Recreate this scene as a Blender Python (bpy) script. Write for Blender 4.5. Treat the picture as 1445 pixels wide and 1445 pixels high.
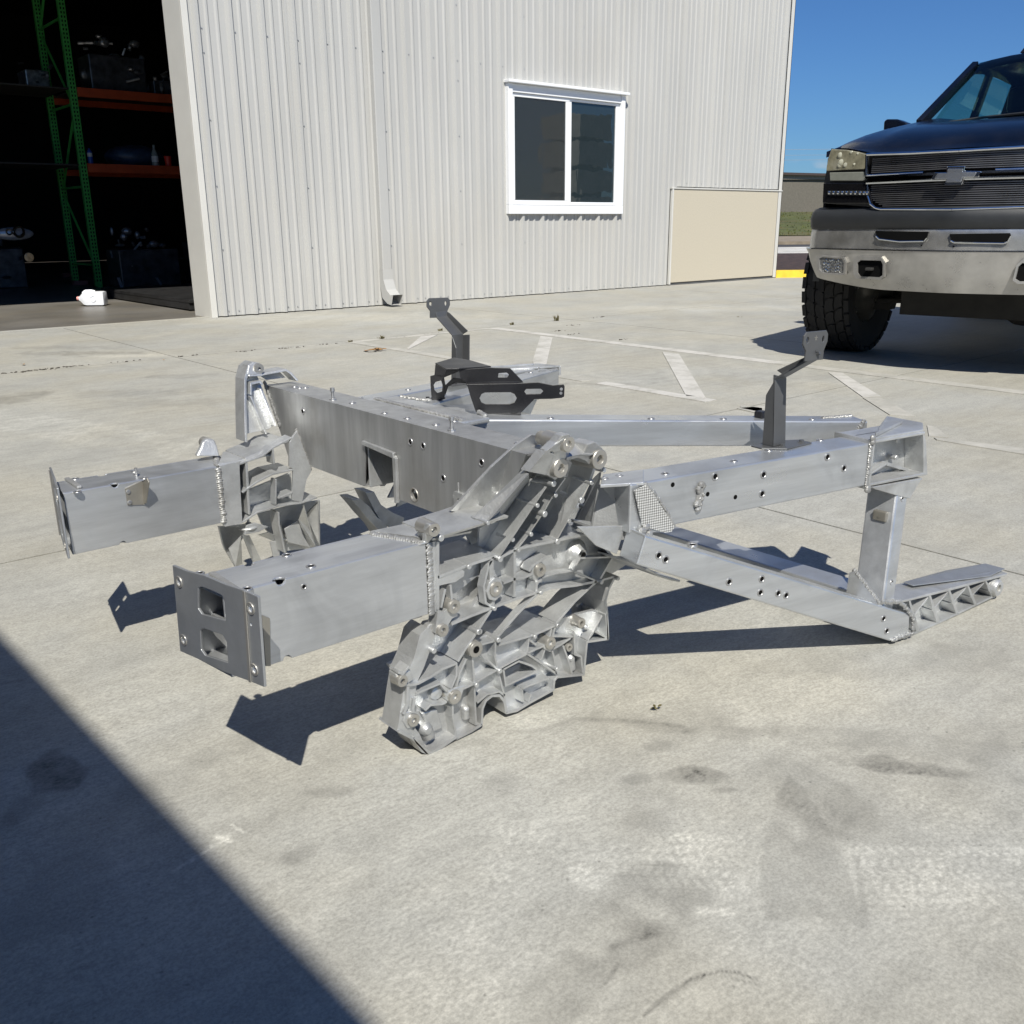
import bpy, bmesh, math, random
import numpy as np
from mathutils import Vector, Matrix, noise
random.seed(7); rng = np.random.RandomState(7)
PI = math.pi
scene = bpy.context.scene
for o in list(bpy.data.objects): bpy.data.objects.remove(o)
COL = scene.collection

# ------------------------------------------------------------ camera, sky, sun
cam_d = bpy.data.cameras.new('camera'); cam = bpy.data.objects.new('camera', cam_d); COL.objects.link(cam)
cam_d.sensor_width = 36.0; cam_d.lens = 32.7258; cam_d.clip_start = 0.05; cam_d.clip_end = 900
cam.matrix_world = Matrix([[0.76312, 0.197018, -0.615493, 0.0], [-0.646199, 0.21995, -0.730786, 0.0], [-0.008601, 0.955409, 0.295161, 0.8], [0.0, 0.0, 0.0, 1.0]])
scene.camera = cam
SUN = Vector((-0.495, -0.725, 1.0)).normalized()
ELEV = math.asin(SUN.z)
world = bpy.data.worlds.new('World'); scene.world = world; world.use_nodes = True
wn = world.node_tree.nodes; wl = world.node_tree.links; wn.clear()
wo = wn.new('ShaderNodeOutputWorld'); bg = wn.new('ShaderNodeBackground'); sky = wn.new('ShaderNodeTexSky')
sky.sky_type = 'NISHITA'; sky.sun_disc = False; sky.sun_elevation = ELEV
sky.sun_rotation = math.atan2(SUN.x, SUN.y)
sky.altitude = 0; sky.air_density = 1.0; sky.dust_density = 0.25; sky.ozone_density = 3.0
bg.inputs['Strength'].default_value = 0.05
# a low bank of small white clouds all round the horizon
geo = wn.new('ShaderNodeTexCoord'); sep = wn.new('ShaderNodeSeparateXYZ'); wl.new(geo.outputs['Generated'], sep.inputs[0])
mp = wn.new('ShaderNodeMapping'); mp.inputs['Scale'].default_value = (9, 9, 22); wl.new(geo.outputs['Generated'], mp.inputs[0])
cn = wn.new('ShaderNodeTexNoise'); cn.inputs['Scale'].default_value = 2.2; cn.inputs['Detail'].default_value = 7; wl.new(mp.outputs[0], cn.inputs['Vector'])
band = wn.new('ShaderNodeMapRange'); band.inputs[1].default_value = 0.062; band.inputs[2].default_value = 0.03; band.inputs[3].default_value = 0; band.inputs[4].default_value = 1
wl.new(sep.outputs[2], band.inputs[0])
cr = wn.new('ShaderNodeMapRange'); cr.inputs[1].default_value = 0.55; cr.inputs[2].default_value = 0.68; wl.new(cn.outputs[0], cr.inputs[0])
mul = wn.new('ShaderNodeMath'); mul.operation = 'MULTIPLY'; wl.new(band.outputs[0], mul.inputs[0]); wl.new(cr.outputs[0], mul.inputs[1])
mxs = wn.new('ShaderNodeMix'); mxs.data_type = 'RGBA'; wl.new(mul.outputs[0], mxs.inputs[0]); tint = wn.new('ShaderNodeMix'); tint.data_type = 'RGBA'; tint.blend_type = 'MULTIPLY'; tint.inputs[0].default_value = 1; tint.inputs[7].default_value = (0.52, 0.88, 1.38, 1); wl.new(sky.outputs[0], tint.inputs[6]); wl.new(tint.outputs[2], mxs.inputs[6]); mxs.inputs[7].default_value = (9.5, 9.7, 10.2, 1)
wl.new(mxs.outputs[2], bg.inputs[0]); wl.new(bg.outputs[0], wo.inputs[0])
sun_d = bpy.data.lights.new('sun', 'SUN'); sun_d.energy = 5.0; sun_d.angle = math.radians(0.53); sun_d.color = (1.0, 0.96, 0.87)
sun_o = bpy.data.objects.new('sun', sun_d); COL.objects.link(sun_o); sun_o.location = SUN * 30
sun_o.rotation_euler = SUN.to_track_quat('Z', 'Y').to_euler()
scene.view_settings.view_transform = 'Standard'; scene.view_settings.look = 'None'
scene.view_settings.exposure = 0.28; scene.view_settings.gamma = 1.0; scene.view_settings.use_curve_mapping = False
scene.cycles.max_bounces = 7; scene.cycles.diffuse_bounces = 3; scene.cycles.glossy_bounces = 4; scene.cycles.transmission_bounces = 5

# ------------------------------------------------------------ materials
def lin(c): return tuple(((x/255)/12.92 if x/255 <= 0.04045 else ((x/255+0.055)/1.055)**2.4) for x in c)
def principled(name):
    m = bpy.data.materials.new(name); m.use_nodes = True
    return m, m.node_tree.nodes, m.node_tree.links, m.node_tree.nodes['Principled BSDF']
def N(nodes, kind, **kw):
    n = nodes.new(kind)
    for k, v in kw.items():
        if k.startswith('i_'): n.inputs[int(k[2:])].default_value = v
        else: setattr(n, k, v)
    return n
def mat(name, col, rough=0.5, metal=0.0, var=0.15, scale=8.0, stretch=(1,1,1), bump=0.0, bscale=60.0, coat=0.0, dirt=None, dirt_amt=0.0, rvar=0.1, detail=5):
    """noise-varied colour, roughness and relief"""
    m, n, l, p = principled(name)
    tc = n.new('ShaderNodeTexCoord'); mp = n.new('ShaderNodeMapping'); mp.inputs['Scale'].default_value = stretch
    l.new(tc.outputs['Object'], mp.inputs[0])
    a = N(n, 'ShaderNodeTexNoise'); a.inputs['Scale'].default_value = scale; a.inputs['Detail'].default_value = detail; a.inputs['Roughness'].default_value = 0.6
    l.new(mp.outputs[0], a.inputs['Vector'])
    r = n.new('ShaderNodeMapRange'); r.inputs[1].default_value = 0.3; r.inputs[2].default_value = 0.7; r.inputs[3].default_value = 1-var; r.inputs[4].default_value = 1+var
    l.new(a.outputs[0], r.inputs[0])
    mx = n.new('ShaderNodeMix'); mx.data_type = 'RGBA'; mx.blend_type = 'MULTIPLY'; mx.inputs[0].default_value = 1
    mx.inputs[6].default_value = (*col, 1); l.new(r.outputs[0], mx.inputs[7])
    out = mx.outputs[2]
    if dirt:
        b = N(n, 'ShaderNodeTexNoise'); b.inputs['Scale'].default_value = scale*0.55; b.inputs['Detail'].default_value = 8
        l.new(tc.outputs['Object'], b.inputs['Vector'])
        q = n.new('ShaderNodeMapRange'); q.inputs[1].default_value = 0.5; q.inputs[2].default_value = 0.72; q.inputs[4].default_value = dirt_amt
        l.new(b.outputs[0], q.inputs[0])
        m2 = n.new('ShaderNodeMix'); m2.data_type = 'RGBA'; l.new(q.outputs[0], m2.inputs[0]); l.new(out, m2.inputs[6]); m2.inputs[7].default_value = (*dirt, 1)
        out = m2.outputs[2]
    l.new(out, p.inputs['Base Color'])
    rr = n.new('ShaderNodeMapRange'); rr.inputs[3].default_value = max(0.02, rough-rvar); rr.inputs[4].default_value = min(1, rough+rvar); l.new(a.outputs[0], rr.inputs[0])
    l.new(rr.outputs[0], p.inputs['Roughness'])
    p.inputs['Metallic'].default_value = metal
    if coat: p.inputs['Coat Weight'].default_value = coat; p.inputs['Coat Roughness'].default_value = 0.04
    if bump:
        b = N(n, 'ShaderNodeTexNoise'); b.inputs['Scale'].default_value = bscale; b.inputs['Detail'].default_value = 4
        l.new(mp.outputs[0], b.inputs['Vector'])
        bb = n.new('ShaderNodeBump'); bb.inputs['Strength'].default_value = bump; bb.inputs['Distance'].default_value = 0.002
        l.new(b.outputs[0], bb.inputs['Height']); l.new(bb.outputs[0], p.inputs['Normal'])
    return m
M = {}
def alu(name, col, rough, stretch, var, bump, bscale, streak, dirtc=(0.22,0.2,0.17), damt=0.45, metal=0.72):
    """bare aluminium: extrusion streaks, cloudy oxide patches, fine scratches"""
    m, n, l, p = principled(name)
    tc = n.new('ShaderNodeTexCoord'); mp = n.new('ShaderNodeMapping'); mp.inputs['Scale'].default_value = stretch
    l.new(tc.outputs['Object'], mp.inputs[0])
    a = N(n, 'ShaderNodeTexNoise'); a.inputs['Scale'].default_value = 14; a.inputs['Detail'].default_value = 8; a.inputs['Roughness'].default_value = 0.65; l.new(mp.outputs[0], a.inputs['Vector'])
    c = N(n, 'ShaderNodeTexNoise'); c.inputs['Scale'].default_value = 7; c.inputs['Detail'].default_value = 9; c.inputs['Distortion'].default_value = 0.8; l.new(tc.outputs['Object'], c.inputs['Vector'])
    r = n.new('ShaderNodeMapRange'); r.inputs[1].default_value = 0.3; r.inputs[2].default_value = 0.7; r.inputs[3].default_value = 1-var; r.inputs[4].default_value = 1+var*0.6; l.new(a.outputs[0], r.inputs[0])
    mx = n.new('ShaderNodeMix'); mx.data_type = 'RGBA'; mx.blend_type = 'MULTIPLY'; mx.inputs[0].default_value = 1; mx.inputs[6].default_value = (*col, 1); l.new(r.outputs[0], mx.inputs[7])
    q = n.new('ShaderNodeMapRange'); q.inputs[1].default_value = 0.52; q.inputs[2].default_value = 0.78; q.inputs[4].default_value = damt; l.new(c.outputs[0], q.inputs[0])
    m2 = n.new('ShaderNodeMix'); m2.data_type = 'RGBA'; l.new(q.outputs[0], m2.inputs[0]); l.new(mx.outputs[2], m2.inputs[6]); m2.inputs[7].default_value = (*dirtc, 1)
    l.new(m2.outputs[2], p.inputs['Base Color'])
    rr = n.new('ShaderNodeMapRange'); rr.inputs[1].default_value = 0.3; rr.inputs[2].default_value = 0.7; rr.inputs[3].default_value = rough-0.09; rr.inputs[4].default_value = rough+0.12; l.new(c.outputs[0], rr.inputs[0]); l.new(rr.outputs[0], p.inputs['Roughness'])
    p.inputs['Metallic'].default_value = metal
    s = N(n, 'ShaderNodeTexNoise'); s.inputs['Scale'].default_value = bscale; s.inputs['Detail'].default_value = 5; l.new(mp.outputs[0], s.inputs['Vector'])
    bb = n.new('ShaderNodeBump'); bb.inputs['Strength'].default_value = bump; bb.inputs['Distance'].default_value = 0.0012
    l.new(s.outputs[0], bb.inputs['Height']); l.new(bb.outputs[0], p.inputs['Normal'])
    return m
M['extr'] = alu('extruded_aluminium', (0.585,0.60,0.615), 0.36, (.35,3,3), 0.17, 0.16, 120, True, metal=.75, dirtc=(.27,.27,.265), damt=.6)
M['extr_long'] = alu('extruded_aluminium_streaked', (0.585,0.605,0.625), 0.34, (0.3,0.3,4), 0.17, 0.14, 90, True, metal=.75, dirtc=(.28,.28,.27), damt=.6)
M['beam'] = alu('crossmember_aluminium', (0.46,0.465,0.465), 0.40, (3,3,0.3), 0.2, 0.10, 90, True, damt=0.35)
M['cast'] = alu('cast_aluminium', (0.56,0.57,0.57), 0.42, (1,1,1), 0.26, 0.6, 240, False, dirtc=(0.22,0.205,0.18), damt=0.65, metal=0.66)
M['machined'] = alu('machined_aluminium', (0.47,0.455,0.42), 0.36, (1,1,1), 0.10, 0.05, 300, False)
M['weld'] = alu('weld_aluminium', (0.40,0.40,0.39), 0.46, (1,1,1), 0.3, 0.6, 300, False, metal=.6)
M['plate'] = alu('plate_aluminium', (0.44,0.455,0.47), 0.42, (1,1,1), 0.16, 0.08, 160, True, damt=0.3)
M['steelgrey'] = mat('grey_painted_steel', (0.105,0.108,0.112), 0.40, 0.35, 0.12, 14, bump=0.1)
M['blackpaint'] = mat('black_powder_coat', (0.012,0.012,0.014), 0.38, 0.0, 0.2, 20, bump=0.15, bscale=300)
M['dark'] = mat('hole_shade_black', (0.006,0.006,0.006), 0.95); M['dark'].node_tree.nodes['Principled BSDF'].inputs['Specular IOR Level'].default_value = 0.05  # flat black painted in for the shade inside holes, slots and openings
M['tab'] = mat('dull_bracket_metal', (0.30,0.285,0.25), 0.45, 0.6, 0.2, 20)
M['bolt'] = mat('zinc_bolt', (0.45,0.45,0.45), 0.38, 0.8, 0.15, 80)
M['mastic'] = mat('dull_mastic', (0.10,0.10,0.10), 0.7)

# ------------------------------------------------------------ mesh helpers
class MB:
    def __init__(s): s.v = []; s.f = []
    def add(s, vs, fs):
        k = len(s.v); s.v += [tuple(x) for x in vs]; s.f += [tuple(i+k for i in f) for f in fs]; return s
    def box(s, a, b):
        x0,y0,z0 = a; x1,y1,z1 = b
        return s.hexa([(x0,y0,z0),(x1,y0,z0),(x1,y1,z0),(x0,y1,z0),(x0,y0,z1),(x1,y0,z1),(x1,y1,z1),(x0,y1,z1)])
    def hexa(s, p): return s.add(p, [(0,3,2,1),(4,5,6,7),(0,1,5,4),(1,2,6,5),(2,3,7,6),(3,0,4,7)])
    def tube(s, p0, p1, r, n=12, r1=None, cap=True):
        p0 = Vector(p0); p1 = Vector(p1); d = (p1-p0).normalized(); r1 = r if r1 is None else r1
        a = d.orthogonal().normalized(); b = d.cross(a)
        c = [(math.cos(2*PI*i/n), math.sin(2*PI*i/n)) for i in range(n)]
        vs = [p0+(a*x+b*y)*r for x,y in c]+[p1+(a*x+b*y)*r1 for x,y in c]
        fs = [(i,(i+1)%n,n+(i+1)%n,n+i) for i in range(n)]
        if cap: fs += [tuple(range(n-1,-1,-1)), tuple(range(n,2*n))]
        return s.add(vs, fs)
    def path(s, pts, r, n=8):
        for a, b in zip(pts[:-1], pts[1:]): s.tube(a, b, r, n)
        return s
    def lathe(s, o, d, prof, n=16):
        """prof: (radius, distance along d)"""
        o = Vector(o); d = Vector(d).normalized(); a = d.orthogonal().normalized(); b = d.cross(a)
        k = len(prof); vs = []
        for i in range(n):
            t = 2*PI*i/n
            for r, h in prof: vs.append(o+d*h+(a*math.cos(t)+b*math.sin(t))*r)
        fs = [(i*k+j, ((i+1)%n)*k+j, ((i+1)%n)*k+j+1, i*k+j+1) for i in range(n) for j in range(k-1)]
        return s.add(vs, fs)
    def blob(s, c, r, n=8, m=5):
        """ellipsoid, r = 3 radii"""
        vs = []; fs = []
        for j in range(m+1):
            ph = PI*j/m
            for i in range(n):
                t = 2*PI*i/n; vs.append((c[0]+r[0]*math.sin(ph)*math.cos(t), c[1]+r[1]*math.sin(ph)*math.sin(t), c[2]+r[2]*math.cos(ph)))
        for j in range(m):
            for i in range(n): fs.append((j*n+i, (j+1)*n+i, (j+1)*n+(i+1)%n, j*n+(i+1)%n))
        return s.add(vs, fs)
    def slab(s, outer, holes, fa, fb):
        """plate from a 2-D outline with holes; fa / fb map (x,y) to the two 3-D sides"""
        bm = bmesh.new(); loops = [outer]+list(holes); allv = []; edges = []; idx = []
        for lp in loops:
            vv = [bm.verts.new((x,y,0)) for x,y in lp]; idx.append(vv)
            for i in range(len(vv)): edges.append(bm.edges.new((vv[i], vv[(i+1)%len(vv)])))
        bmesh.ops.triangle_fill(bm, edges=edges, use_beauty=True, normal=(0,0,1))
        bm.verts.index_update()
        co = [(v.co.x, v.co.y) for v in bm.verts]; n = len(co); fs = [tuple(v.index for v in f.verts) for f in bm.faces]
        bm.faces.ensure_lookup_table()
        rim = []
        for vv in idx:
            ids = [v.index for v in vv]
            for i in range(len(ids)): rim.append((ids[i], ids[(i+1)%len(ids)]))
        bm.free()
        vs = [fa(x,y) for x,y in co]+[fb(x,y) for x,y in co]
        F = [f for f in fs]+[tuple(i+n for i in reversed(f)) for f in fs]+[(b,a,a+n,b+n) for a,b in rim]
        return s.add(vs, F)
    def slabv(s, outer, v0, v1, holes=()):   # plate in a v = const plane
        return s.slab(outer, holes, lambda x,y:(x,v0,y), lambda x,y:(x,v1,y))
    def ribs(s, pts, v0, v1, t, t1=None):
        """rib following a polyline of (u,w), from depth v0 to depth v1, thickness t (t1 at the deep side)"""
        t1 = t if t1 is None else t1
        P = [Vector((a,b)) for a,b in pts]; n = len(P); L = []
        for i in range(n):
            d0 = (P[i]-P[i-1]).normalized() if i else None
            d1 = (P[i+1]-P[i]).normalized() if i < n-1 else None
            d0 = d0 or d1; d1 = d1 or d0
            nn = Vector((-(d0.y+d1.y), d0.x+d1.x)); nn = nn.normalized() if nn.length > 1e-6 else Vector((-d0.y,d0.x))
            k = 1/max(0.5, nn.dot(Vector((-d0.y,d0.x)))); L.append(nn*k)
        vs = []
        for p, q in zip(P, L):
            for tt, vv in ((t,v0),(t1,v1)):
                a = p+q*tt/2; b = p-q*tt/2; vs += [(a.x,vv,a.y),(b.x,vv,b.y)]
        fs = [(0,1,3,2)]
        for i in range(n-1):
            k = i*4; j = k+4
            fs += [(k,j,j+1,k+1),(k+1,j+1,j+3,k+3),(k+3,j+3,j+2,k+2),(k+2,j+2,j,k)]
        k = (n-1)*4; fs.append((k,k+2,k+3,k+1))
        return s.add(vs, fs)
    def map(s, fn, flip=False):
        r = MB(); r.v = [tuple(fn(*p)) for p in s.v]; r.f = [tuple(reversed(f)) if flip else f for f in s.f]; return r
def inv_root(parent):
    m = Matrix.Identity(4); q = parent
    chain = []
    while q is not None: chain.append(q.matrix_basis.copy()); q = q.parent
    for b in reversed(chain): m = m @ b
    return m.inverted()
def build(name, mb, m, parent=None, bevel=0.0, smooth=False, segs=2, local=False, fix=True, merge=1e-5, angle=0.6):
    me = bpy.data.meshes.new(name); me.from_pydata(mb.v, [], mb.f); me.update()
    bm = bmesh.new(); bm.from_mesh(me)
    if merge: bmesh.ops.remove_doubles(bm, verts=bm.verts, dist=merge)
    bmesh.ops.dissolve_degenerate(bm, edges=bm.edges, dist=1e-6)
    if fix: bmesh.ops.recalc_face_normals(bm, faces=bm.faces)
    bm.to_mesh(me); bm.free()
    o = bpy.data.objects.new(name, me); COL.objects.link(o)
    if m: me.materials.append(m)
    if parent is not None:
        o.parent = parent
        if not local: me.transform(inv_root(parent))
    if smooth:
        for f in me.polygons: f.use_smooth = True
        try: me.set_sharp_from_angle(angle=angle)
        except Exception: pass
    if bevel:
        b = o.modifiers.new('bevel', 'BEVEL'); b.width = bevel; b.segments = segs; b.limit_method = 'ANGLE'; b.angle_limit = 0.7
        b.harden_normals = False
    return o
def tag(o, label, cat, group=None):
    o['label'] = label; o['category'] = cat
    if group: o['group'] = group
    return o
def empty(name, loc, label, cat, group=None, rz=0.0):
    o = bpy.data.objects.new(name, None); COL.objects.link(o); o.location = loc; o.rotation_euler = (0,0,rz); o.empty_display_size = 0.2
    bpy.context.view_layer.update() if False else None
    o.matrix_basis = Matrix.Translation(Vector(loc)) @ Matrix.Rotation(rz, 4, 'Z')
    return tag(o, label, cat, group)
def structure(o): o['kind'] = 'structure'; return o
def circ(c, r, n=14, ry=None): ry = ry or r; return [(c[0]+r*math.cos(2*PI*i/n), c[1]+ry*math.sin(2*PI*i/n)) for i in range(n)]
def inst(me, name, mtx, parent, local_parent_inv=None):
    o = bpy.data.objects.new(name, me); COL.objects.link(o)
    o.parent = parent; o.matrix_basis = (inv_root(parent) if parent is not None else Matrix.Identity(4)) @ mtx
    return o
def rrect(x0,y0,x1,y1,r,n=5):
    o = []
    for cx,cy,a in ((x1-r,y0+r,-PI/2),(x1-r,y1-r,0),(x0+r,y1-r,PI/2),(x0+r,y0+r,PI)):
        for i in range(n): t = a+PI/2*i/(n-1); o.append((cx+r*math.cos(t), cy+r*math.sin(t)))
    return o

# ------------------------------------------------------------ concrete yard
def fade(x): return x*x*(3-2*x)
_T = rng.rand(256,256)
def vnoise(x, y, s):
    x = x*s+37.1; y = y*s+91.7; xi = np.floor(x).astype(int); yi = np.floor(y).astype(int); fx = fade(x-xi); fy = fade(y-yi)
    g = lambda a,b: _T[a%256, b%256]
    return (g(xi,yi)*(1-fx)+g(xi+1,yi)*fx)*(1-fy)+(g(xi,yi+1)*(1-fx)+g(xi+1,yi+1)*fx)*fy
def fbm(x, y, s, o=4):
    t = 0; a = 0.5
    for i in range(o): t = t+a*vnoise(x,y,s); s *= 2.03; a *= 0.5
    return t/(1-0.5**o)
def sstep(a, b, x): return fade(np.clip((x-a)/(b-a), 0, 1))
def ell(x, y, c, rx, ry, ang, soft=0.35, rag=0.3, ns=9):
    ca, sa = math.cos(ang), math.sin(ang); dx = x-c[0]; dy = y-c[1]
    d = np.sqrt(((dx*ca+dy*sa)/rx)**2+((-dx*sa+dy*ca)/ry)**2)+(fbm(x,y,ns,3)-0.5)*rag*2
    return 1-sstep(1-soft, 1+soft*.6, d)
def seg(x, y, pts, w, soft=0.4):
    m = np.zeros_like(x)
    for (ax,ay),(bx,by) in zip(pts[:-1], pts[1:]):
        L2 = (bx-ax)**2+(by-ay)**2; t = np.clip(((x-ax)*(bx-ax)+(y-ay)*(by-ay))/L2, 0, 1)
        d = np.hypot(x-ax-t*(bx-ax), y-ay-t*(by-ay))/w; m = np.maximum(m, 1-sstep(1-soft, 1+soft, d))
    return m
def track(x, y, a, b, w, nrib, chev=34, gap=0.35):
    """pale tyre print: parallel ribs broken into chevrons"""
    L = math.hypot(b[0]-a[0], b[1]-a[1]); ux, uy = (b[0]-a[0])/L, (b[1]-a[1])/L
    s = (x-a[0])*ux+(y-a[1])*uy; t = -(x-a[0])*uy+(y-a[1])*ux
    inside = sstep(-0.03,0.04,s)*(1-sstep(L-0.05,L+0.03,s))*(1-sstep(w/2-0.006,w/2+0.008,np.abs(t)))
    r = (t/w+0.5)*nrib; rr = np.abs(r-np.floor(r)-0.5)*2
    ch = 0.5+0.5*np.sin((s+(r-np.floor(r))*0.009*np.where(np.floor(r)%2==0,1,-1))*chev*2*PI)
    return inside*(1-sstep(0.72,0.95,rr))*(0.25+0.75*sstep(0.3,0.6,ch))*(.35+.65*sstep(0.34,0.60,fbm(x,y,7,4)))
def polym(x, y, P, soft):
    ins = np.zeros(x.shape, bool); d = np.full(x.shape, 9.0); n = len(P)
    x0 = min(p[0] for p in P)-.1; x1 = max(p[0] for p in P)+.1; y0 = min(p[1] for p in P)-.1; y1 = max(p[1] for p in P)+.1
    if x.max() < x0 or x.min() > x1 or y.max() < y0 or y.min() > y1: return np.zeros_like(x)
    wx = x+.006*(fbm(x,y,60,2)-.5)*2; wy = y+.006*(fbm(y,x,60,2)-.5)*2
    for i in range(n):
        (ax,ay),(bx,by) = P[i], P[(i+1)%n]
        c = ((ay > wy) != (by > wy)) & (wx < (bx-ax)*(wy-ay)/((by-ay) if by != ay else 1e-9)+ax); ins ^= c
        L2 = (bx-ax)**2+(by-ay)**2; t = np.clip(((wx-ax)*(bx-ax)+(wy-ay)*(by-ay))/L2,0,1); d = np.minimum(d, np.hypot(wx-ax-t*(bx-ax), wy-ay-t*(by-ay)))
    return np.where(ins, sstep(0,soft,d), 0)
TRK = [(.640,.836),(.902,.582)], [(.976,.489),(1.30,.206)]
S_DARK = [  # centre, two radii (m), angle, strength : stains, spills and scuffs
 ([(0.2647,1.409)][0], 0.045, 0.06, 0.3, .62), ([(0.2005,1.339)][0], 0.05, 0.03, 0.8, .35), ([(0.4331,1.295)][0], 0.15, 0.04, 0.2, .16),
 ([(0.56,1.091)][0], .04,.015,-.6,.3), ([(0.4563,0.9877)][0], .03,.018,-.2,.4), ([(0.2072,1.125)][0], .10,.06,.6,.13),
 ([(0.9968,0.7651)][0], .05,.024,-.7,.5), ([(1.003,0.7106)][0], .025,.008,-.6,.45), ([(0.9252,0.815)][0], .024,.014,-.6,.35),
 ([(1.26,0.5639)][0], .10,.022,-.95,.42), ([(0.7613,0.6319)][0], .07,.045,-.1,.28), ([(1.15,0.7947)][0], .08,.03,-.6,.22), ([(1.023,0.8552)][0], .03,.018,-.6,.3),
 ([(0.5651,0.5889)][0], .05,.035,.3,.22), ([(0.6801,0.5793)][0], .07,.018,-.1,.14), ([(0.8235,0.8549)][0], .13,.06,-.7,.13), ([(0.9094,0.7455)][0], .06,.04,0,.15),
 ([(1.313,0.6242)][0], .5,.04,-.9,.14), ([(1.405,0.5878)][0], .5,.10,-.85,.10), ([(1.573,0.7881)][0], .25,.06,-.6,.14), ([(1.097,0.6287)][0], .14,.05,1.1,.2),
 ([(1.024,5.061)][0], .3,.13,.3,.3), ([(1.959,5.194)][0], .22,.09,-.6,.2), ([(1.53,4.853)][0], .35,.10,-.7,.2), ([(1.855,6.622)][0], .5,.12,-.8,.34), ([(1.853,7.056)][0], .4,.1,-.8,.2),
 ([(1.617,4.401)][0], .3,.1,-.7,.14), ([(2.537,5.222)][0], .12,.03,-.7,.3), ([(1.674,5.933)][0], .3,.08,-.6,.14), ([(5.253,7.781)][0], .8,.3,-.7,.14),
 ([(6.795,5.078)][0], .9,.12,-.7,.10), ([(4.192,2.943)][0], .5,.2,-.7,.12), ([(3.485,3.389)][0], .25,.05,-.8,.3), ([(0.7657,0.4697)][0], .5,.25,-.5,.06), ([(0.7825,1.073)][0], .03,.02,-.5,.3), ([(0.815,1.058)][0], .02,.02,-.5,.25)]
S_PALE = [([(1.01,0.4301)][0], .35,.10,-.7,.10), ([(1.336,0.7409)][0], .35,.15,-.6,.10), ([(2.082,6.269)][0], .35,.09,-.75,.28), ([(7.406,5.867)][0], 1.6,.4,-.7,.16), ([(0.3935,1.087)][0], .03,.012,.2,.4),
 ([(0.75,0.8504)][0], .1,.05,-.5,.14), ([(4.365,7.546)][0], 1.6,.5,-.7,.14), ([(1.002,0.5892)][0], .03,.02,.8,.22), ([(0.9269,1.05)][0], .08,.05,0,.18), ([(0.4913,0.6799)][0], .12,.08,.2,.14), ([(5.609,4.543)][0], .5,.4,.2,.07)]
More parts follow.
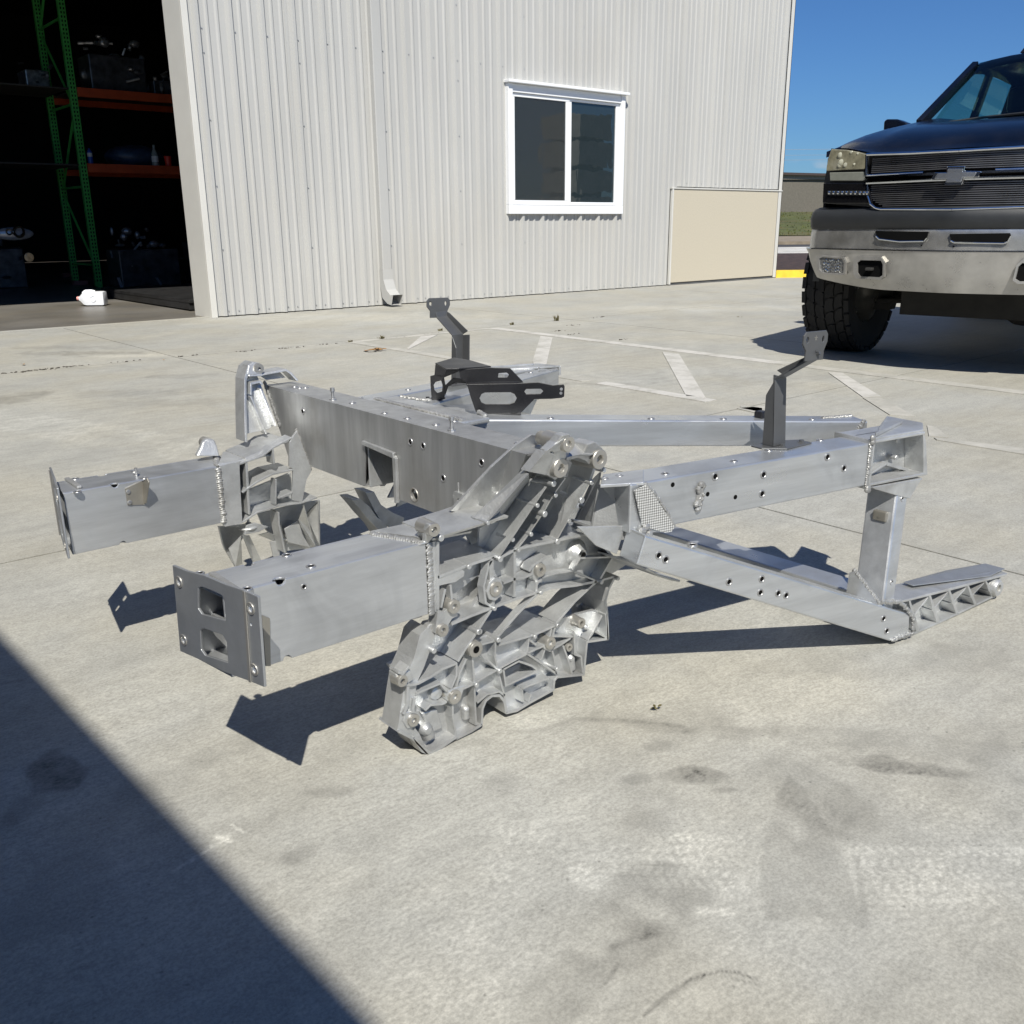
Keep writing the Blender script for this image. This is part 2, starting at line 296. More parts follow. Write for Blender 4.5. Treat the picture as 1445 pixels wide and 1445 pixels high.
def tone(x, y):
    t = 1+0.14*(fbm(x,y,1.1,4)-0.5)+0.16*(fbm(x*0.9+y*0.4, y*2.6-x*1.9, 2.2, 4)-0.5)+0.15*(fbm(x,y,7,5)-0.5)
    t += 0.10*(fbm(x*1.0,y*0.5,22,3)-0.5)
    swirl = np.hypot(x-3.9, y-3.6); t += 0.05*(1-sstep(0.25,0.75,swirl))*np.sin(swirl*60)
    for c,a,b,g,k in S_DARK: t -= k*.8*ell(x,y,c,a,b,g,0.3,0.9,14)*(0.15+1.3*fbm(x,y,34,4))
    for c,a,b,g,k in S_PALE: t += k*ell(x,y,c,a,b,g,0.7,0.6,6)*(0.4+0.9*fbm(x,y,20,3))
    for a, b in TRK: t += 0.20*track(x,y,a,b,0.115,5,70)
    for p, w_, k_ in [([(1.152,0.5695),(1.198,0.3681)],.10,.12), ([(1.183,0.7227),(1.152,0.5695)],.10,.12)]: t += k_*track(x,y,p[0],p[1],w_,4,66)
    t += .20*track(x,y,(.75,4.92),(1.36,3.20),.30,4,22)
    for p, w, k in [([(0.6063,0.5127),(0.6528,0.5134),(0.681,0.5121),(0.718,0.497),(0.7309,0.4825),(0.7373,0.4635)], .0016, .5), ([(0.7148,0.4897),(0.7339,0.4565)], .0012, .35), ([(0.633,0.5113),(0.6989,0.5067)], .004, .18), ([(0.8716,1.041),(0.9187,1.015),(0.9827,1.005),(1.053,0.9324),(1.098,0.8703)], .006, .2),
                    ([(1.011,0.5015),(0.9316,0.4471),(0.9006,0.4302)], .004, .2), ([(0.6521,0.6034),(0.677,0.593),(0.7043,0.5844)], .006, .2), ([(0.6077,0.5686),(0.6386,0.5793)], .002, .3), ([(0.2757,1.79),(0.3066,1.781)], .004, .3)]: t -= k*seg(x,y,p,w,0.8)
    for p, w, k in [([(0.7135,0.7129),(0.7267,0.6449),(0.7372,0.5909)], .018, .22), ([(0.317,1.066),(0.3763,1.081)], .003, .3), ([(0.3894,1.1),(0.3993,1.077)], .003, .6), ([(0.4162,1.109),(0.4224,1.082)], .002, .5), ([(0.7758,0.5736),(0.8026,0.5464)], .006, .2)]: t += k*seg(x,y,p,w,0.7)
    q = [(0.8991,0.5797),(1.114,0.676),(1.063,0.5895),(0.9087,0.4348),(0.816,0.515)]; cx = sum(a for a,_ in q)/5; cy = sum(b for _,b in q)/5
    t -= 0.15*polym(x,y,[(0.8991,0.5797),(0.9705,0.6164),(1.053,0.6558),(1.118,0.6787),(1.095,0.6304),(1.06,0.5816),(1.008,0.523),(0.961,0.4722),(0.9013,0.4296),(0.8949,0.4546),(0.848,0.4873),(0.8166,0.5144)],.006)*(0.55+0.9*fbm(x,y,40,3)); t += .1*polym(x,y,[(1.01,0.6088),(1.016,0.5984),(0.9992,0.5708),(0.9817,0.5759)],.01)
    t -= .07*polym(x,y,[(0.7668,0.6668),(0.7875,0.658),(0.7806,0.6282),(0.7528,0.6016),(0.7302,0.613),(0.7374,0.6399)],.012)*(0.3+1.4*fbm(x,y,60,3)); t -= .2*polym(x,y,[(0.9904,0.777),(1.014,0.7727),(1.014,0.753),(0.9955,0.7439),(0.9765,0.7519),(0.9774,0.7695)],.004)*(0.5+fbm(x,y,80,3)); t -= .14*polym(x,y,[(1.25,0.5967),(1.272,0.5842),(1.282,0.5554),(1.281,0.5327),(1.254,0.5412),(1.232,0.5799)],.006)*(0.6+.8*fbm(x,y,60,3))
    return np.clip(t, 0.25, 1.7)
def concrete(name, base, attr=True, rough=0.72):
    m, n, l, p = principled(name)
    tc = n.new('ShaderNodeTexCoord')
    a = N(n,'ShaderNodeTexNoise'); a.inputs['Scale'].default_value = 210; a.inputs['Detail'].default_value = 4; a.inputs['Roughness'].default_value = 0.7; l.new(tc.outputs['Object'], a.inputs['Vector'])
    b = N(n,'ShaderNodeTexNoise'); b.inputs['Scale'].default_value = 28; b.inputs['Detail'].default_value = 9; b.inputs['Roughness'].default_value = 0.72; b.inputs['Distortion'].default_value = 0.6; l.new(tc.outputs['Object'], b.inputs['Vector'])
    def mr(src, lo, hi, a0=0.39, a1=0.61):
        r = n.new('ShaderNodeMapRange'); r.inputs[1].default_value = a0; r.inputs[2].default_value = a1; r.inputs[3].default_value = lo; r.inputs[4].default_value = hi; l.new(src, r.inputs[0]); return r.outputs[0]
    def mu(x, y):
        k = n.new('ShaderNodeMath'); k.operation = 'MULTIPLY'; l.new(x, k.inputs[0]); l.new(y, k.inputs[1]); return k.outputs[0]
    c_ = N(n,'ShaderNodeTexNoise'); c_.inputs['Scale'].default_value = 95; c_.inputs['Detail'].default_value = 6; c_.inputs['Roughness'].default_value = .65
    m3 = n.new('ShaderNodeMapping'); m3.inputs['Rotation'].default_value = (0,0,.70); m3.inputs['Scale'].default_value = (.8,1.5,1); l.new(tc.outputs['Object'], m3.inputs[0]); l.new(m3.outputs[0], c_.inputs['Vector'])
    v = mu(mu(mr(a.outputs[0], .87, 1.11), mr(b.outputs[0], .94, 1.05)), mr(c_.outputs[0], .91, 1.075))
    mp = n.new('ShaderNodeMapping'); mp.inputs['Rotation'].default_value = (0,0,0.75); mp.inputs['Scale'].default_value = (1,7,1); l.new(tc.outputs['Object'], mp.inputs[0])
    st = N(n,'ShaderNodeTexNoise'); st.inputs['Scale'].default_value = 3.2; st.inputs['Detail'].default_value = 8; st.inputs['Roughness'].default_value = 0.68; l.new(mp.outputs[0], st.inputs['Vector'])
    v = mu(v, mr(st.outputs[0], .94, 1.05))
    if attr:
        at = n.new('ShaderNodeAttribute'); at.attribute_name = 'wear'
        def op(o_, x, y):
            k = n.new('ShaderNodeMath'); k.operation = o_
            for ii, q in enumerate((x,y)):
                if isinstance(q, float): k.inputs[ii].default_value = q
                else: l.new(q, k.inputs[ii])
            return k.outputs[0]
        dev = op('SUBTRACT', at.outputs['Fac'], 1.0); gr = mr(c_.outputs[0], .55, 1.4); v = mu(v, op('ADD', op('MULTIPLY', dev, gr), 1.0))
        vo = n.new('ShaderNodeTexVoronoi'); vo.inputs['Scale'].default_value = 26; l.new(tc.outputs['Object'], vo.inputs['Vector']); v = mu(v, mr(vo.outputs['Distance'], .62, 1.0, .02, .075))
    else:
        big = N(n,'ShaderNodeTexNoise'); big.inputs['Scale'].default_value = 1.1; big.inputs['Detail'].default_value = 8; l.new(tc.outputs['Object'], big.inputs['Vector']); v = mu(v, mr(big.outputs[0], .82, 1.15))
    hue = n.new('ShaderNodeMix'); hue.data_type = 'RGBA'; hb = N(n,'ShaderNodeTexNoise'); hb.inputs['Scale'].default_value = 1.7; hb.inputs['Detail'].default_value = 6; l.new(tc.outputs['Object'], hb.inputs['Vector'])
    l.new(mr(hb.outputs[0],0,1,.38,.62), hue.inputs[0]); hue.inputs[6].default_value = (*base,1); hue.inputs[7].default_value = (base[0]*1.03, base[1]*1.0, base[2]*.94, 1)
    mx = n.new('ShaderNodeMix'); mx.data_type = 'RGBA'; mx.blend_type = 'MULTIPLY'; mx.inputs[0].default_value = 1; l.new(hue.outputs[2], mx.inputs[6]); l.new(v, mx.inputs[7]); l.new(mx.outputs[2], p.inputs['Base Color'])
    p.inputs['Roughness'].default_value = rough; p.inputs['Specular IOR Level'].default_value = 0.35
    bb = n.new('ShaderNodeBump'); bb.inputs['Strength'].default_value = 0.35; bb.inputs['Distance'].default_value = 0.0012; l.new(a.outputs[0], bb.inputs['Height']); l.new(bb.outputs[0], p.inputs['Normal'])
    return m
M['concrete'] = concrete('yard_concrete', (0.35,0.345,0.313))
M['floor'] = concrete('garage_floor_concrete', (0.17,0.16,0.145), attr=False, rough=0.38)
M['joint'] = mat('joint_dirt', (0.07,0.062,0.05), 0.95, var=0.5, scale=30)
def grid(name, xs, ys, z, m, parent, zf=None):
    X, Y = np.meshgrid(xs, ys, indexing='ij'); nx, ny = X.shape
    Z = np.full_like(X, z) if zf is None else zf(X, Y)
    me = bpy.data.meshes.new(name)
    I = np.arange(nx*ny).reshape(nx, ny)
    F = np.stack([I[:-1,:-1], I[1:,:-1], I[1:,1:], I[:-1,1:]], -1).reshape(-1,4)
    me.from_pydata(np.stack([X,Y,Z],-1).reshape(-1,3).tolist(), [], F.tolist())
    at = me.attributes.new('wear', 'FLOAT', 'POINT'); at.data.foreach_set('value', tone(X,Y).reshape(-1).astype(np.float32))
    me.materials.append(m); o = bpy.data.objects.new(name, me); COL.objects.link(o)
    for f in me.polygons: f.use_smooth = True
    if parent: o.parent = parent
    return o
gb = MB().box((-4.77,-8,-0.3),(21.0,8.55,-0.012))
ground = structure(build('yard_ground', gb, M['joint']))
UJ = [-4.76,-1.26,2.24,5.74,9.24,12.74,16.24,19.74]; VJ = [-8,-4.5,-1,2.5,6.0,8.5]
def axis(a, b, fine0, fine1, step, coarse=0.35):
    L = [a]; x = a
    while x < b-1e-6:
        s = step if (x >= fine0-1e-9 and x < fine1) else coarse
        if x < fine0 and x+s > fine0: s = fine0-x
        x = min(b, x+s); L.append(x)
    return np.array(L)
for i in range(len(UJ)-1):
    for j in range(len(VJ)-1):
        a0, a1, b0, b1 = UJ[i]+.004, UJ[i+1]-.004, VJ[j]+.004, VJ[j+1]-.004
        if i == 1 and j == 2: xs, ys = np.concatenate([axis(a0,1.4,.05,9,.0032), axis(1.4,a1,0,9,.008)[1:]]), np.concatenate([axis(b0,1.15,.15,9,.0032), axis(1.15,b1,0,9,.007)[1:]])
        elif i == 2 and j == 2: xs, ys = axis(a0,a1,0,4.0,.010), axis(b0,b1,.1,9,.010)
        elif i in (1,2) and j in (3,4): xs, ys = axis(a0,a1,0.0,9,.028), axis(b0,b1,0,9,.028)
        else: xs, ys = axis(a0,a1,0,0,1,.16 if (i in (2,3,4) and j >= 1) else .6), axis(b0,b1,0,0,1,.16 if (i in (2,3,4) and j >= 1) else .6)
        sl = grid('concrete_slab', xs, ys, 0.0, M['concrete'], ground)
        # slab edge skirt, so that the joint reads as a real gap
        sk = MB(); sk.add([(a0,b0,0),(a1,b0,0),(a1,b1,0),(a0,b1,0),(a0,b0,-.012),(a1,b0,-.012),(a1,b1,-.012),(a0,b1,-.012)], [(0,4,5,1),(1,5,6,2),(2,6,7,3),(3,7,4,0)])
        n0 = len(sl.data.vertices)
        bm = bmesh.new(); bm.from_mesh(sl.data); vv = [bm.verts.new(v) for v in sk.v]
        for f in sk.f: bm.faces.new([vv[k] for k in f])
        bm.to_mesh(sl.data); bm.free()
        w = sl.data.attributes['wear'].data
        for k in range(n0, n0+8): w[k].value = 0.8
# worn white paint: thin sheets 4 mm above the slab
def paint_mat(name, col, wear):
    m, n, l, p = principled(name)
    tc = n.new('ShaderNodeTexCoord'); a = N(n,'ShaderNodeTexNoise'); a.inputs['Scale'].default_value = 5; a.inputs['Detail'].default_value = 12; a.inputs['Roughness'].default_value = 0.75; l.new(tc.outputs['Object'], a.inputs['Vector'])
    r = n.new('ShaderNodeMapRange'); r.inputs[1].default_value = wear; r.inputs[2].default_value = wear+.16; l.new(a.outputs[0], r.inputs[0])
    mx = n.new('ShaderNodeMix'); mx.data_type = 'RGBA'; l.new(r.outputs[0], mx.inputs[0]); mx.inputs[6].default_value = (*col,1); mx.inputs[7].default_value = (.345,.335,.298,1)
    l.new(mx.outputs[2], p.inputs['Base Color']); p.inputs['Roughness'].default_value = 0.75
    return m
M['paint'] = paint_mat('worn_white_paint', (.50,.485,.45), .47)
M['paint2'] = paint_mat('very_worn_white_paint', (.45,.435,.39), .42)
def stripe(poly, m='paint', z=0.004, name='painted_stripe'):
    mb = MB().slab(poly, [], lambda x,y:(x,y,z), lambda x,y:(x,y,0.0005)); o = build(name, mb, M[m], ground); return o
stripe([(3.455,2.70),(3.535,2.70),(3.54,3.42),(3.46,3.42)]); stripe([(3.455,3.52),(3.52,3.50),(3.53,5.86),(3.45,5.86)], 'paint2')
stripe([(4.72,1.2),(4.81,1.2),(4.83,3.2),(4.73,3.2)], 'paint2'); stripe([(4.73,3.2),(4.83,3.2),(4.84,5.90),(4.75,5.90)])
stripe([(3.45,5.87),(4.75,5.87),(4.75,5.95),(3.45,5.95)], 'paint2')
stripe([(4.031,5.829),(4.197,5.846),(3.555,5.286),(3.556,5.314)]); stripe([(4.696,5.227),(4.692,5.09),(3.412,3.773),(3.401,3.802),(3.772,4.271)])
stripe([(4.654,4),(4.657,3.865),(3.553,2.776),(3.515,2.862)]); stripe([(4.651,2.798),(4.694,2.738),(4.174,2.224),(4.102,2.276)]); stripe([(4.083,2.265),(4.145,2.208),(3.837,1.88),(3.79,1.97)], 'paint2')
stripe([(3.703,1.761),(3.68,1.709),(3.54,1.594),(3.512,1.657)], 'paint2'); stripe([(3.499,1.631),(3.566,1.327),(3.472,1.289),(3.468,1.604)], 'paint2')
stripe([(3.569,2.454),(3.432,2.503),(3.398,2.333),(3.492,2.348)], 'paint2'); stripe([(3.506,2.537),(3.518,2.429),(3.435,2.37),(3.448,2.494)], 'paint2')
# weeds and grit in the joints
M['weed'] = mat('dry_weed', (0.10,0.085,0.03), 0.8, var=0.4, scale=60)
M['leaf'] = mat('dead_leaf', (0.30,0.17,0.07), 0.75, var=0.35, scale=80)
def tuft(x, y, h, n):
    mb = MB()
    for i in range(n):
        a = random.uniform(0,2*PI); L = h*random.uniform(.5,1.1); t = random.uniform(.3,1.1); w = .0025
        bx, by = x+random.uniform(-.02,.02), y+random.uniform(-.012,.012); dx, dy = math.cos(a), math.sin(a)
        p1 = (bx+dx*L*.4*t, by+dy*L*.4*t, L*.6); p2 = (bx+dx*L*t, by+dy*L*t, L*.75)
        mb.add([(bx-dy*w,by+dx*w,0),(bx+dy*w,by-dx*w,0),(p1[0]+dy*w,p1[1]-dx*w,p1[2]),(p1[0]-dy*w,p1[1]+dx*w,p1[2]),p2], [(0,1,2,3),(3,2,4)])
    return mb
WT = [([(4.392,6.076)][0],.025,'small dry weed tuft growing in the joint right of the far upright bracket foot'), ([(5.087,6.018)][0],.03,'dry weed clump in the joint nearest the corrugated wall, left of the taller one'), ([(5.572,5.995)][0],.07,'tallest thin weed standing in the joint below the window'), ([(3.479,5.91)][0],.02,'flat weed tuft at the left end of the painted hatching'), ([(3.736,5.909)][0],.04,'low brown weed patch along the joint beside the painted hatching')]
for (p, h, lb) in WT: tag(build('weed_tuft', tuft(p[0],p[1],h,26), M['weed'], fix=False), lb, 'weed', 'weeds in the yard joints')
gr = MB()
for (x,y) in [(1.272,6.016),(1.325,6.018),(1.378,6.019),(1.419,6.012),(1.461,6.026),(1.512,6.032),(1.555,6.047),(1.593,6.043),(1.65,6.045),(1.929,6.037),(2.321,6.012),(2.731,5.985),(3.015,5.928),(3.055,5.918),(3.293,5.933),(3.852,5.916),(4.199,5.938),(5.029,5.403),(4.991,5.154),(6.052,5.962),(5.434,5.625),(4.988,4.663)]:
    for k in range(9):
        r = random.uniform(.002,.008); gr.blob((x+random.uniform(-.09,.09), y+random.gauss(0,.012), r*.3), (r*random.uniform(.7,1.5), r, r*.5), 5, 3)
so = build('joint_debris', gr, M['joint'], merge=0); so['kind'] = 'stuff'
def leafm(cx, cy, s, n, zs=1.0):
    mb = MB()
    for k in range(n):
        a = random.uniform(0,2*PI); x = cx+random.gauss(0,s*.5); y = cy+random.gauss(0,s*.3); L = s*random.uniform(.3,.6)
        ca, sa = math.cos(a), math.sin(a); z = random.uniform(.003,.012)*zs
        pts = [(-1,0,0),(-.4,.45,.5),(.4,.4,.7),(1,0,.2),(.4,-.4,.6),(-.4,-.45,.4)]
        mb.add([(x+(px*ca-py*sa)*L, y+(px*sa+py*ca)*L, z+pz*L*.45) for px,py,pz in pts], [(0,1,2,3),(0,3,4,5)])
    return mb
for (p, s, n, lb, mm) in [([(3.336,5.357)][0],.07,7,'curled tan leaves lying by the left end of the painted hatching','leaf'), ([(1.452,6.292)][0],.05,1,'small reddish leaf scrap near the open doorway, above the yard joint','leaf'), ([(2.097,5.875)][0],.04,1,'small brown leaf scrap lying at the crossing of two yard joints','leaf'), ([(1.107,0.9328)][0],.012,3,'tiny brown twig scrap on the concrete below the lower side beam shadow','weed'), ([(6.904,5.044)][0],.03,2,'tiny dark leaf on the pale concrete left of the truck tyre','weed')]:
    tag(build('fallen_leaf', leafm(p[0],p[1],s,n), M[mm], fix=False), lb, 'leaf')

# ------------------------------------------------------------ metal building
WV = 8.46; U0 = 3.53; U1 = 12.30; HB = 5.6; DOORH = 4.35
M['wall'] = mat('beige_painted_steel', (0.445,0.443,0.425), 0.42, 0.0, 0.05, 1.2, stretch=(1,1,.4), dirt=(0.42,0.39,0.33), dirt_amt=0.16, rvar=.05)
M['trim'] = mat('beige_trim_steel', (0.60,0.59,0.55), 0.4, 0, 0.05, 2, rvar=.05)
M['stucco'] = mat('tan_board', (0.50,0.455,0.36), 0.85, 0, 0.07, 60, bump=0.5, bscale=220)
M['vinyl'] = mat('white_vinyl', (0.80,0.81,0.82), 0.35, 0, 0.02, 10)
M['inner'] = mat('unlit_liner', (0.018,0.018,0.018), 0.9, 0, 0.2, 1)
def profile(u0, u1, v, pitch=0.3048, ph=3.616):
    """R-panel section: one tall trapezoid rib and two low ones per foot"""
    shp = [(0,0),(.022,-.038),(.048,-.038),(.070,0),(.112,0),(.126,-.013),(.140,-.013),(.154,0),(.206,0),(.220,-.013),(.234,-.013),(.248,0)]
    P = []; k = math.floor((u0-ph)/pitch)-1
    while True:
        base = ph+k*pitch
        if base > u1: break
        for a, d in shp:
            if u0 < base+a < u1: P.append((base+a, v+d))
        k += 1
    return [(u0, v)]+P+[(u1, v)]
def corrugated(name, u0, u1, z0, z1, v, m, parent, ph=3.616):
    P = profile(u0,u1,v,ph=ph); mb = MB(); n = len(P)
    mb.v = [(x,y,z0) for x,y in P]+[(x,y,z1) for x,y in P]; mb.f = [(i,i+1,n+i+1,n+i) for i in range(n-1)]
    return build(name, mb, m, parent, fix=False)
bld = empty('metal_building', (U0, WV, 0), 'tall beige corrugated metal building with a dark open doorway and white sliding window', 'building')
W0, W1, WZ0, WZ1 = 7.08, 8.93, 0.963, 2.27
# panels are three feet wide; each one is a piece of its own, split round the window
edges = [3.577]
while edges[-1] < U1-0.5: edges.append(edges[-1]+0.9144)
edges[-1] = U1
for a, b in zip(edges[:-1], edges[1:]):
    cuts = []
    if b <= W0 or a >= W1:
        lo = 1.245 if a > 9.9 else 0.0
        if a < 9.87 < b:
            corrugated('wall_panel', a, 9.87, .01, HB, WV, M['wall'], bld); corrugated('wall_panel', 9.87, b, 1.245, HB, WV, M['wall'], bld)
        else: corrugated('wall_panel', a, b, lo+.01, HB, WV, M['wall'], bld)
    else:
        x0, x1 = max(a,W0), min(b,W1)
        if a < W0: corrugated('wall_panel', a, W0, .01, HB, WV, M['wall'], bld)
        if b > W1: corrugated('wall_panel', W1, b, .01, HB, WV, M['wall'], bld)
        corrugated('wall_panel', x0, x1, .01, WZ0, WV, M['wall'], bld); corrugated('wall_panel', x0, x1, WZ1, HB, WV, M['wall'], bld)
# lap seams of the panels
sm = MB()
for e in edges[1:-1]:
    for z0, z1 in ([(0.01,WZ0),(WZ1,HB)] if W0 < e < W1 else [(1.25 if e > 9.87 else .01, HB)]): sm.box((e-.004,WV-.0045,z0),(e+.022,WV-.001,z1))
o = build('panel_lap', sm, M['wall'], bld); o['kind'] = 'stuff'
# screws with rubber washers in rows on the girts
scr = MB().lathe((0,0,0),(0,-1,0),[(0,-.001),(.0065,0),(.0065,.002),(.004,.0025),(.004,.006),(0,.007)],8)
s0 = build('wall_screw', scr, M['bolt'], bld, local=True, smooth=True); sme = s0.data; bpy.data.objects.remove(s0)
scm = []
pts = []
k = 0
x = 3.616+.080
while x < U1-.05:
    for z in (2.43, 3.6, 4.8):
        if not (W0-.05 < x < W1+.05 and z < WZ1+.1): pts.append((x, z))
    if (k % 3) == 0:
        for z in (.60, 1.15, 1.70, 2.24, 2.95, 3.3):
            if not (W0-.06 < x < W1+.06 and WZ0-.1 < z < WZ1+.1) and not (x > 9.8 and z < 1.3): pts.append((x, z))
    if x < 9.8: pts += [(x,.05),(x+.10,.048)]
    else: pts += [(x,1.30),(x+.10,1.30)]
    x += .3048; k += 1
for (x,z) in pts[:290]: inst(sme, 'wall_screw', Matrix.Translation((x, WV-.001, z)), bld)
# corner and jamb trim, header, roof trim
t = MB(); t.box((U0-.012,WV-.030,.0),(U0+.045,WV-.003,HB)); build('corner_trim', t, M['trim'], bld, .003)
t = MB(); t.box((U0-.012,WV-.0025,0),(U0,WV+.36,DOORH)); t.box((U0+.001,WV-.002,0),(U0+.05,WV+.35,DOORH)); build('jamb_trim', t, M['trim'], bld)
t = MB(); t.box((-6,WV-.03,DOORH+.003),(U0-.013,WV+.45,HB)); build('door_header', t, M['wall'], bld)
t = MB(); t.box((U1-.07,WV-.036,0.01),(U1+.012,WV-.0335,HB)); t.box((U1+.003,WV-.036,0.01),(U1+.012,WV+.1,HB)); build('corner_trim', t, M['trim'], bld)
t = MB(); t.box((-6.1,WV-.12,HB+.002),(U1+.1,WV+.1,HB+.25)); build('gutter', t, M['trim'], bld, .01)
# liner box: walls, roof, back so that the inside is as dark as a real shed
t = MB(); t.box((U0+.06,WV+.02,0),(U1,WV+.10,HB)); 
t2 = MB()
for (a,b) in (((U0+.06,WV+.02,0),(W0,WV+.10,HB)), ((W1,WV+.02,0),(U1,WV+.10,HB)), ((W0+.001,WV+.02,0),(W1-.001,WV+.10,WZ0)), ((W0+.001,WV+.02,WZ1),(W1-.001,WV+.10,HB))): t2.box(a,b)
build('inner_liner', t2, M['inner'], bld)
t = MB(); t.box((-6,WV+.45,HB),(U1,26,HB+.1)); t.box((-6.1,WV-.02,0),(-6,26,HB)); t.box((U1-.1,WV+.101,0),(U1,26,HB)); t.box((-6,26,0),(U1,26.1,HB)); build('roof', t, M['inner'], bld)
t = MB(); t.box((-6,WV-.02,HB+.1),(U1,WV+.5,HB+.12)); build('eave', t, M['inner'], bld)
t = MB().box((-10,WV-.03,0),(-6.15,WV,HB)); build('left_wall_panel', t, M['wall'], bld)
# tan board panel with its metal edge trim
t = MB(); t.box((9.90,WV-.034,.035),(U1-.075,WV-.012,1.225)); build('base_board', t, M['stucco'], bld, .003)
t = MB(); t.box((9.86,WV-.046,1.226),(U1+.01,WV-.006,1.243)); t.box((9.872,WV-.046,.012),(9.897,WV-.008,1.2255)); build('board_trim', t, M['trim'], bld, .002)
t = MB(); t.box((9.90,WV-.02,0.0),(U1-.03,WV-.005,.034)); build('board_foot', t, M['mastic'], bld)
# window
win = MB(); w_ = WV-.045
win.box((W0,w_-.012,WZ0-.05),(W1+.0,w_+.10,WZ0+.045)); win.box((W0,w_-.01,WZ0+.0455),(W0+.066,w_+.10,WZ1-.0)); win.box((W1-.066,w_-.01,WZ0+.0455),(W1,w_+.10,WZ1)); win.box((W0+.0665,w_+.002,WZ1-.09),(W1-.0665,w_+.10,WZ1-.002))
wo_ = build('window', win, M['vinyl'], bld, .004)
t = MB().box((W0-.02,w_-.055,WZ1),(W1+.03,w_+.06,WZ1+.03)); build('window_drip_cap', t, M['vinyl'], wo_, .004)
t = MB(); 
for (a,b) in (((W0+.067,w_+.02,WZ0+.05),(8.03,w_+.05,WZ0+.10)), ((W0+.067,w_+.02,WZ1-.13),(8.03,w_+.05,WZ1-.092)), ((W0+.067,w_+.02,WZ0+.101),(W0+.115,w_+.05,WZ1-.131)), ((7.97,w_+.02,WZ0+.101),(8.03,w_+.05,WZ1-.131))): t.box(a,b)
build('sliding_sash', t, M['vinyl'], wo_, .003)
t = MB(); 
for (a,b) in (((8.035,w_+.03,WZ0+.05),(W1-.067,w_+.065,WZ0+.085)), ((8.035,w_+.03,WZ1-.12),(W1-.067,w_+.065,WZ1-.092)), ((8.035,w_+.03,WZ0+.0855),(8.07,w_+.065,WZ1-.1205)), ((W1-.12,w_+.03,WZ0+.0855),(W1-.067,w_+.065,WZ1-.1205))): t.box(a,b)
build('fixed_sash', t, M['vinyl'], wo_, .003)
m, n, l, p = principled('window_glass'); p.inputs['Base Color'].default_value = (.02,.03,.035,1); p.inputs['Roughness'].default_value = .015; p.inputs['IOR'].default_value = 1.5; p.inputs['Coat Weight'].default_value = 1.0; p.inputs['Coat Roughness'].default_value = .01
wv = n.new('ShaderNodeTexNoise'); wv.inputs['Scale'].default_value = 3; bb = n.new('ShaderNodeBump'); bb.inputs['Strength'].default_value = .06; bb.inputs['Distance'].default_value = .02; l.new(wv.outputs[0], bb.inputs['Height']); l.new(bb.outputs[0], p.inputs['Coat Normal']); l.new(bb.outputs[0], p.inputs['Normal'])
M['glass'] = m
M['screen'] = mat('insect_screen', (.022,.023,.022), .6, 0, .15, 6)
t = MB().box((8.0705,w_+.045,WZ0+.086),(W1-.1205,w_+.05,WZ1-.121)); build('glass_pane', t, M['glass'], wo_)
t = MB().box((W0+.1155,w_+.034,WZ0+.1015),(7.9695,w_+.038,WZ1-.1315)); build('glass_pane', t, M['glass'], wo_)
m, n, l, p = principled('insect_screen'); tr = n.new('ShaderNodeBsdfTransparent'); ms = n.new('ShaderNodeMixShader'); ms.inputs[0].default_value = .22; p.inputs['Base Color'].default_value = (.05,.052,.05,1); p.inputs['Roughness'].default_value = .7
l.new(tr.outputs[0], ms.inputs[1]); l.new(p.outputs[0], ms.inputs[2]); l.new(ms.outputs[0], n['Material Output'].inputs[0]); M['screen'] = m
t = MB().box((W0+.1155,w_+.026,WZ0+.1015),(7.9695,w_+.0265,WZ1-.1315)); build('insect_screen', t, M['screen'], wo_)
# downspout with kick-out elbow
dsx = 5.40
t = MB().box((dsx-.055,WV-.10,.36),(dsx+.055,WV-.034,HB)); ds = build('downspout', t, M['wall'], bld, .008)
prof = [((WV-.10,.37),(WV-.034,.37)), ((WV-.105,.27),(WV-.036,.21)), ((WV-.15,.17),(WV-.07,.085)), ((WV-.22,.12),(WV-.16,.03)), ((WV-.27,.125),(WV-.235,.02))]
t = MB(); hw = .06
for (a,b) in prof: t.v += [(dsx-hw,a[0],a[1]),(dsx+hw,a[0],a[1]),(dsx+hw,b[0],b[1]),(dsx-hw,b[0],b[1])]
for i in range(4):
    for q in range(4): t.f.append((i*4+q, i*4+(q+1)%4, i*4+4+(q+1)%4, i*4+4+q))
eb = build('elbow', t, M['wall'], ds); so_ = eb.modifiers.new('s','SOLIDIFY'); so_.thickness = .003
# garage floor (inside) and a pale door threshold
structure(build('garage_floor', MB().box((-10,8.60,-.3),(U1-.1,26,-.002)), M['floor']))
fg = build('door_threshold', MB().box((-10,8.505,-.3),(U1,8.597,.002)), M['concrete']); structure(fg)
at = fg.data.attributes.new('wear','FLOAT','POINT')
for q in at.data: q.value = 1.15

# ------------------------------------------------------------ the aluminium front frame (mirror plane at CV)
CV = 1.4525
def prism3(pts, vec, mb=None):
    mb = mb or MB(); n = len(pts); vec = Vector(vec); k = len(mb.v)
    mb.v += [tuple(q) for q in pts]+[tuple(Vector(q)+vec) for q in pts]
    mb.f += [tuple(k+i for i in range(n-1,-1,-1)), tuple(k+n+i for i in range(n))]+[(k+i,k+(i+1)%n,k+n+(i+1)%n,k+n+i) for i in range(n)]
    return mb
frame = empty('vehicle_front_frame', (1.20, CV, 0), 'welded bare aluminium vehicle front frame resting on the sunlit concrete', 'car frame')
far = lambda x,y,z: (x, 2*CV-y, z)
def both(name, mb, m, bevel=0.0, parent=None, **k):
    """near part and its mirrored twin; parent = (near parent, far parent)"""
    a, b = parent if parent else (frame, frame)
    return build(name, mb, m, a, bevel, **k), build(name, mb.map(far, True), m, b, bevel, **k)
VO, VI = 1.083, 1.175
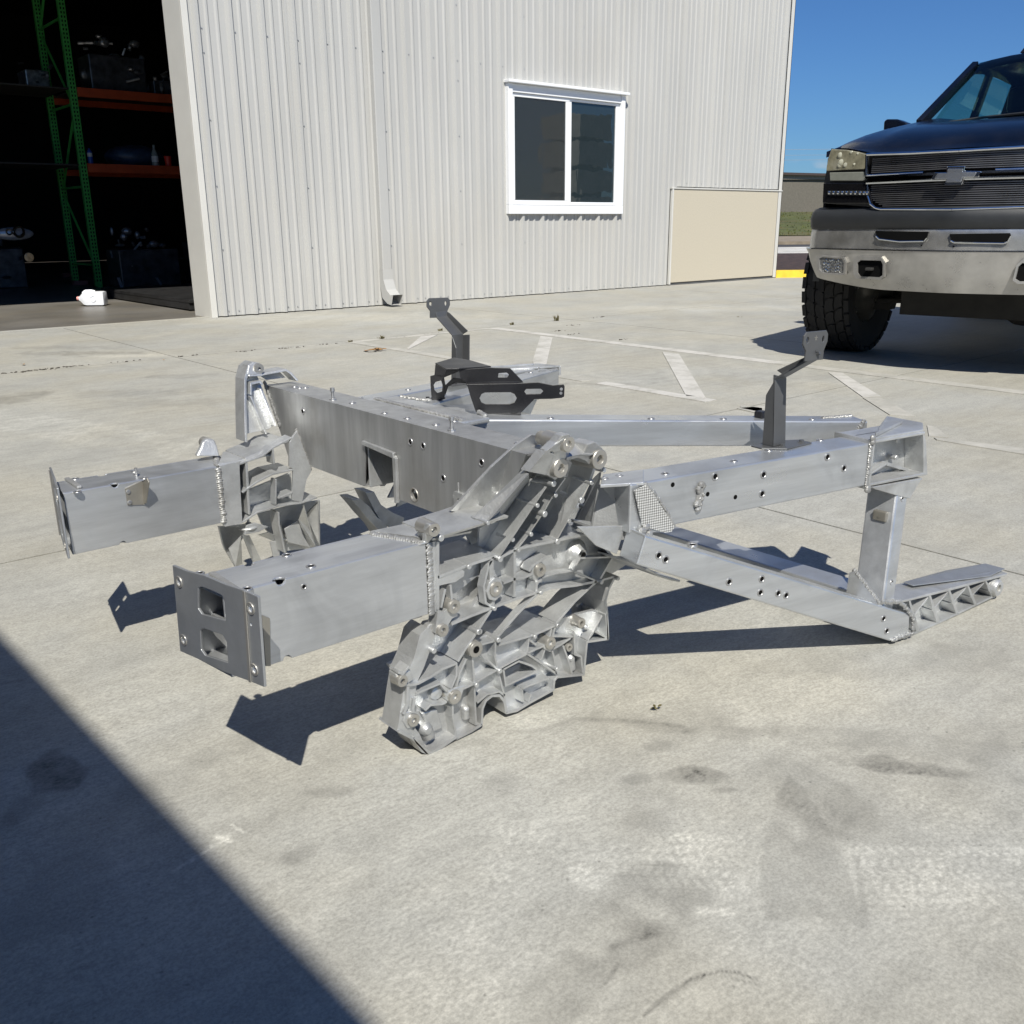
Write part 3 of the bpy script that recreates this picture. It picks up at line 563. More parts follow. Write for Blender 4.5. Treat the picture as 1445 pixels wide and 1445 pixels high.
# ---- shared small hardware
rn = MB().lathe((0,0,0),(0,0,1),[(.0,-.002),(.0038,-.0018),(.0040,.0006),(.0046,.0012),(.0060,.0010),(.0066,0),(.0066,-.001)],14)
_r = build('rivet_nut', rn, M['bolt'], None, smooth=True, local=True); RN = _r.data; bpy.data.objects.remove(_r)
rd = MB().lathe((0,0,0),(0,0,1),[(0,.0002),(.0039,.0002)],10); _r = build('rivet_hole', rd, M['dark'], None, local=True); RD = _r.data; bpy.data.objects.remove(_r)  # black disc over the bore paints its inner shade
def nut(p, nrm, parent, s=1.0, hole=True):
    q = Vector(nrm).to_track_quat('Z','Y').to_matrix().to_4x4()
    m4 = Matrix.Translation(p) @ q @ Matrix.Diagonal((s,s,s,1))
    if 'nutmesh' not in globals():
        bm = bmesh.new(); bm.from_mesh(RN); n0 = len(bm.faces); bm.from_mesh(RD); bm.faces.ensure_lookup_table()
        for f in bm.faces[n0:]: f.material_index = 1
        me = bpy.data.meshes.new('rivet_nut'); bm.to_mesh(me); bm.free(); me.materials.append(M['bolt']); me.materials.append(M['dark'])
        for f in me.polygons: f.use_smooth = True
        globals()['nutmesh'] = me
    return inst(nutmesh, 'rivet_nut', m4, parent)
def weldbead(p0, p1, w=.006, h=.0035, step=.0042, side=(0,1,0), wob=.0009):
    """overlapping fish-scale ripples between two points"""
    p0 = Vector(p0); p1 = Vector(p1); L = (p1-p0).length; n = max(2,int(L/step)); mb = MB(); d = (p1-p0).normalized(); s = Vector(side); up = d.cross(s).normalized(); s = up.cross(d).normalized()
    for i in range(n+1):
        c = p0.lerp(p1, i/n)+s*random.uniform(-wob,wob)+up*random.uniform(-wob,wob)
        r = w*random.uniform(.8,1.15)
        nn, mm = 9, 4; vs = []; k0 = len(mb.v)
        for j in range(mm+1):
            ph = PI*j/mm
            for q in range(nn):
                t = 2*PI*q/nn; a = math.sin(ph)*math.cos(t)*r; b = math.sin(ph)*math.sin(t)*h; c2 = math.cos(ph)*step*.95
                vs.append(c+s*b+up*a*1.0+d*(c2-abs(a)/r*step*.45))
        mb.add(vs, [(j*nn+q,(j+1)*nn+q,(j+1)*nn+(q+1)%nn,j*nn+(q+1)%nn) for j in range(mm) for q in range(nn)])
    return mb
# ---- front rails: hollow extrusions, open at the plates, with notches at the edges
def notch_edge(pts_uw, c, r, up):
    """half circle points cut into a horizontal edge, running in +u"""
    n = 8; s = -1 if up else 1
    return [(c-r*math.cos(PI*i/n), pts_uw+s*r*math.sin(PI*i/n)) for i in range(n+1)]
z0, z1 = .2345, .3505; ue = .728
rm = MB(); oy = lambda x, v: x
outer = [(.4285,z0)]+notch_edge(z0,.509,.0062,False)+[(.744,z0),(.744,z1)]+list(reversed(notch_edge(z1,.509,.0068,True)))+[(.4285,z1)]
rm.slabv(outer, VO, VO+.004)
inner = [(.416,z0)]+notch_edge(z0,.505,.0062,False)+[(.700,z0),(.700,z1)]+list(reversed(notch_edge(z1,.505,.0062,True)))+[(.416,z1)]
rm.slabv(inner, VI-.004, VI)
def tn(z, zz, a): return [(.4285,VO+.0041)]+[(.509-a*math.cos(PI*i/8), VO+.0041+a*math.sin(PI*i/8)) for i in range(9)]+[(.744,VO+.0041),(.700,VI-.0041)]+[(.505+a*.9*math.cos(PI*i/8), VI-.0041-a*.9*math.sin(PI*i/8)) for i in range(9)]+[(.416,VI-.0041)]
for z,zz,a in ((z1-.004,z1,.009),(z0,z0+.004,.006)): rm.slab(tn(z,zz,a), [], lambda x,y:(x,y,zz), lambda x,y:(x,y,z))
rm.box((.445,VO+.0042,.290),(.70,VI-.0042,.2935))
railN, railF = both('front_rail', rm, M['extr'], .0012)
for sgn, par in ((0,railN),(1,railF)):
    for (a,b) in [(0.5614,1.168),(0.5654,1.104),(0.438,1.181),(0.4622,1.084)] :
        y = b if not sgn else 2*CV-b
        nut((a,y,z1), (0,0,1), par, 1.15)
nut((.56, far(0,1.13,0)[1], z1),(0,0,1),railF,1.1)
for (a,b) in [(0.5418,0.333),(0.6129,0.2897)][:1]: nut((a,VO,b),(0,-1,0),railN,.7)
# ---- end plates (slightly raked) with two windows, bent outer lip and corner holes
EPN = Vector((1,.147,0)).normalized(); EPT = Vector((-.147,1,0)).normalized()
ep0 = Vector((.41,1.2,0))
def epf(off): return lambda a,b: tuple(ep0+EPT*a+Vector((0,0,b))-EPN*off)
def toep(p): return ((Vector((p[0],p[1],0))-ep0).dot(EPT), p[2])
E_out = [toep(p) for p in [(0.4111,1.193,0.3668),(0.4164,1.157,0.3672),(0.4228,1.113,0.372),(0.4297,1.066,0.3719),(0.4357,1.025,0.3748),(0.4401,0.9953,0.3741),(0.4394,1,0.2514),(0.4347,1.032,0.2487),(0.4264,1.089,0.2423),(0.4176,1.148,0.2408),(0.4098,1.201,0.2375)]]
W_a = [toep(p) for p in [(0.4208,1.127,0.3499),(0.4223,1.117,0.354),(0.428,1.078,0.3552),(0.4292,1.069,0.3535),(0.4297,1.066,0.3458),(0.4293,1.068,0.3204),(0.4211,1.125,0.3131),(0.4199,1.133,0.3186)]]
W_b = [toep(p) for p in [(0.4197,1.134,0.2872),(0.4209,1.126,0.2924),(0.4278,1.079,0.2972),(0.429,1.071,0.2896),(0.4286,1.073,0.2594),(0.4204,1.129,0.2521),(0.419,1.138,0.2578)]]
hs = [circ(toep(p), .0048, 10) for p in [(0.413,1.18,0.346),(0.412,1.187,0.259),(0.4375,1.013,0.3539),(0.4367,1.018,0.2698),(0.437,1.016,0.332)]]
hs[4] = [(a[0]*.6+b[0]*.4, a[1]*.6+b[1]*.4) for a in [(sum(q[0] for q in hs[4])/10, sum(q[1] for q in hs[4])/10)] for b in hs[4]]
W_a = [(a+.006,b) for a,b in W_a]; W_b = [(a+.006,b) for a,b in W_b]
pm = MB().slab(E_out, [W_a, W_b]+hs, epf(.004), epf(0)); plN = build('end_plate', pm, M['plate'], frame, .0009)
FR = lambda x,y,z: (x-.05*(y-1.09), y, z-.10*(1.2-y)*(1 if z<.3 else .7))
plF = build('end_plate', pm.map(FR).map(far, True), M['plate'], frame, .0009)
lip = [toep(p) for p in [(0.4357,1.025,0.3748),(0.4364,1.02,0.3749),(0.4355,1.026,0.2495),(0.4347,1.032,0.2487)]]
pm = MB().slab(lip, [], epf(.0062), epf(.0041)); build('plate_crease', pm, M['machined'], plN, .0008); build('plate_crease', pm.map(FR).map(far, True), M['machined'], plF, .0008)
for p in [(0.413,1.18,0.346),(0.412,1.187,0.259),(0.4375,1.013,0.3539),(0.4367,1.018,0.2698)]:
    c = Vector(p)-EPN*.0042; wm_ = MB().lathe(c, -EPN, [(.0050,0),(.0052,.0012),(.0082,.0012),(.0086,0)],14); build('washer', wm_, M['machined'], plN, smooth=True); build('washer', wm_.map(FR).map(far, True), M['machined'], plF, smooth=True)
gp = MB().slabv([(0.4772,0.3105),(0.4877,0.3033),(0.4828,0.2344),(0.4759,0.2367)], VO-.003, VO-.0005); both('plate_gusset', gp, M['tab'], .0005, (plN,plF))
pm = MB().box((.443,VO+.001,z1+.0005),(.452,VI-.012,z1+.006)); both('plate_tack', pm, M['weld'], .002, (railN,railF))
# ---- small angle tab with two screws on the inboard face of the far rail
fv = 2*CV-VI
CRt = [(0.5215,0.3401),(0.5444,0.3468),(0.5537,0.3478),(0.5521,0.3039),(0.5224,0.3071)] 
tb = MB().slabv([(a,b) for a,b in CRt], fv-.0025, fv)
e0, e1 = CRt[2], CRt[3]
tb.add([(e0[0],fv-.0025,e0[1]),(e0[0],fv-.030,e0[1]+.012),(e0[0]+.001,fv-.034,e0[1]+.004),(e1[0],fv-.010,e1[1]+.004),(e1[0],fv-.0025,e1[1]),
        (e0[0]+.0025,fv-.0025,e0[1]),(e0[0]+.0025,fv-.030,e0[1]+.012),(e0[0]+.0035,fv-.034,e0[1]+.004),(e1[0]+.0025,fv-.010,e1[1]+.004),(e1[0]+.0025,fv-.0025,e1[1])],
       [(4,3,2,1,0),(5,6,7,8,9),(0,1,6,5),(1,2,7,6),(2,3,8,7),(3,4,9,8),(4,0,5,9)])
tabo = build('angle_tab', tb, M['tab'], frame, .0006)
for (a,b) in [(0.5262,0.333),(0.5261,0.3124)]: build('screw', MB().lathe((a,fv-.0025,b),(0,-1,0),[(.0045,0),(.0040,.0018),(.0015,.0022),(.0013,.001),(0,.001)],10), M['bolt'], tabo, smooth=True)
sb = MB().tube((.555,far(0,1.145,0)[1],z1),(.555,far(0,1.145,0)[1],z1+.017),.0028,8); build('stud', sb, M['bolt'], railF, smooth=True)

# ---- crossmember
cu0, cu1, cw0, cw1 = .905, .975, .3155, .466
xm = MB(); va, vb = 1.124, 2*CV-1.124; va2, vb2 = 1.040, 1.919; vb = 1.832
nt = [(1.52,0.313),(1.509,0.4013),(1.401,0.3967),(1.404,0.3094)]
face = [(va,cw0),(nt[3][0],cw0),(nt[2][0],nt[2][1]),(nt[1][0],nt[1][1]),(nt[0][0],cw0),(vb,cw0),(vb2,cw1),(va2,cw1)]
big = [(1.348,0.3355)][0]
xm.slab(face, [circ(big,.0105,14)], lambda a,b:(cu0,a,b), lambda a,b:(cu0+.004,a,b))
xm.slab([(va,cw0),(vb,cw0),(vb2,cw1),(va2,cw1)], [circ([(1.557,0.3116)][0],.009,12)], lambda a,b:(cu1-.004,a,b), lambda a,b:(cu1,a,b))
xm.box((cu0+.0041,va2+.001,cw1-.004),(cu1-.0041,vb2-.001,cw1)); xm.box((cu0+.0041,va,cw0),(cu1-.0041,nt[3][0],cw0+.004)); xm.box((cu0+.0041,nt[0][0],cw0),(cu1-.0041,vb,cw0+.004))
cross = build('crossmember', xm, M['beam'], frame, .0012)
rg = MB()
P_ = [(nt[0][0],cw0),(nt[1][0],nt[1][1]),(nt[2][0],nt[2][1]),(nt[3][0],cw0-.006)]
for (a,b) in ((P_[1],P_[2]),(P_[2],P_[3])):
    dx, dz = b[0]-a[0], b[1]-a[1]; L = math.hypot(dx,dz); nx, nz = -dz/L*.0085, dx/L*.0085
    if nx*0+nz < 0 or (abs(nz) < 1e-3 and nx > 0): nx, nz = -nx, -nz
    rg.hexa([(cu0-.008,a[0],a[1]),(cu0-.008,b[0],b[1]),(cu0-.008,b[0]+nx,b[1]+nz),(cu0-.008,a[0]+nx,a[1]+nz),(cu0-.0002,a[0],a[1]),(cu0-.0002,b[0],b[1]),(cu0-.0002,b[0]+nx,b[1]+nz),(cu0-.0002,a[0]+nx,a[1]+nz)])
rg.box((cu0+.004,P_[1][0]-.004,cw0),(cu1-.004,P_[1][0],P_[1][1])); rg.box((cu0+.004,P_[2][0],P_[2][1]),(cu1-.004,P_[1][0],P_[2][1]+.004))
build('notch_flange', rg, M['cast'], cross, .0018)
build('hole_collar', MB().lathe((.968,)+tuple([(1.552,0.3131)][0]),(-1,0,0),[(.0105,0),(.0105,.006),(.0145,.006),(.0150,0)],16), M['cast'], cross, smooth=True)
build('hole_ring', MB().lathe((cu0,)+tuple(big),(-1,0,0),[(.0105,-.006),(.0108,.0002),(.0125,.0014),(.0135,0)],18), M['machined'], cross, smooth=True)
for (a,b) in [(0.9327,1.312),(0.9751,1.315),(0.9529,1.098),(0.9446,1.105),(0.958,1.088),(0.9549,1.075),(0.9318,1.311),(0.9343,1.595),(0.9405,1.848),(0.9407,1.825),(0.9523,1.821),(0.9231,1.462),(0.9319,1.593),(0.9266,1.392),(0.9324,1.311)]: nut((a,b,cw1), (0,0,1), cross, 1.1)
for (a,b) in [(1.353,0.4324),(1.314,0.4319),(1.15,0.4325),(1.257,0.3848),(1.145,0.3831),(1.75,0.4304),(1.15,0.4326)][:6]: nut((cu0,a,b), (-1,0,0), cross, 1.15)
for (a,b) in [(0.923,1.253),(0.9233,1.653)]: build('stud', MB().lathe((a,b,cw1),(0,0,1),[(.0075,0),(.0070,.0025),(.0030,.0032),(.0030,.016),(.0050,.017),(.0046,.024),(0,.0245)],10), M['bolt'], cross, smooth=True)
# bracket cleats on the crossmember face
cl = [(1.206,0.3573)][0]
cb = MB().slab(rrect(cl[0]-.014,cl[1]-.012,cl[0]+.014,cl[1]+.014,.004), [circ((cl[0],cl[1]),.004,8)], lambda a,b:(cu0-.007,a,b), lambda a,b:(cu0-.0003,a,b)); cb.tube((cu0-.004,cl[0]+.003,cl[1]+.012),(cu0-.004,cl[0]+.003,cl[1]+.03),.0016,6); cb.blob((cu0-.003,cl[0]-.013,cl[1]-.008),(.005,.006,.008)); cb.blob((cu0-.003,cl[0]+.013,cl[1]+.004),(.005,.005,.007))
build('weld_cleat', cb, M['cast'], cross, .001)
c2 = [(1.119,0.3829)][0]
cb = MB().slab([(c2[0]-.026,c2[1]-.03),(c2[0]+.018,c2[1]-.03),(c2[0]+.014,c2[1]+.005),(c2[0]-.02,c2[1]+.013)], [], lambda a,b:(cu0-.012,a,b), lambda a,b:(cu0-.0003,a,b)); build('weld_cleat', cb, M['cast'], cross, .004)

# ---- node castings: outboard ribs traced in the side plane, webs set back, bosses with machined faces
VA = 1.078
SH = lambda x,y,z: (x, y-.5*max(0.0, z-(.352-.042*min(1,max(0,(x-.79)/.06)))), z)
cast = MB(); castn = MB()
RT = .0042
fl = lambda pts, v0=VA, v1=VI-.001, t=RT, t1=None: cast.ribs(pts, v0, v1, t, t1)
# upper arm flange, mid-band flanges, lower flanges
FULL = [
 [(0.7621,0.3544),(0.8252,0.3641),(0.8388,0.3683),(0.8744,0.3706)],
 [(0.7605,0.2917),(0.8148,0.2964),(0.8736,0.2983),(0.8806,0.2933)],
 [(0.8795,0.2927),(0.9175,0.3),(0.9588,0.2975),(1.003,0.2943),(1.044,0.2922),(1.086,0.2876),(1.155,0.2711),(1.219,0.2568)],
 [(0.7835,0.2076),(0.824,0.2108),(0.866,0.2123),(0.9178,0.2137),(0.9664,0.2124),(0.9945,0.2121),(1.05,0.202),(1.108,0.1951)],
 [(1.108,0.1951),(1.143,0.2322)], [(1.086,0.2876),(1.116,0.2596),(1.143,0.2321)],
 ]
for i_, p in enumerate(FULL): (cast if i_ == 0 else castn).ribs(p, VA, VI-.001, .0046, .0058)
castn.ribs([(0.866,0.2123),(0.8351,0.1813),(0.8108,0.1589),(0.7937,0.1405)], VA, VA+.045, .0042, .006); castn.ribs([(0.9664,0.2124),(0.9175,0.1856),(0.8731,0.156)], VA, VA+.013, .004, .006)
castn.slabv([(0.866,0.2123),(0.8351,0.1813),(0.8108,0.1589),(0.7937,0.1405),(0.7646,0.1567),(0.7882,0.1795),(0.8199,0.2036)], VA+.045, VA+.051)
AF = MB()
def fac(pts, th=.005, mb=None):
    mb = mb or AF; prism3([Vector(p) for p in pts], (0,th,0), mb)
fac([(0.8309,1.076,0.3707)]+[(0.8385,1.052,0.3692),(0.8854,1.011,0.4444)]+[(0.9,1.032,0.4462)], .006)
fac([(0.8387,1.051,0.371)]+[(0.9118,1.098,0.3591),(0.9399,1.072,0.4123)]+[(0.8844,1.011,0.4447)], .005)
fac([(0.9375,1.028,0.4107),(0.8816,1.078,0.2942)]+[(0.8857,1.123,0.2979),(0.9401,1.072,0.412)], .005)
fac([(0.8659,1.108,0.3394),(0.9225,1.105,0.3453),(0.8857,1.123,0.2979),(0.8747,1.123,0.3038)])
fac([(0.8839,1.009,0.4481),(0.9029,0.9931,0.4797),(0.923,0.9974,0.4712),(0.9222,1.015,0.4353)], .020)
fac([(0.8979,1.03,0.447)]+[(0.8839,1.009,0.4481),(0.904,0.9932,0.4795),(0.9332,0.9854,0.4952)]+[(0.9488,1.007,0.4915),(0.9199,1.015,0.4757)], .006)
fac([(0.9239,1.017,0.4356),(0.9247,0.9996,0.4709),(0.9218,0.9899,0.4903),(0.9484,0.9988,0.4725),(0.9574,1.006,0.4582),(0.9748,1.025,0.4203),(0.9611,1.023,0.4248),(0.9509,1.025,0.4198),(0.9349,1.02,0.43)], .022)
RB_ = MB()
RB_.ribs([(0.9719,0.4195),(0.9599,0.3926),(0.9519,0.3587),(0.9384,0.3234),(0.9186,0.3)], VA, VA+.060, .0036, .006)
fac([(1.035,1.034,0.3986),(1.006,1.078,0.2964)]+[(1.013,1.112,0.2923),(1.027,1.068,0.3981)], .004)
RB_.ribs([(1.035,0.3986),(1.006,0.2964)], VA, VA+.07, .0034, .005)
fac([(1.055,1.026,0.4138),(1.087,1.078,0.2882)]+[(1.087,1.123,0.2902)]+[(1.103,1.118,0.3306)]+[(1.08,1.069,0.3874)], .004)
RB_.ribs([(1.005,0.4473),(1.033,0.427),(1.035,0.4104),(1.036,0.3994)], VA, VA+.05, .006); RB_.ribs([(0.9565,0.4563),(0.9835,0.4565),(1.005,0.4473)], VA, VA+.055, .006)
RB_.ribs([(1.039,0.449),(1.05,0.4328),(1.053,0.4197)], VA, VA+.05, .007)
fac([(0.9569,1.003,0.4596),(0.9821,1.003,0.4593),(1.003,1.007,0.4521),(1.015,1.006,0.4534)]+[(1.049,1.031,0.4637),(1.023,1.028,0.4706),(0.9909,1.028,0.47),(0.9849,1.03,0.465)], .005)
AF.slab([(0.8261,0.3711),(0.8747,0.4424),(0.9081,0.4726),(0.9371,0.4872),(0.981,0.4781),(1.039,0.449),(1.072,0.3882),(1.105,0.2873),(0.9186,0.2981),(0.8776,0.2949),(0.8816,0.2975),(0.8357,0.3688)], [], lambda a,b:SH(a,1.152,b), lambda a,b:SH(a,1.158,b))
_m = RB_.map(SH); AF.add(_m.v, _m.f)
def ridge(a, b, r=.0026): AF.tube(a, b, r, 8)
for a, b in (([(0.9442,1.025,0.4163)],[(0.9368,1.066,0.4141)]),([(0.9264,1.043,0.3806)],[(0.9259,1.087,0.3823)]),([(0.8999,1.071,0.3229)],[(0.9046,1.117,0.3211)]),([(1.036,1.033,0.3994)],[(1.029,1.066,0.4014)]),([(1.03,1.049,0.3672)],[(1.022,1.087,0.3724)]),([(1.019,1.068,0.3294)],[(1.023,1.103,0.3273)]),([(1.079,1.064,0.3372)],[(1.08,1.095,0.3368)])): ridge(a[0], b[0], .0042 if a[0] == [(1.03,1.049,0.3672)][0] else .0028)
# mid band web with a through window above it, floor further in
castn.slabv([(0.7764,0.281),(0.8299,0.2862),(0.8918,0.2877),(0.9346,0.289),(1.021,0.2831),(1.063,0.2809),(1.106,0.2767),(1.163,0.2218),(1.128,0.1848),(1.069,0.1912),(1.013,0.2021),(0.9843,0.203),(0.9348,0.2043),(0.8821,0.2028),(0.8039,0.1982),(0.7726,0.2306)], 1.100, 1.108, [[(0.8112,0.2464),(0.8529,0.2638),(0.8608,0.2567),(0.8602,0.2298),(0.8396,0.2117),(0.8121,0.2127)]])
castn.slabv([(0.8239,0.2593),(0.884,0.2575),(0.8865,0.1837),(0.8176,0.1897)], 1.122, 1.128)
MIDR = [([(0.8645,0.2931),(0.8649,0.2615)],.02,.009), ([(0.9128,0.2995),(0.9119,0.2185)],.022,.0045), ([(0.9522,0.2493),(0.9329,0.2465),(0.9108,0.2496),(0.889,0.2485)],.02,.0045), ([(0.8705,0.2365),(0.866,0.2132)],.02,.006), ([(0.9718,0.2338),(0.9609,0.2297),(0.9587,0.2145)],.02,.005),
 ([(0.7838,0.2728),(0.7858,0.248)],.018,.004), ([(0.7735,0.2691),(0.765,0.2408)],.018,.004), ([(0.9436,0.2549),(0.9523,0.2631),(0.9828,0.2712)],.02,.005), ([(0.9722,0.2365),(1.012,0.2359),(1.045,0.2304),(1.061,0.2498),(1.139,0.2328)],.012,.003), ([(1.047,0.2289),(1.101,0.1972)],.012,.003), ([(0.8696,0.2985),(0.8594,0.2861),(0.8487,0.2524),(0.8521,0.2247),(0.866,0.2132)],.014,.004)]
for p, d, t in MIDR: castn.ribs(p, VA, VA+d, t, t*1.5)
castn.slabv([(0.7605,0.2901),(0.7643,0.2939),(0.8052,0.2939),(0.8117,0.2882),(0.8105,0.2804),(0.7933,0.2752),(0.7636,0.2773),(0.7598,0.2823)], VA+.001, VA+.022)
castn.slabv([(0.7585,0.2394),(0.7693,0.233),(0.7905,0.2483),(0.7957,0.2338),(0.7943,0.2193),(0.7838,0.2174),(0.773,0.2057),(0.766,0.1946),(0.7514,0.2023),(0.7541,0.2212)], VA-.001, VA+.02)
# front end wall of the casting and its top corner
cast.slabv([(0.7601,0.3484),(0.7654,0.3472),(0.7611,0.2386),(0.7557,0.2402)], VA, VI-.001)
cast.add([(.7545,VA+.002,.236),(.7045,VI,.236),(.7045,VI,.349),(.7545,VA+.002,.349),(.7605,VA+.002,.236),(.7105,VI,.236),(.7105,VI,.349),(.7605,VA+.002,.349)],[(0,1,2,3),(7,6,5,4),(0,4,5,1),(1,5,6,2),(2,6,7,3),(3,7,4,0)])
tf = [(0.7549,0.3459),(0.8249,0.3651)]

cast.slab([(.7545,VA+.003),(.82,VA+.003),(.82,VI-.001),(.7045,VI-.001)], [], lambda a,b:(a,b,.3508), lambda a,b:(a,b,.3545))
# leg: solid bar down to the foot
leg = [(0.7408,0.2138),(0.7552,0.1959),(0.7475,0.182),(0.732,0.1505),(0.718,0.1296),(0.7106,0.1009),(0.7117,0.08),(0.712,0.0649),(0.7036,0.0389),(0.6778,0.0611),(0.6816,0.0764),(0.6906,0.1172),(0.6983,0.1462),(0.7129,0.1695),(0.7264,0.2047)]
castn.slabv(leg, VA+.004, VA+.048)
castn.slabv([(0.7075,0.0553),(0.715,0.043),(0.7316,-0.0021),(0.7175,0.0085),(0.7036,0.0379)], VA, VA+.06)
castn.ribs([(0.6999,0.1648),(0.6877,0.1562),(0.6793,0.1618)], VA-.004, VA+.02, .004); castn.ribs([(0.6973,0.1331),(0.6947,0.1011),(0.6871,0.0873)], VA-.002, VA+.02, .005); castn.ribs([(0.7079,0.1074),(0.7028,0.0833)], VA-.002, VA+.02, .005); castn.ribs([(0.6877,0.1373),(0.7032,0.132),(0.717,0.13)], VA-.003, VA+.02, .004)
# lower band: outline with arch, window and foot; web set back, ribs proud, full-depth border
arch = [(0.8386,0.011),(0.8411,0.039),(0.8482,0.0514),(0.862,0.0559),(0.8781,0.0506),(0.8872,0.0373),(0.8905,0.0219),(0.8916,0.013)]
low_out = [(0.7169,0.1282),(0.7414,0.1318),(0.7643,0.138),(0.7917,0.1383),(0.807,0.1465),(0.8268,0.1553),(0.8668,0.1581),(0.8796,0.1445),(0.9526,0.1377),(1.005,0.1405),(1.056,0.1362),(1.12,0.1303),(1.13,0.1243),(1.134,0.0751),(1.081,0.0856),(1.074,0.0234),(1.009,0.0403),(1.002,0.0363),(1,0.0188),(0.9473,0.0136),(0.9155,0.0087)]+list(reversed(arch))+[(0.8178,0.007),(0.7867,0.0052),(0.7853,0.0078),(0.7442,-0.0023),(0.7316,-0.0025),(0.7175,0.0085),(0.7036,0.0379),(0.7097,0.0808),(0.7106,0.1009)]
hole = [(0.8899,0.0933),(0.9235,0.0975),(0.9525,0.0796),(0.9636,0.0698),(0.9623,0.0641),(0.8946,0.0618)]
castn.slabv(low_out, VA+.020, VA+.028, [hole])
castn.slabv([(0.7036,0.0389),(0.7316,-0.0021),(0.7442,-0.0023),(0.7853,0.0078),(0.7833,0.0125),(0.7339,0.0028),(0.7067,0.0386)], VA-.002, VA+.055)
BORD = [[(0.7867,0.0052),(0.8178,0.007),(0.8386,0.011)], arch, [(0.8916,0.013),(0.9155,0.0087),(0.9473,0.0136),(1,0.0188),(1.002,0.0361),(1.009,0.0403),(1.074,0.0234),(1.081,0.0856),(1.134,0.0751),(1.128,0.1258)], [(0.7169,0.1282),(0.7414,0.1318),(0.7643,0.1376),(0.7917,0.1383)], [(0.8773,0.1433),(0.9097,0.141),(0.9526,0.1377),(1.005,0.1405)]]
castn.ribs([(0.6778,0.0611),(0.7036,0.0383),(0.7316,-0.0021),(0.7853,0.0078),(0.7867,0.0052)], VA, VA+.055, .0042, .005)
for p in BORD: castn.ribs(p, VA, VI-.008, .0042, .005)
castn.ribs(hole+hole[:1], VA+.004, VA+.045, .0035)
LR = [[(0.8368,0.1426),(0.8564,0.121),(0.8754,0.0991)], [(0.8754,0.0991),(0.8491,0.0952),(0.8266,0.0899),(0.8009,0.0887)], [(0.8754,0.0991),(0.9093,0.1038),(0.9392,0.107),(0.9441,0.1344)], [(0.9404,0.1067),(0.9723,0.0792),(1.008,0.0467)], [(0.9404,0.1077),(0.9574,0.1093),(0.9797,0.1093)], [(0.8754,0.0991),(0.8701,0.1243),(0.8718,0.1546)], [(0.8754,0.0991),(0.883,0.0689),(0.8886,0.0489),(0.8928,0.015)],
 [(0.8235,0.1393),(0.825,0.114),(0.8266,0.0899),(0.8267,0.0492),(0.828,0.014)], [(0.7917,0.1383),(0.791,0.1159),(0.7797,0.097)], [(0.8111,0.1395),(0.7975,0.1175),(0.7904,0.0971)], [(0.782,0.0714),(0.7812,0.0466),(0.7857,0.0214),(0.7853,0.0078)], [(0.9999,0.0969),(1.018,0.0995),(1.041,0.1046)], [(1.023,0.0958),(1.036,0.0645),(1.046,0.0338)], [(0.9973,0.0946),(1.003,0.0754),(1.007,0.0471)], [(0.9797,0.1012),(0.9723,0.0853)], [(0.9958,0.1387),(0.9909,0.122)], [(0.9465,0.1297),(0.9599,0.1175)], [(1.005,0.1401),(0.9984,0.1218),(1.046,0.1062)],
 [(0.8313,0.0535),(0.8529,0.0615),(0.8782,0.0576),(0.8897,0.0465)], [(0.8415,0.1545),(0.8661,0.1526),(0.8729,0.1543)], [(0.7142,0.1125),(0.7344,0.1128),(0.7592,0.1136),(0.7712,0.0962)], [(0.7288,0.0774),(0.7393,0.083),(0.762,0.0767),(0.7705,0.0774)], [(1.049,0.1147),(1.052,0.0699)], [(1.052,0.0699),(1.068,0.0605),(1.072,0.0274)], [(1.084,0.0873),(1.1,0.1014),(1.119,0.1254)], [(1.1,0.1014),(1.131,0.0788)], [(0.9279,0.0452),(0.9425,0.0462),(0.99,0.0444)], [(0.9279,0.0452),(0.9302,0.0198)], [(0.9486,0.0276),(0.9424,0.0154)]]
for p in LR: castn.ribs(p, VA+.001, VA+.022, .0034, .0055)
castn.ribs([(1.102,0.1958),(1.05,0.1725),(1.006,0.1443)], VA, VA+.047, .0045, .006)
# strap below node, gusset fan behind the legs of the middle opening
castn.ribs([(1.15,0.1935),(1.133,0.1724),(1.126,0.1515),(1.131,0.1273),(1.135,0.0737)], VA, VI-.005, .005, .006)
castn.slabv([(1.156,0.1486),(1.216,0.1576),(1.198,0.1363),(1.191,0.1142),(1.192,0.0929),(1.121,0.11),(1.116,0.1233)], 1.14, 1.146)
castn.ribs([(1.115,0.195),(1.152,0.1931)], VA, VA+.03, .004)
castn.slabv([(1.067,0.1063),(1.116,0.1115),(1.192,0.0929),(1.199,0.0366),(1.143,0.0557),(1.057,0.0858)], 1.140, 1.147)
cn_ = cast.map(SH); _c = castn.map(SH); _full = MB(); _full.add(cn_.v, cn_.f); _full.add(_c.v, _c.f)
castN = build('node_casting', _full, M['cast'], frame, .0011); castF = build('node_casting', cn_.map(far, True), M['cast'], frame, .0011)
build('tower_arm', AF, M['cast'], castN, .0011)
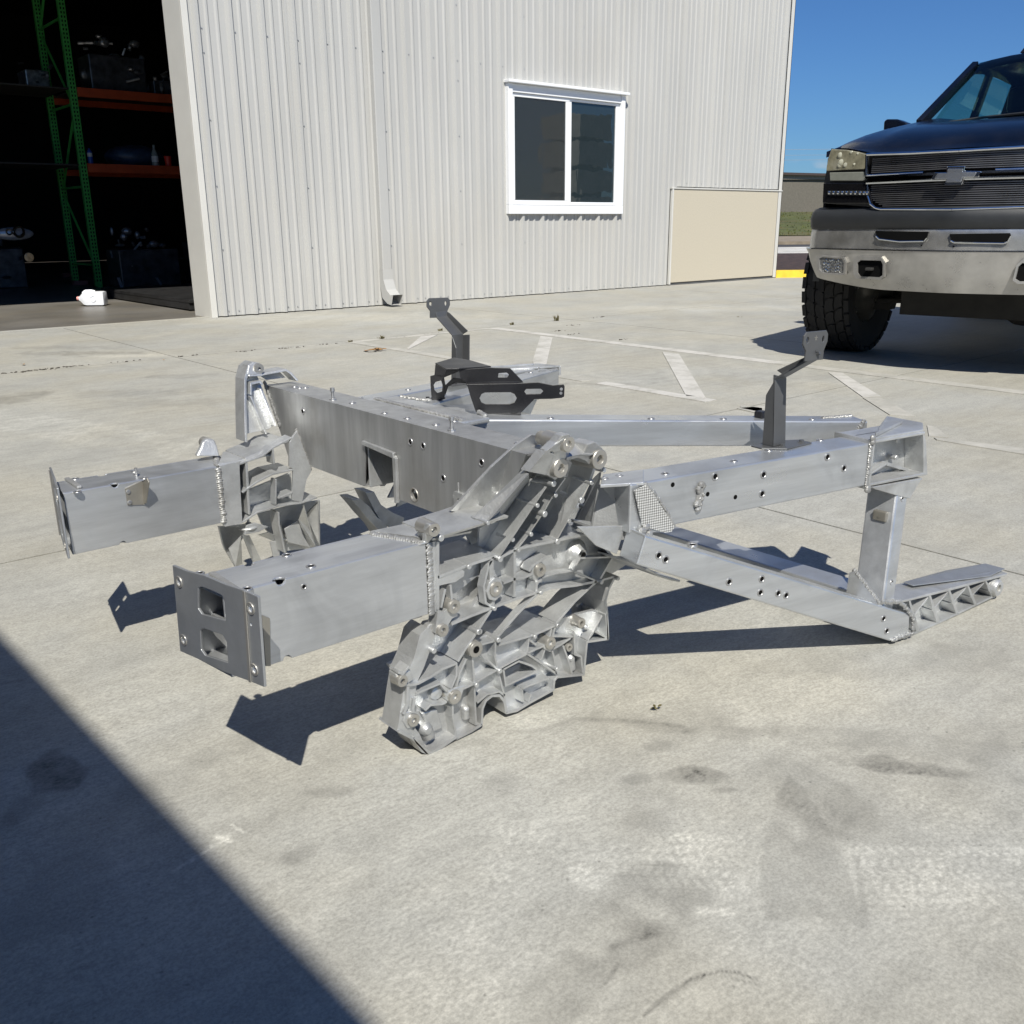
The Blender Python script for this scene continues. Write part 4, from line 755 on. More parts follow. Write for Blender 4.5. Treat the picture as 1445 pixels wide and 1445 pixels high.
# nose of the casting toward the rear rails
nose = [(1.108,0.1951),(1.143,0.2322),(1.143,0.2321),(1.178,0.2083),(1.236,0.1846),(1.159,0.1713),(1.136,0.1669),(1.093,0.184)]
hump = MB()
def dome(c, rx, rz, d, n=12):
    hump.lathe((c[0],VA+.024,c[1]),(0,-1,0),[(rx,0),(rx*.97,d*.4),(rx*.8,d*.8),(rx*.45,d*.98),(0,d)],n)
for (c, r, d) in [([(0.7347,0.0383)][0],.013,.022),([(0.8169,0.0421)][0],.007,.016),([(1.052,0.0588)][0],.010,.018),([(0.8937,0.0463)][0],.006,.014),([(0.7599,0.0918)][0],.014,.014),([(1.089,0.108)][0],.006,.016)]: dome(c, r, r, d)
for a, b, r in [([(0.7357,0.0379)][0],[(0.7423,0.0199)][0],.012),([(0.8169,0.0421)][0],[(0.8175,0.0241)][0],.007),([(1.052,0.0588)][0],[(1.056,0.034)][0],.0095)]: hump.tube((a[0],VA+.016,a[1]),(b[0],VA+.016,b[1]),r,12)
hump.slabv([(0.7584,0.0656),(0.7686,0.026),(0.7474,0.0265),(0.7284,0.0682)], VA+.012, VA+.02)
build('cast_boss_relief', hump.map(SH), M['cast'], castN, .002, smooth=True)['kind'] = 'stuff'
# bosses
def boss(c, R, d_out, length, hole=.42, m='machined', name='boss', ng=18, skirt=1.0):
    near_only = True
    o = (c[0], VA-d_out, c[1])
    prof = [(R*hole*.35,.012),(R*hole,.010),(R*hole,.0012),(R*hole*1.12,0),(R*.94,0),(R,.0012),(R*1.0,.008),(R*1.12*skirt,length)]
    if near_only: return build(name, MB().lathe(SH(*o),(0,1,0),prof,ng), M[m], castN, 0, smooth=True)
    return both(name, MB().lathe(SH(*o),(0,1,0),prof,ng), M[m], 0, (castN,castF), smooth=True)
for c, R, do, ln in [([(0.7472,0.3733)][0],.0108,.004,.034),([(0.9442,0.4844)][0],.0125,.004,.05),([(0.9462,0.4433)][0],.0155,.006,.03),([(1.031,0.4427)][0],.0165,.006,.05),
    ([(0.8686,0.2455)][0],.0125,.007,.03),([(0.9663,0.2523)][0],.0115,.005,.028),([(0.7855,0.2383)][0],.0115,.007,.02),([(0.7627,0.2055)][0],.0105,.007,.03),
    ([(0.8261,0.1532)][0],.0135,.006,.028),([(0.9897,0.1127)][0],.0115,.004,.025),([(0.7835,0.0833)][0],.0120,.005,.028),([(0.7038,0.0717)][0],.0105,.005,.02),([(0.6852,0.1459)][0],.0095,.007,.02),([(1.067,0.1258)][0],.0095,.0,.025),([(1.038,0.0879)][0],.0075,.0,.022)]: boss(c,R,do,ln)
build('boss_dark_bore', MB().lathe((*[[(0.8261,0.1532)][0][0]],VA-.0064,[(0.8261,0.1532)][0][1]),(0,-1,0),[(0,.0002),(.0058,.0002)],12), M['dark'], castN, 0)
big_ = [(1.07,0.2522)][0]
build('tube_boss', MB().lathe((big_[0],VA+.004,big_[1]),(0,1,0),[(.004,.03),(.006,.002),(.010,0),(.0165,.006),(.024,.016),(.027,.04),(.027,.09)],22), M['cast'], castN, 0, smooth=True)
build('bore', MB().lathe((big_[0],VA+.003,big_[1]),(0,-1,0),[(0,.0012),(.0062,.0012)],12), M['dark'], castN, 0)
# octagonal pads round two of the bosses and lugs that carry the top ones
lug = MB()
lug.slabv([(c[0],c[1]) for c in circ([(0.8686,0.2446)][0],.0175,8,.0205)], VA-.004, VA+.02)
lug.slabv([(0.7413,0.3525),(0.7362,0.3747),(0.7384,0.3844),(0.7498,0.3816),(0.7583,0.3692),(0.7557,0.3576),(0.7466,0.3482),(0.7291,0.3499)], VA+.002, VA+.012); lug.slabv([(0.7372,0.3745),(0.7409,0.3821),(0.751,0.3779),(0.7573,0.3694),(0.7629,0.3522),(0.7446,0.3534)], VA+.0125, VA+.030)
lug.slabv([(0.9077,0.4784),(0.9218,0.4906),(0.9284,0.5017),(0.9428,0.501),(0.9569,0.4806),(0.9524,0.4646),(0.9386,0.4721),(0.9263,0.4726)], VA+.001, VA+.02)
lug.slabv([(0.9203,0.4704),(0.9268,0.4759),(0.9475,0.4705),(0.9732,0.4228),(0.9588,0.4257),(0.9423,0.4255),(0.9275,0.4353)], VA+.004, VA+.03)
lug.slabv([(0.9961,0.4568),(0.9958,0.4739),(1.012,0.4763),(1.038,0.4598),(1.06,0.4274),(1.04,0.4221),(1.023,0.4344)], VA+.004, VA+.04)
lug.slabv([(0.9544,0.2626),(0.9696,0.264),(0.9806,0.2526),(0.9785,0.2356),(0.9609,0.2297),(0.9501,0.2464)], VA+.002, VA+.02)
lug.slabv([(0.7733,0.0955),(0.7904,0.0971),(0.8076,0.095),(0.7983,0.0751),(0.7808,0.0679),(0.7706,0.0793)], VA+.0, VA+.02)
lug.slabv([(0.6891,0.0884),(0.7089,0.0866),(0.7153,0.0712),(0.7136,0.0568),(0.6936,0.0588),(0.6864,0.0746)], VA+.0, VA+.02)
lug.slabv([(0.6772,0.158),(0.6926,0.1564),(0.7024,0.1567),(0.7094,0.1381),(0.6993,0.1342),(0.6875,0.1338),(0.6781,0.1397)], VA+.0, VA+.02)
lug.slabv([(0.9772,0.1121),(0.9921,0.1257),(1.005,0.1035),(0.9923,0.0931),(0.9772,0.104)], VA+.0, VA+.02)
lug.slabv([(0.7366,0.1987),(0.757,0.2023),(0.7696,0.1902),(0.7829,0.1928),(0.7787,0.2073),(0.7949,0.2092),(0.7705,0.2131),(0.7483,0.2147)], VA+.01, VA+.03)
build('boss_lug', lug.map(SH), M['cast'], castN, .002)['kind'] = 'stuff'
# ejector pads: little cylinders along the rib edges
pin = MB().lathe((0,0,0),(0,1,0),[(0,0),(.0036,0),(.0042,.0008),(.0042,.040)],12); _p = build('ejector_pad', pin, M['cast'], None, smooth=True, local=True); PINM = _p.data; PINM.transform(Matrix.Diagonal((.82,1,.82,1))); bpy.data.objects.remove(_p)
for (a,b), s in zip([(0.9442,0.4163),(0.9264,0.3806),(0.8999,0.3229),(0.8791,0.2934),(0.9597,0.3921),(0.9519,0.3587),(0.9384,0.3234),(0.9175,0.2989),(1.036,0.3994),(1.03,0.367),(1.02,0.3292),(1.003,0.2943),(1.054,0.419),(1.079,0.3368),(1.087,0.2882),(0.8167,0.2959),(0.866,0.2123),(0.8351,0.1813),(0.8731,0.1554),(0.9664,0.2124),(1.11,0.1946),(1.152,0.1903),(1.005,0.1413),(0.9526,0.1367),(1.005,0.1411),(0.8754,0.0987),(0.8266,0.0899),(1.004,0.0594),(0.7453,0.1763),(0.8329,0.1816),(0.8357,0.3688),(0.7648,0.3546)],
        [1.5,1.1,1.1,1.5,1.1,1.5,1.1,.9,1.3,1.6,1.2,1.5,1.2,1.1,1.1,1.2,1.1,1.3,1.3,1.1,1.3,1.2,1.2,1.1,1.1,1.3,1.2,1.1,1.3,1.4,1.0,1.5]):
    for par, fl_ in ((castN,False),(castF,True))[:1]:
        yy = SH(a,1.072,b)[1]; m4 = Matrix.Translation((a, yy if not fl_ else 2*CV-yy, b)) @ Matrix.Diagonal((s, -1 if fl_ else 1, s, 1)); inst(PINM, 'ejector_pad', m4, par)
# top cylinders reaching inboard
for c_, r_, l_ in (([(0.9442,0.4844)][0],.0110,.056),([(0.7472,0.3733)][0],.0100,.026)): build('spacer_tube', MB().lathe(SH(c_[0],VA+.006,c_[1]),(0,1,0),[(r_*.9,0),(r_,.004),(r_,l_-.002),(r_-.001,l_),(.004,l_),(.004,l_-.02)],20), M['machined'], castN, 0, smooth=True)
for c_, r_, l_ in (([(0.8738,1.033,0.5092)][0],.0115,.05),([(0.7229,1.1,0.3785)][0],.0115,.034)):
    q_ = (c_[0], 2*CV-c_[1], c_[2]); build('spacer_tube', MB().lathe(q_,(0,1,0),[(.0035,.004),(.0035,0),(r_-.001,0),(r_,.002),(r_,l_)],20), M['machined'], castF, 0, smooth=True)
for pts_, w_ in (([(0.6842,1.117,0.3635),(0.6981,1.11,0.3783),(0.7049,1.105,0.387),(0.7146,1.103,0.3924),(0.7295,1.105,0.3888),(0.732,1.111,0.3758),(0.7312,1.121,0.3564)], .012), ([(0.8414,1.036,0.5006),(0.8531,1.024,0.5184),(0.865,1.021,0.5237),(0.8814,1.023,0.5201),(0.8864,1.029,0.5087),(0.8802,1.034,0.499),(0.8619,1.034,0.4969)], .03)): build('boss_lug', prism3([Vector((a,2*CV-b,c)) for a,b,c in pts_], (0,w_,0)), M['cast'], castF, .003)
# nose plate toward the rear rails
ns = MB().ribs([(1.143,0.2322),(1.178,0.2098),(1.205,0.1969),(1.236,0.1846)], 1.0, VI-.02, .004)
ns.slabv([(1.143,0.2309),(1.236,0.1842),(1.195,0.1753),(1.159,0.1713),(1.139,0.1672),(1.15,0.1906),(1.118,0.1953)], VI-.05, VI-.044)
both('casting_nose', ns, M['cast'], .001, (castN,castF))
# inboard side of the node: what shows on the far casting
vi = 2*CV-VI
inb = MB(); q_ = lambda pts: [(a,b) for a,b in pts]
inb.slabv([(0.7062,0.3518),(0.7472,0.3545),(0.7434,0.2905),(0.741,0.225),(0.7036,0.2263),(0.7009,0.2309)], VI+.0015, VI-.006)
inb.slabv([(0.8592,0.3749),(0.869,0.3868),(0.8785,0.3962),(0.9051,0.3066),(0.8918,0.2901),(0.8772,0.241),(0.8545,0.2525),(0.863,0.3173),(0.8548,0.3242)], VI, VI-.006)
RB = [([(0.7473,0.2884),(0.782,0.3046),(0.8166,0.3146),(0.8629,0.3159)], .07), ([(0.7411,0.2263),(0.7759,0.2408),(0.8218,0.2452),(0.8758,0.2413),(0.9124,0.2454)], .082), ([(0.7465,0.3475),(0.7979,0.3553),(0.8216,0.3687),(0.8658,0.3833)], .03), ([(0.8227,0.3026),(0.8169,0.2489)], .02), ([(0.8232,0.2615),(0.8587,0.267)], .03), ([(0.822,0.2313),(0.8209,0.2036),(0.8256,0.1699),(0.8289,0.1407)], .035), ([(0.8215,0.3674),(0.8214,0.3353)], .03)]
for p, d in RB: inb.ribs(p, VI, VI-d, .004, .005)
bk_w = MB()
bk_w.slabv([(0.7645,0.2752),(0.8793,0.2984),(0.8772,0.2393),(0.7588,0.2185)], VI-.045, VI-.051)
inb.add(bk_w.v, bk_w.f)
fac([(0.8523,1.128,0.1774),(0.8869,1.128,0.1914),(0.8945,1.128,0.154),(0.91,1.128,0.1223),(0.858,1.128,0.1462)], .004, inb)
fac([(0.8287,1.163,0.203)]+[(0.8527,1.123,0.1534),(0.8296,1.123,0.1702)], .004, inb)
fac([(0.8824,1.168,0.2354)]+[(0.8819,1.138,0.1949)]+[(0.9151,1.118,0.1185)]+[(0.9183,1.138,0.1251)]+[(0.904,1.138,0.1721)], .004, inb)
fac([(0.9004,1.138,0.2034)]+[(0.92,1.163,0.2339)]+[(0.9241,1.148,0.1293)]+[(0.9208,1.128,0.1392)], .004, inb)
fac([(0.7426,1.163,0.1963)]+[(0.7641,1.148,0.1877)]+[(0.7936,1.128,0.1206),(0.7753,1.128,0.1179)], .004, inb)
fac([(0.7398,1.163,0.1961)]+[(0.7212,1.138,0.1662),(0.7307,1.138,0.1237)]+[(0.7513,1.128,0.1223),(0.7479,1.128,0.1531)], .004, inb)
fac([(0.8124,1.138,0.16),(0.8365,1.138,0.1586),(0.8317,1.138,0.1243),(0.8174,1.138,0.1248)], .004, inb)
fac([(0.7815,1.153,0.1862),(0.8046,1.153,0.1875)]+[(0.8468,1.128,0.156),(0.8315,1.128,0.1522)], .004, inb)
for a, b in (([(0.8824,1.168,0.2354)],[(0.9235,1.128,0.1213)]),([(0.9191,1.168,0.2381)],[(0.9294,1.138,0.1249)]),([(0.8339,1.148,0.1983)],[(0.8529,1.128,0.1224)]),([(0.8482,1.128,0.1557)],[(0.9125,1.123,0.1189)])): inb.tube(a[0],b[0],.0022,6)
inb.slab([(1.006,0.2192),(1.026,0.2175),(1.051,0.1937),(1.069,0.1653),(1.092,0.1434),(1.1,0.1213),(1.08,0.1156),(1.065,0.1415),(1.041,0.1712),(1.024,0.1954)], [], lambda a,b:(a,VO+.02,b), lambda a,b:(a,VO+.075,b))
inb.slab([(1.057,0.2212),(1.08,0.2182),(1.097,0.1833),(1.127,0.1583),(1.159,0.1391),(1.154,0.1145),(1.121,0.1214),(1.094,0.143),(1.079,0.1713)], [], lambda a,b:(a,VO,b), lambda a,b:(a,VO+.05,b))
inb.slab([(0.7171,0.2075),(0.7707,0.1959),(0.7604,0.1726),(0.737,0.158),(0.7265,0.152),(0.7221,0.1686)], [], lambda a,b:(a,VO+.02,b), lambda a,b:(a,VO+.03,b))
fac([(0.8032,1.108,0.2181),(0.9103,1.108,0.2223),(0.9524,1.108,0.2184),(0.9453,1.108,0.115),(0.9201,1.108,0.1132),(0.8539,1.108,0.1213),(0.8397,1.108,0.1496),(0.812,1.108,0.1876)], .005, inb)
fac([(0.7159,1.108,0.2085),(0.7812,1.108,0.2),(0.7703,1.108,0.1768),(0.7507,1.108,0.1528),(0.7529,1.108,0.1121),(0.7424,1.108,0.1132),(0.7253,1.108,0.1531),(0.7209,1.108,0.1696)], .005, inb)
inb.slabv([(0.7441,0.1981),(0.7777,0.1975),(0.7982,0.2041),(0.7712,0.2183),(0.7516,0.217)], VI-.004, VI-.010)
build('inboard_web', inb.map(far, True), M['cast'], castF, .001)
sb = [(0.7626,0.214)][0]; both('stud', MB().lathe((sb[0],VI-.02,sb[1]),(0,0,1),[(.006,0),(.006,.003),(.0028,.0035),(.0028,.022),(0,.0225)],10), M['bolt'], 0, (castN,castF), smooth=True)
disc = [(0.7609,0.2103)][0]; both('pad', MB().lathe((disc[0],VI-.02,disc[1]-.004),(0,0,1),[(0,.004),(.020,.004),(.021,.002),(.020,0),(0,0)],18), M['cast'], 0, (castN,castF), smooth=True)
# upper tower plate of the far node (seen from inboard), bright ribs
tw = MB(); TD = VA+.05
tw.slabv([(0.8026,0.3856),(0.8475,0.4985),(0.8746,0.4956),(0.8858,0.3935),(0.8651,0.3847)], TD-.020, TD-.026)
tw.ribs([(0.7924,0.3752),(0.817,0.4433),(0.836,0.4911),(0.8524,0.512),(0.8699,0.5207)], TD, TD-.045, .006)
for p in ([(0.8381,0.4576),(0.8488,0.3806)], [(0.8658,0.4694),(0.875,0.3924)], [(0.8391,0.46),(0.8477,0.4817),(0.869,0.4833),(0.8726,0.4764)], [(0.8475,0.4985),(0.8793,0.4964)]): tw.ribs(p, TD, TD-.021, .005)
tw.ribs([(0.8793,0.4964),(0.9375,0.4998),(0.9471,0.4923),(0.9582,0.4752)], TD-.005, TD-.045, .005); tw.slabv([(0.8818,0.4949),(0.9328,0.495),(0.9432,0.4808),(0.8976,0.4803)], TD-.03, TD-.036)
tw = tw.map(SH)
build('tower_web', tw.map(far, True), M['cast'], castF, .001)
# weld beads
WB = [((.750,VO-.001,.236),(.750,VO-.001,.346),.0060,.003,(0,-1,0)), ((.7025,VI+.001,.238),(.7025,VI+.001,.346),.0062,.004,(0,1,0)), ((.736,VO+.006,.3515),(.704,VI-.006,.3515),.006,.0035,(0,0,1))]
for a,b,w,h,s in WB: both('weld_bead', weldbead(a,b,w,h,side=s), M['weld'], 0, smooth=True, merge=0)
wb_ = [(1.784,0.384),(1.734,0.3081)]
for sgn in (1,):
    pts = [(cu0-.002, p[0] if sgn else 2*CV-p[0], p[1]) for p in wb_]
    build('weld_bead', weldbead(pts[0],pts[1],.006,.004,side=(-1,0,0)), M['weld'], frame, smooth=True, merge=0)
for (a,b) in (([(0.9157,1.942)][0],[(0.7087,1.461)][0]),): pass
pts = [(1.915,0.4706),(1.86,0.3832)]
for sgn in (1,): build('weld_bead', weldbead(*[(cu0-.002, p[0] if sgn else 2*CV-p[0], p[1]) for p in pts], .0055, .0035, side=(-1,0,0)), M['weld'], frame, smooth=True, merge=0)
# tower block: sits between arm flange and crossmember end
tb2 = MB().hexa([(.80,VI-.09,.36),(.905,VI-.09,.36),(.905,VI-.085,.36),(.80,VI-.085,.36),(.87,VI-.09,.50),(.905,VI-.09,.50),(.905,VI-.085,.50),(.87,VI-.085,.50)])

# ---- rear upper rails (angled), lower rails, posts
def beam(p, q, width, w_top0, w_bot0, w_top1, w_bot1):
    """box beam: outer line p->q in plan, width inboard (+v)"""
    d = Vector((q[0]-p[0], q[1]-p[1])); n = Vector((-d.y, d.x)).normalized()*width
    return MB().hexa([(p[0],p[1],w_bot0),(q[0],q[1],w_bot1),(q[0]+n.x,q[1]+n.y,w_bot1),(p[0]+n.x,p[1]+n.y,w_bot0),(p[0],p[1],w_top0),(q[0],q[1],w_top1),(q[0]+n.x,q[1]+n.y,w_top1),(p[0]+n.x,p[1]+n.y,w_top0)])
urv = lambda u: .9637-.1857*(u-1.09)
ur = beam((1.062,urv(1.062)),(1.606,urv(1.606)),.066,.404,.3203,.404,.3203); urN, urF = both('upper_side_rail', ur, M['extr_long'], .003)
URN = Vector((-.1826,-.9832,0))
for p in [(1.543,0.8795,0.3647),(1.345,0.9163,0.3799),(1.345,0.9163,0.3453),(1.498,0.8878,0.3914),(1.544,0.8795,0.364),(1.236,0.9366,0.3921)][1:]: 
    for par, f_ in ((urN,0),(urF,1)): nut((p[0], p[1] if not f_ else 2*CV-p[1], p[2]), (-.1826, -.9832 if not f_ else .9832, 0), par, 1.15)
for p in [(1.147,0.9531,0.3908),(1.236,0.9366,0.3921),(1.222,0.9392,0.3633),(1.284,0.9277,0.3485)]: build('bolt_hole', MB().lathe(Vector(p)+URN*.0003, URN, [(0,0),(.0042,0)],10), M['dark'], urN)
for (a,b) in [(1.087,1.016),(1.153,0.9747),(1.306,0.9516),(1.417,0.9578),(1.559,0.9421),(1.056,1.019),(1.846,1.039)][:6]:
    for par, f_ in ((urN,0),(urF,1)): nut((a, b if not f_ else 2*CV-b, .404), (0,0,1), par, 1.15)
# welded cleat on the outer face
cp = [Vector(p) for p in [(1.205,0.9423,0.3771),(1.206,0.9421,0.3626),(1.2,0.9432,0.347)]]
wc = MB()
for c, r in ((cp[0],.011),(cp[1],.008),(cp[2],.010)):
    for k in range(7):
        a = random.uniform(0,2*PI); wc.blob(c+URN*.003+Vector((math.cos(a)*r*.6,0,math.sin(a)*r*.6)), (r*.5,.004,r*.5),7,4)
wc.tube(cp[0]+URN*.001, cp[2]+URN*.001, .006, 8)
build('weld_cleat', wc, M['weld'], urN, smooth=True, merge=0)
# casting arm that laps the rail, with the knurled patch
am = MB(); _l = [Vector((a,1.035,b)) for a,b in [(1.062,0.3891),(1.047,0.3212)]]; _r = [Vector(p)+URN*.004 for p in [(1.088,0.9641,0.4032),(1.15,0.9526,0.32),(1.137,0.955,0.3113),(1.084,0.9648,0.3206)]]
o_ = Vector((0,.006,0))
for tri in ([_l[0], _r[0], _r[3]], [_l[0], _r[3], _l[1]], [_r[0], _r[1], _r[2], _r[3]]): prism3(tri, o_, am)
prism3([_l[1], _r[3], _r[3]+Vector((0,.05,0)), _l[1]+Vector((0,.06,0))], (0,0,-.005), am)
prism3([_l[1]-Vector((0,0,.026)), _r[3]-Vector((0,0,.012)), _r[3], _l[1]], (0,.005,0), am)
both('casting_arm', am, M['cast'], .001)
tp_ = [(1.023,0.997),(1.085,0.9609),(1.147,1.017),(1.073,1.04)]
both('arm_top', MB().slab(tp_, [], lambda x,y:(x,y,.3995), lambda x,y:(x,y,.4048)), M['extr'], .001)
m, n, l, p = principled('knurled_aluminium'); tc = n.new('ShaderNodeTexCoord'); mp = n.new('ShaderNodeMapping'); mp.inputs['Rotation'].default_value = (0,PI/4,0); mp.inputs['Scale'].default_value = (330,330,330); l.new(tc.outputs['Object'], mp.inputs[0])
ck = n.new('ShaderNodeTexChecker'); ck.inputs['Scale'].default_value = 1.0; sp = n.new('ShaderNodeSeparateXYZ'); cbm = n.new('ShaderNodeCombineXYZ'); l.new(mp.outputs[0], sp.inputs[0]); l.new(sp.outputs[0], cbm.inputs[0]); l.new(sp.outputs[2], cbm.inputs[1]); cbm.inputs[2].default_value = .5; l.new(cbm.outputs[0], ck.inputs[0])
ck.inputs[1].default_value = (.70,.70,.68,1); ck.inputs[2].default_value = (.26,.26,.25,1); l.new(ck.outputs[0], p.inputs['Base Color']); p.inputs['Metallic'].default_value = .4; p.inputs['Roughness'].default_value = .4
bb = n.new('ShaderNodeBump'); bb.inputs['Distance'].default_value = .0012; l.new(ck.outputs[1], bb.inputs['Height']); l.new(bb.outputs[0], p.inputs['Normal']); M['knurl'] = m
kp = [Vector(q) for q in [(1.066,0.9681,0.3949),(1.09,0.9636,0.3997),(1.105,0.9609,0.3821),(1.15,0.9525,0.3194),(1.144,0.9536,0.3121),(1.13,0.9563,0.3126),(1.084,0.9649,0.3328)]]
am = MB(); n_ = len(kp); am.v = [tuple(q+URN*.0062) for q in kp]+[tuple(q+URN*.0038) for q in kp]; am.f = [tuple(range(n_-1,-1,-1)), tuple(range(n_,2*n_))]+[(i,(i+1)%n_,n_+(i+1)%n_,n_+i) for i in range(n_)]
both('knurled_patch', am, M['knurl'])
wl0 = [Vector(q)+URN*.003 for q in [(1.091,0.9634,0.3995),(1.107,0.9605,0.3838),(1.127,0.9567,0.3587),(1.138,0.9548,0.3428),(1.151,0.9524,0.3203)]]
for a,b in zip(wl0[:-1],wl0[1:]): both('weld_bead', weldbead(a,b,.0035,.0025,side=URN), M['weld'], 0, smooth=True, merge=0)
cj = MB()
for q in [(1.088,0.9642,0.3251),(1.094,0.963,0.3138),(1.095,0.9627,0.3075)]:
    for k in range(5): cj.blob(Vector(q)+URN*.006+Vector((random.uniform(-.006,.006),0,random.uniform(-.005,.005))),(.007,.006,.006),8,5)
for o_ in both('weld_lump', cj, M['weld'], 0, smooth=True, merge=0): o_['kind'] = 'stuff'
# top flange of that arm back to the node
tfm = MB(); A_ = [(a,b,.404) for a,b in [(1.025,1),(1.087,0.9629),(1.078,0.9751),(1.056,1.025)]]
# lower side rail
LP = lambda a: a
lrn = Vector((-.215,-.9766,0))
lt0, lt1, lb1, lb0 = [Vector(q) for q in [(1.06,0.9317,0.3283),(1.694,0.7922,0.0566),(1.648,0.8022,0.0086),(1.045,0.935,0.2815)]]
e1 = Vector((1.700,.7909,.0035)); bk_ = -lrn*.05
lm = MB(); base = [lb0, lb1, Vector((1.70,.7908,.0035)), lt1, lt0]; n_ = 5
lm.v = [tuple(q) for q in base]+[tuple(q+bk_) for q in base]; lm.f = [(4,3,2,1,0),(5,6,7,8,9)]+[(i,(i+1)%5,5+(i+1)%5,5+i) for i in range(5)]
lrN, lrF = both('lower_side_rail', lm, M['extr_long'], .003)
for q in [(1.087,0.9258,0.2899),(1.101,0.9226,0.2802),(1.234,0.8933,0.2154),(1.62,0.8083,0.0637),(1.633,0.8055,0.0347),(1.306,0.8775,0.2067),(1.305,0.8777,0.1816),(1.346,0.8687,0.172),(1.365,0.8646,0.1642)]:
    for par, f_ in ((lrN,0),(lrF,1)): nut((q[0], q[1] if not f_ else 2*CV-q[1], q[2]), (lrn.x, lrn.y if not f_ else -lrn.y, 0), par, 1.1)
nut(Vector([(1.169,0.9076,0.287)][0])-lrn*.02, (0,0,1), lrN, 1.3)
# web between the lower rail and the node, dark in the photo
wm = MB(); ww = [Vector(q) for q in [(0.9701,0.9514,0.3416),(1.06,0.9317,0.3283),(1.045,0.935,0.2815),(1.005,0.9438,0.3036)]]; wm.v = [tuple(q-lrn*.055) for q in ww]+[tuple(q-lrn*.060) for q in ww]; wm.f = [(3,2,1,0),(4,5,6,7)]+[(i,(i+1)%4,4+(i+1)%4,4+i) for i in range(4)]
both('node_gusset', wm, M['cast'], .001)
# flange linking node and rails
fm = MB(); F1 = [Vector(q) for q in [(0.9622,0.9532,0.3579),(1.048,0.9343,0.3398),(1.058,0.9322,0.3308),(0.9642,0.9528,0.3442)]]
a0 = [(1.089,0.2866)][0]; a1 = Vector([(1.059,0.9318,0.3289)][0])
fm.hexa([(a0[0],VA,a0[1]-.004),tuple(a1+Vector((0,0,-.004))),tuple(a1-lrn*.05+Vector((0,0,-.004))),(a0[0],VA+.07,a0[1]-.004),(a0[0],VA,a0[1]),tuple(a1),tuple(a1-lrn*.05),(a0[0],VA+.07,a0[1])])
both('node_flange', fm, M['cast'], .001)
n2 = MB(); b0 = [(1.143,0.2322)][0]; b1 = Vector([(1.067,0.9302,0.2694)][0])
n2.hexa([(b0[0],VA,b0[1]-.004),tuple(b1+Vector((0,0,-.004))),tuple(b1-lrn*.05+Vector((0,0,-.004))),(b0[0],VA+.07,b0[1]-.004),(b0[0],VA,b0[1]),tuple(b1),tuple(b1-lrn*.05),(b0[0],VA+.07,b0[1])])
both('node_flange', n2, M['cast'], .001)
# posts
pu = 1.617; pt = MB()
lf = [(0.8689,0.2415),(0.8715,0.1475)]; vW = lf[1][0]-.809
pm_, pr_ = [Vector(x) for x in [(1.7,0.8504,0.2822),(1.738,0.8434,0.2731)]]; pl_ = Vector((pm_.x,)+[(0.9172,0.2857)][0]); 
def post_pt(t_, k):   # k: 0 mid edge, 1 outer right, 2 back right, 3 inboard left ; t_ 0 bottom, 1 top
    b = [Vector((1.614,.809,.05)),Vector((1.656,.809,.05)),Vector((1.656,.809+vW,.05)),Vector((1.614,.809+vW,.05))][k]
    w_ = max(.05, pl_.y-pm_.y); T = [pm_, Vector((pm_.x+.040,pm_.y-.003,pm_.z)), Vector((pm_.x+.040,pm_.y+vW,pm_.z)), Vector((pm_.x,pm_.y+vW,pm_.z))][k]+Vector((.004,.002,.012))
    return b.lerp(T, t_)
pt.hexa([tuple(post_pt(0,k)) for k in range(4)]+[tuple(post_pt(1,k)) for k in range(4)])
poN, poF = both('post', pt, M['extr'], .004)
for tt in (.30,.93):
    q = post_pt(tt,0).lerp(post_pt(tt,1),.5)
    for par, f_ in ((poN,0),(poF,1)): nut((q.x, q.y if not f_ else 2*CV-q.y, q.z), (0,-1 if not f_ else 1,0), par, 1.0)
cc_ = post_pt(.80,0).lerp(post_pt(.80,3),.42)
cb = MB().box((cc_.x-.009,cc_.y-.014,cc_.z-.010),(cc_.x+.002,cc_.y+.014,cc_.z+.010)); cb.lathe((cc_.x-.0095,cc_.y,cc_.z),(-1,0,0),[(0,.001),(.003,.001)],8)
both('weld_cleat', cb, M['tab'], .002, (poN,poF))
gs = [(0.8814,0.1409),(0.8719,0.1479),(0.8143,0.0977),(0.8227,0.0965),(0.8836,0.0922)]
gm = MB().slab([(a,b) for a,b in gs], [], lambda a,b:(1.606,a,b), lambda a,b:(1.6125,a,b)); both('post_gusset', gm, M['extr'], .001)
g0, g1 = gs[1], gs[2]; both('weld_bead', weldbead((1.609,g0[0],g0[1]),(1.609,g1[0],g1[1]),.0045,.004,side=(-1,0,0)), M['weld'], 0, smooth=True, merge=0)
wp = [Vector(q)+lrn*.0015 for q in [(1.612,0.8101,0.0999),(1.658,0.8001,0.0919),(1.693,0.7923,0.0596),(1.705,0.7896,0.0437),(1.706,0.7894,0.0137),(1.651,0.8014,0.0114)]]
for a,b in zip(wp[:-1],wp[1:]): both('weld_bead', weldbead(a,b,.0048,.003,side=lrn,wob=.0012), M['weld'], 0, smooth=True, merge=0)
# lower rear crossmember
lc = MB().box((1.635,.86,.045),(1.70,2*CV-.86,.092)); lcx = build('lower_crossmember', lc, M['extr_long'], frame, .003)
lc = MB()
for v in (1.02,1.16,1.32,1.58,1.75): lc.box((1.628,v,.050),(1.6345,v+.05,.088))

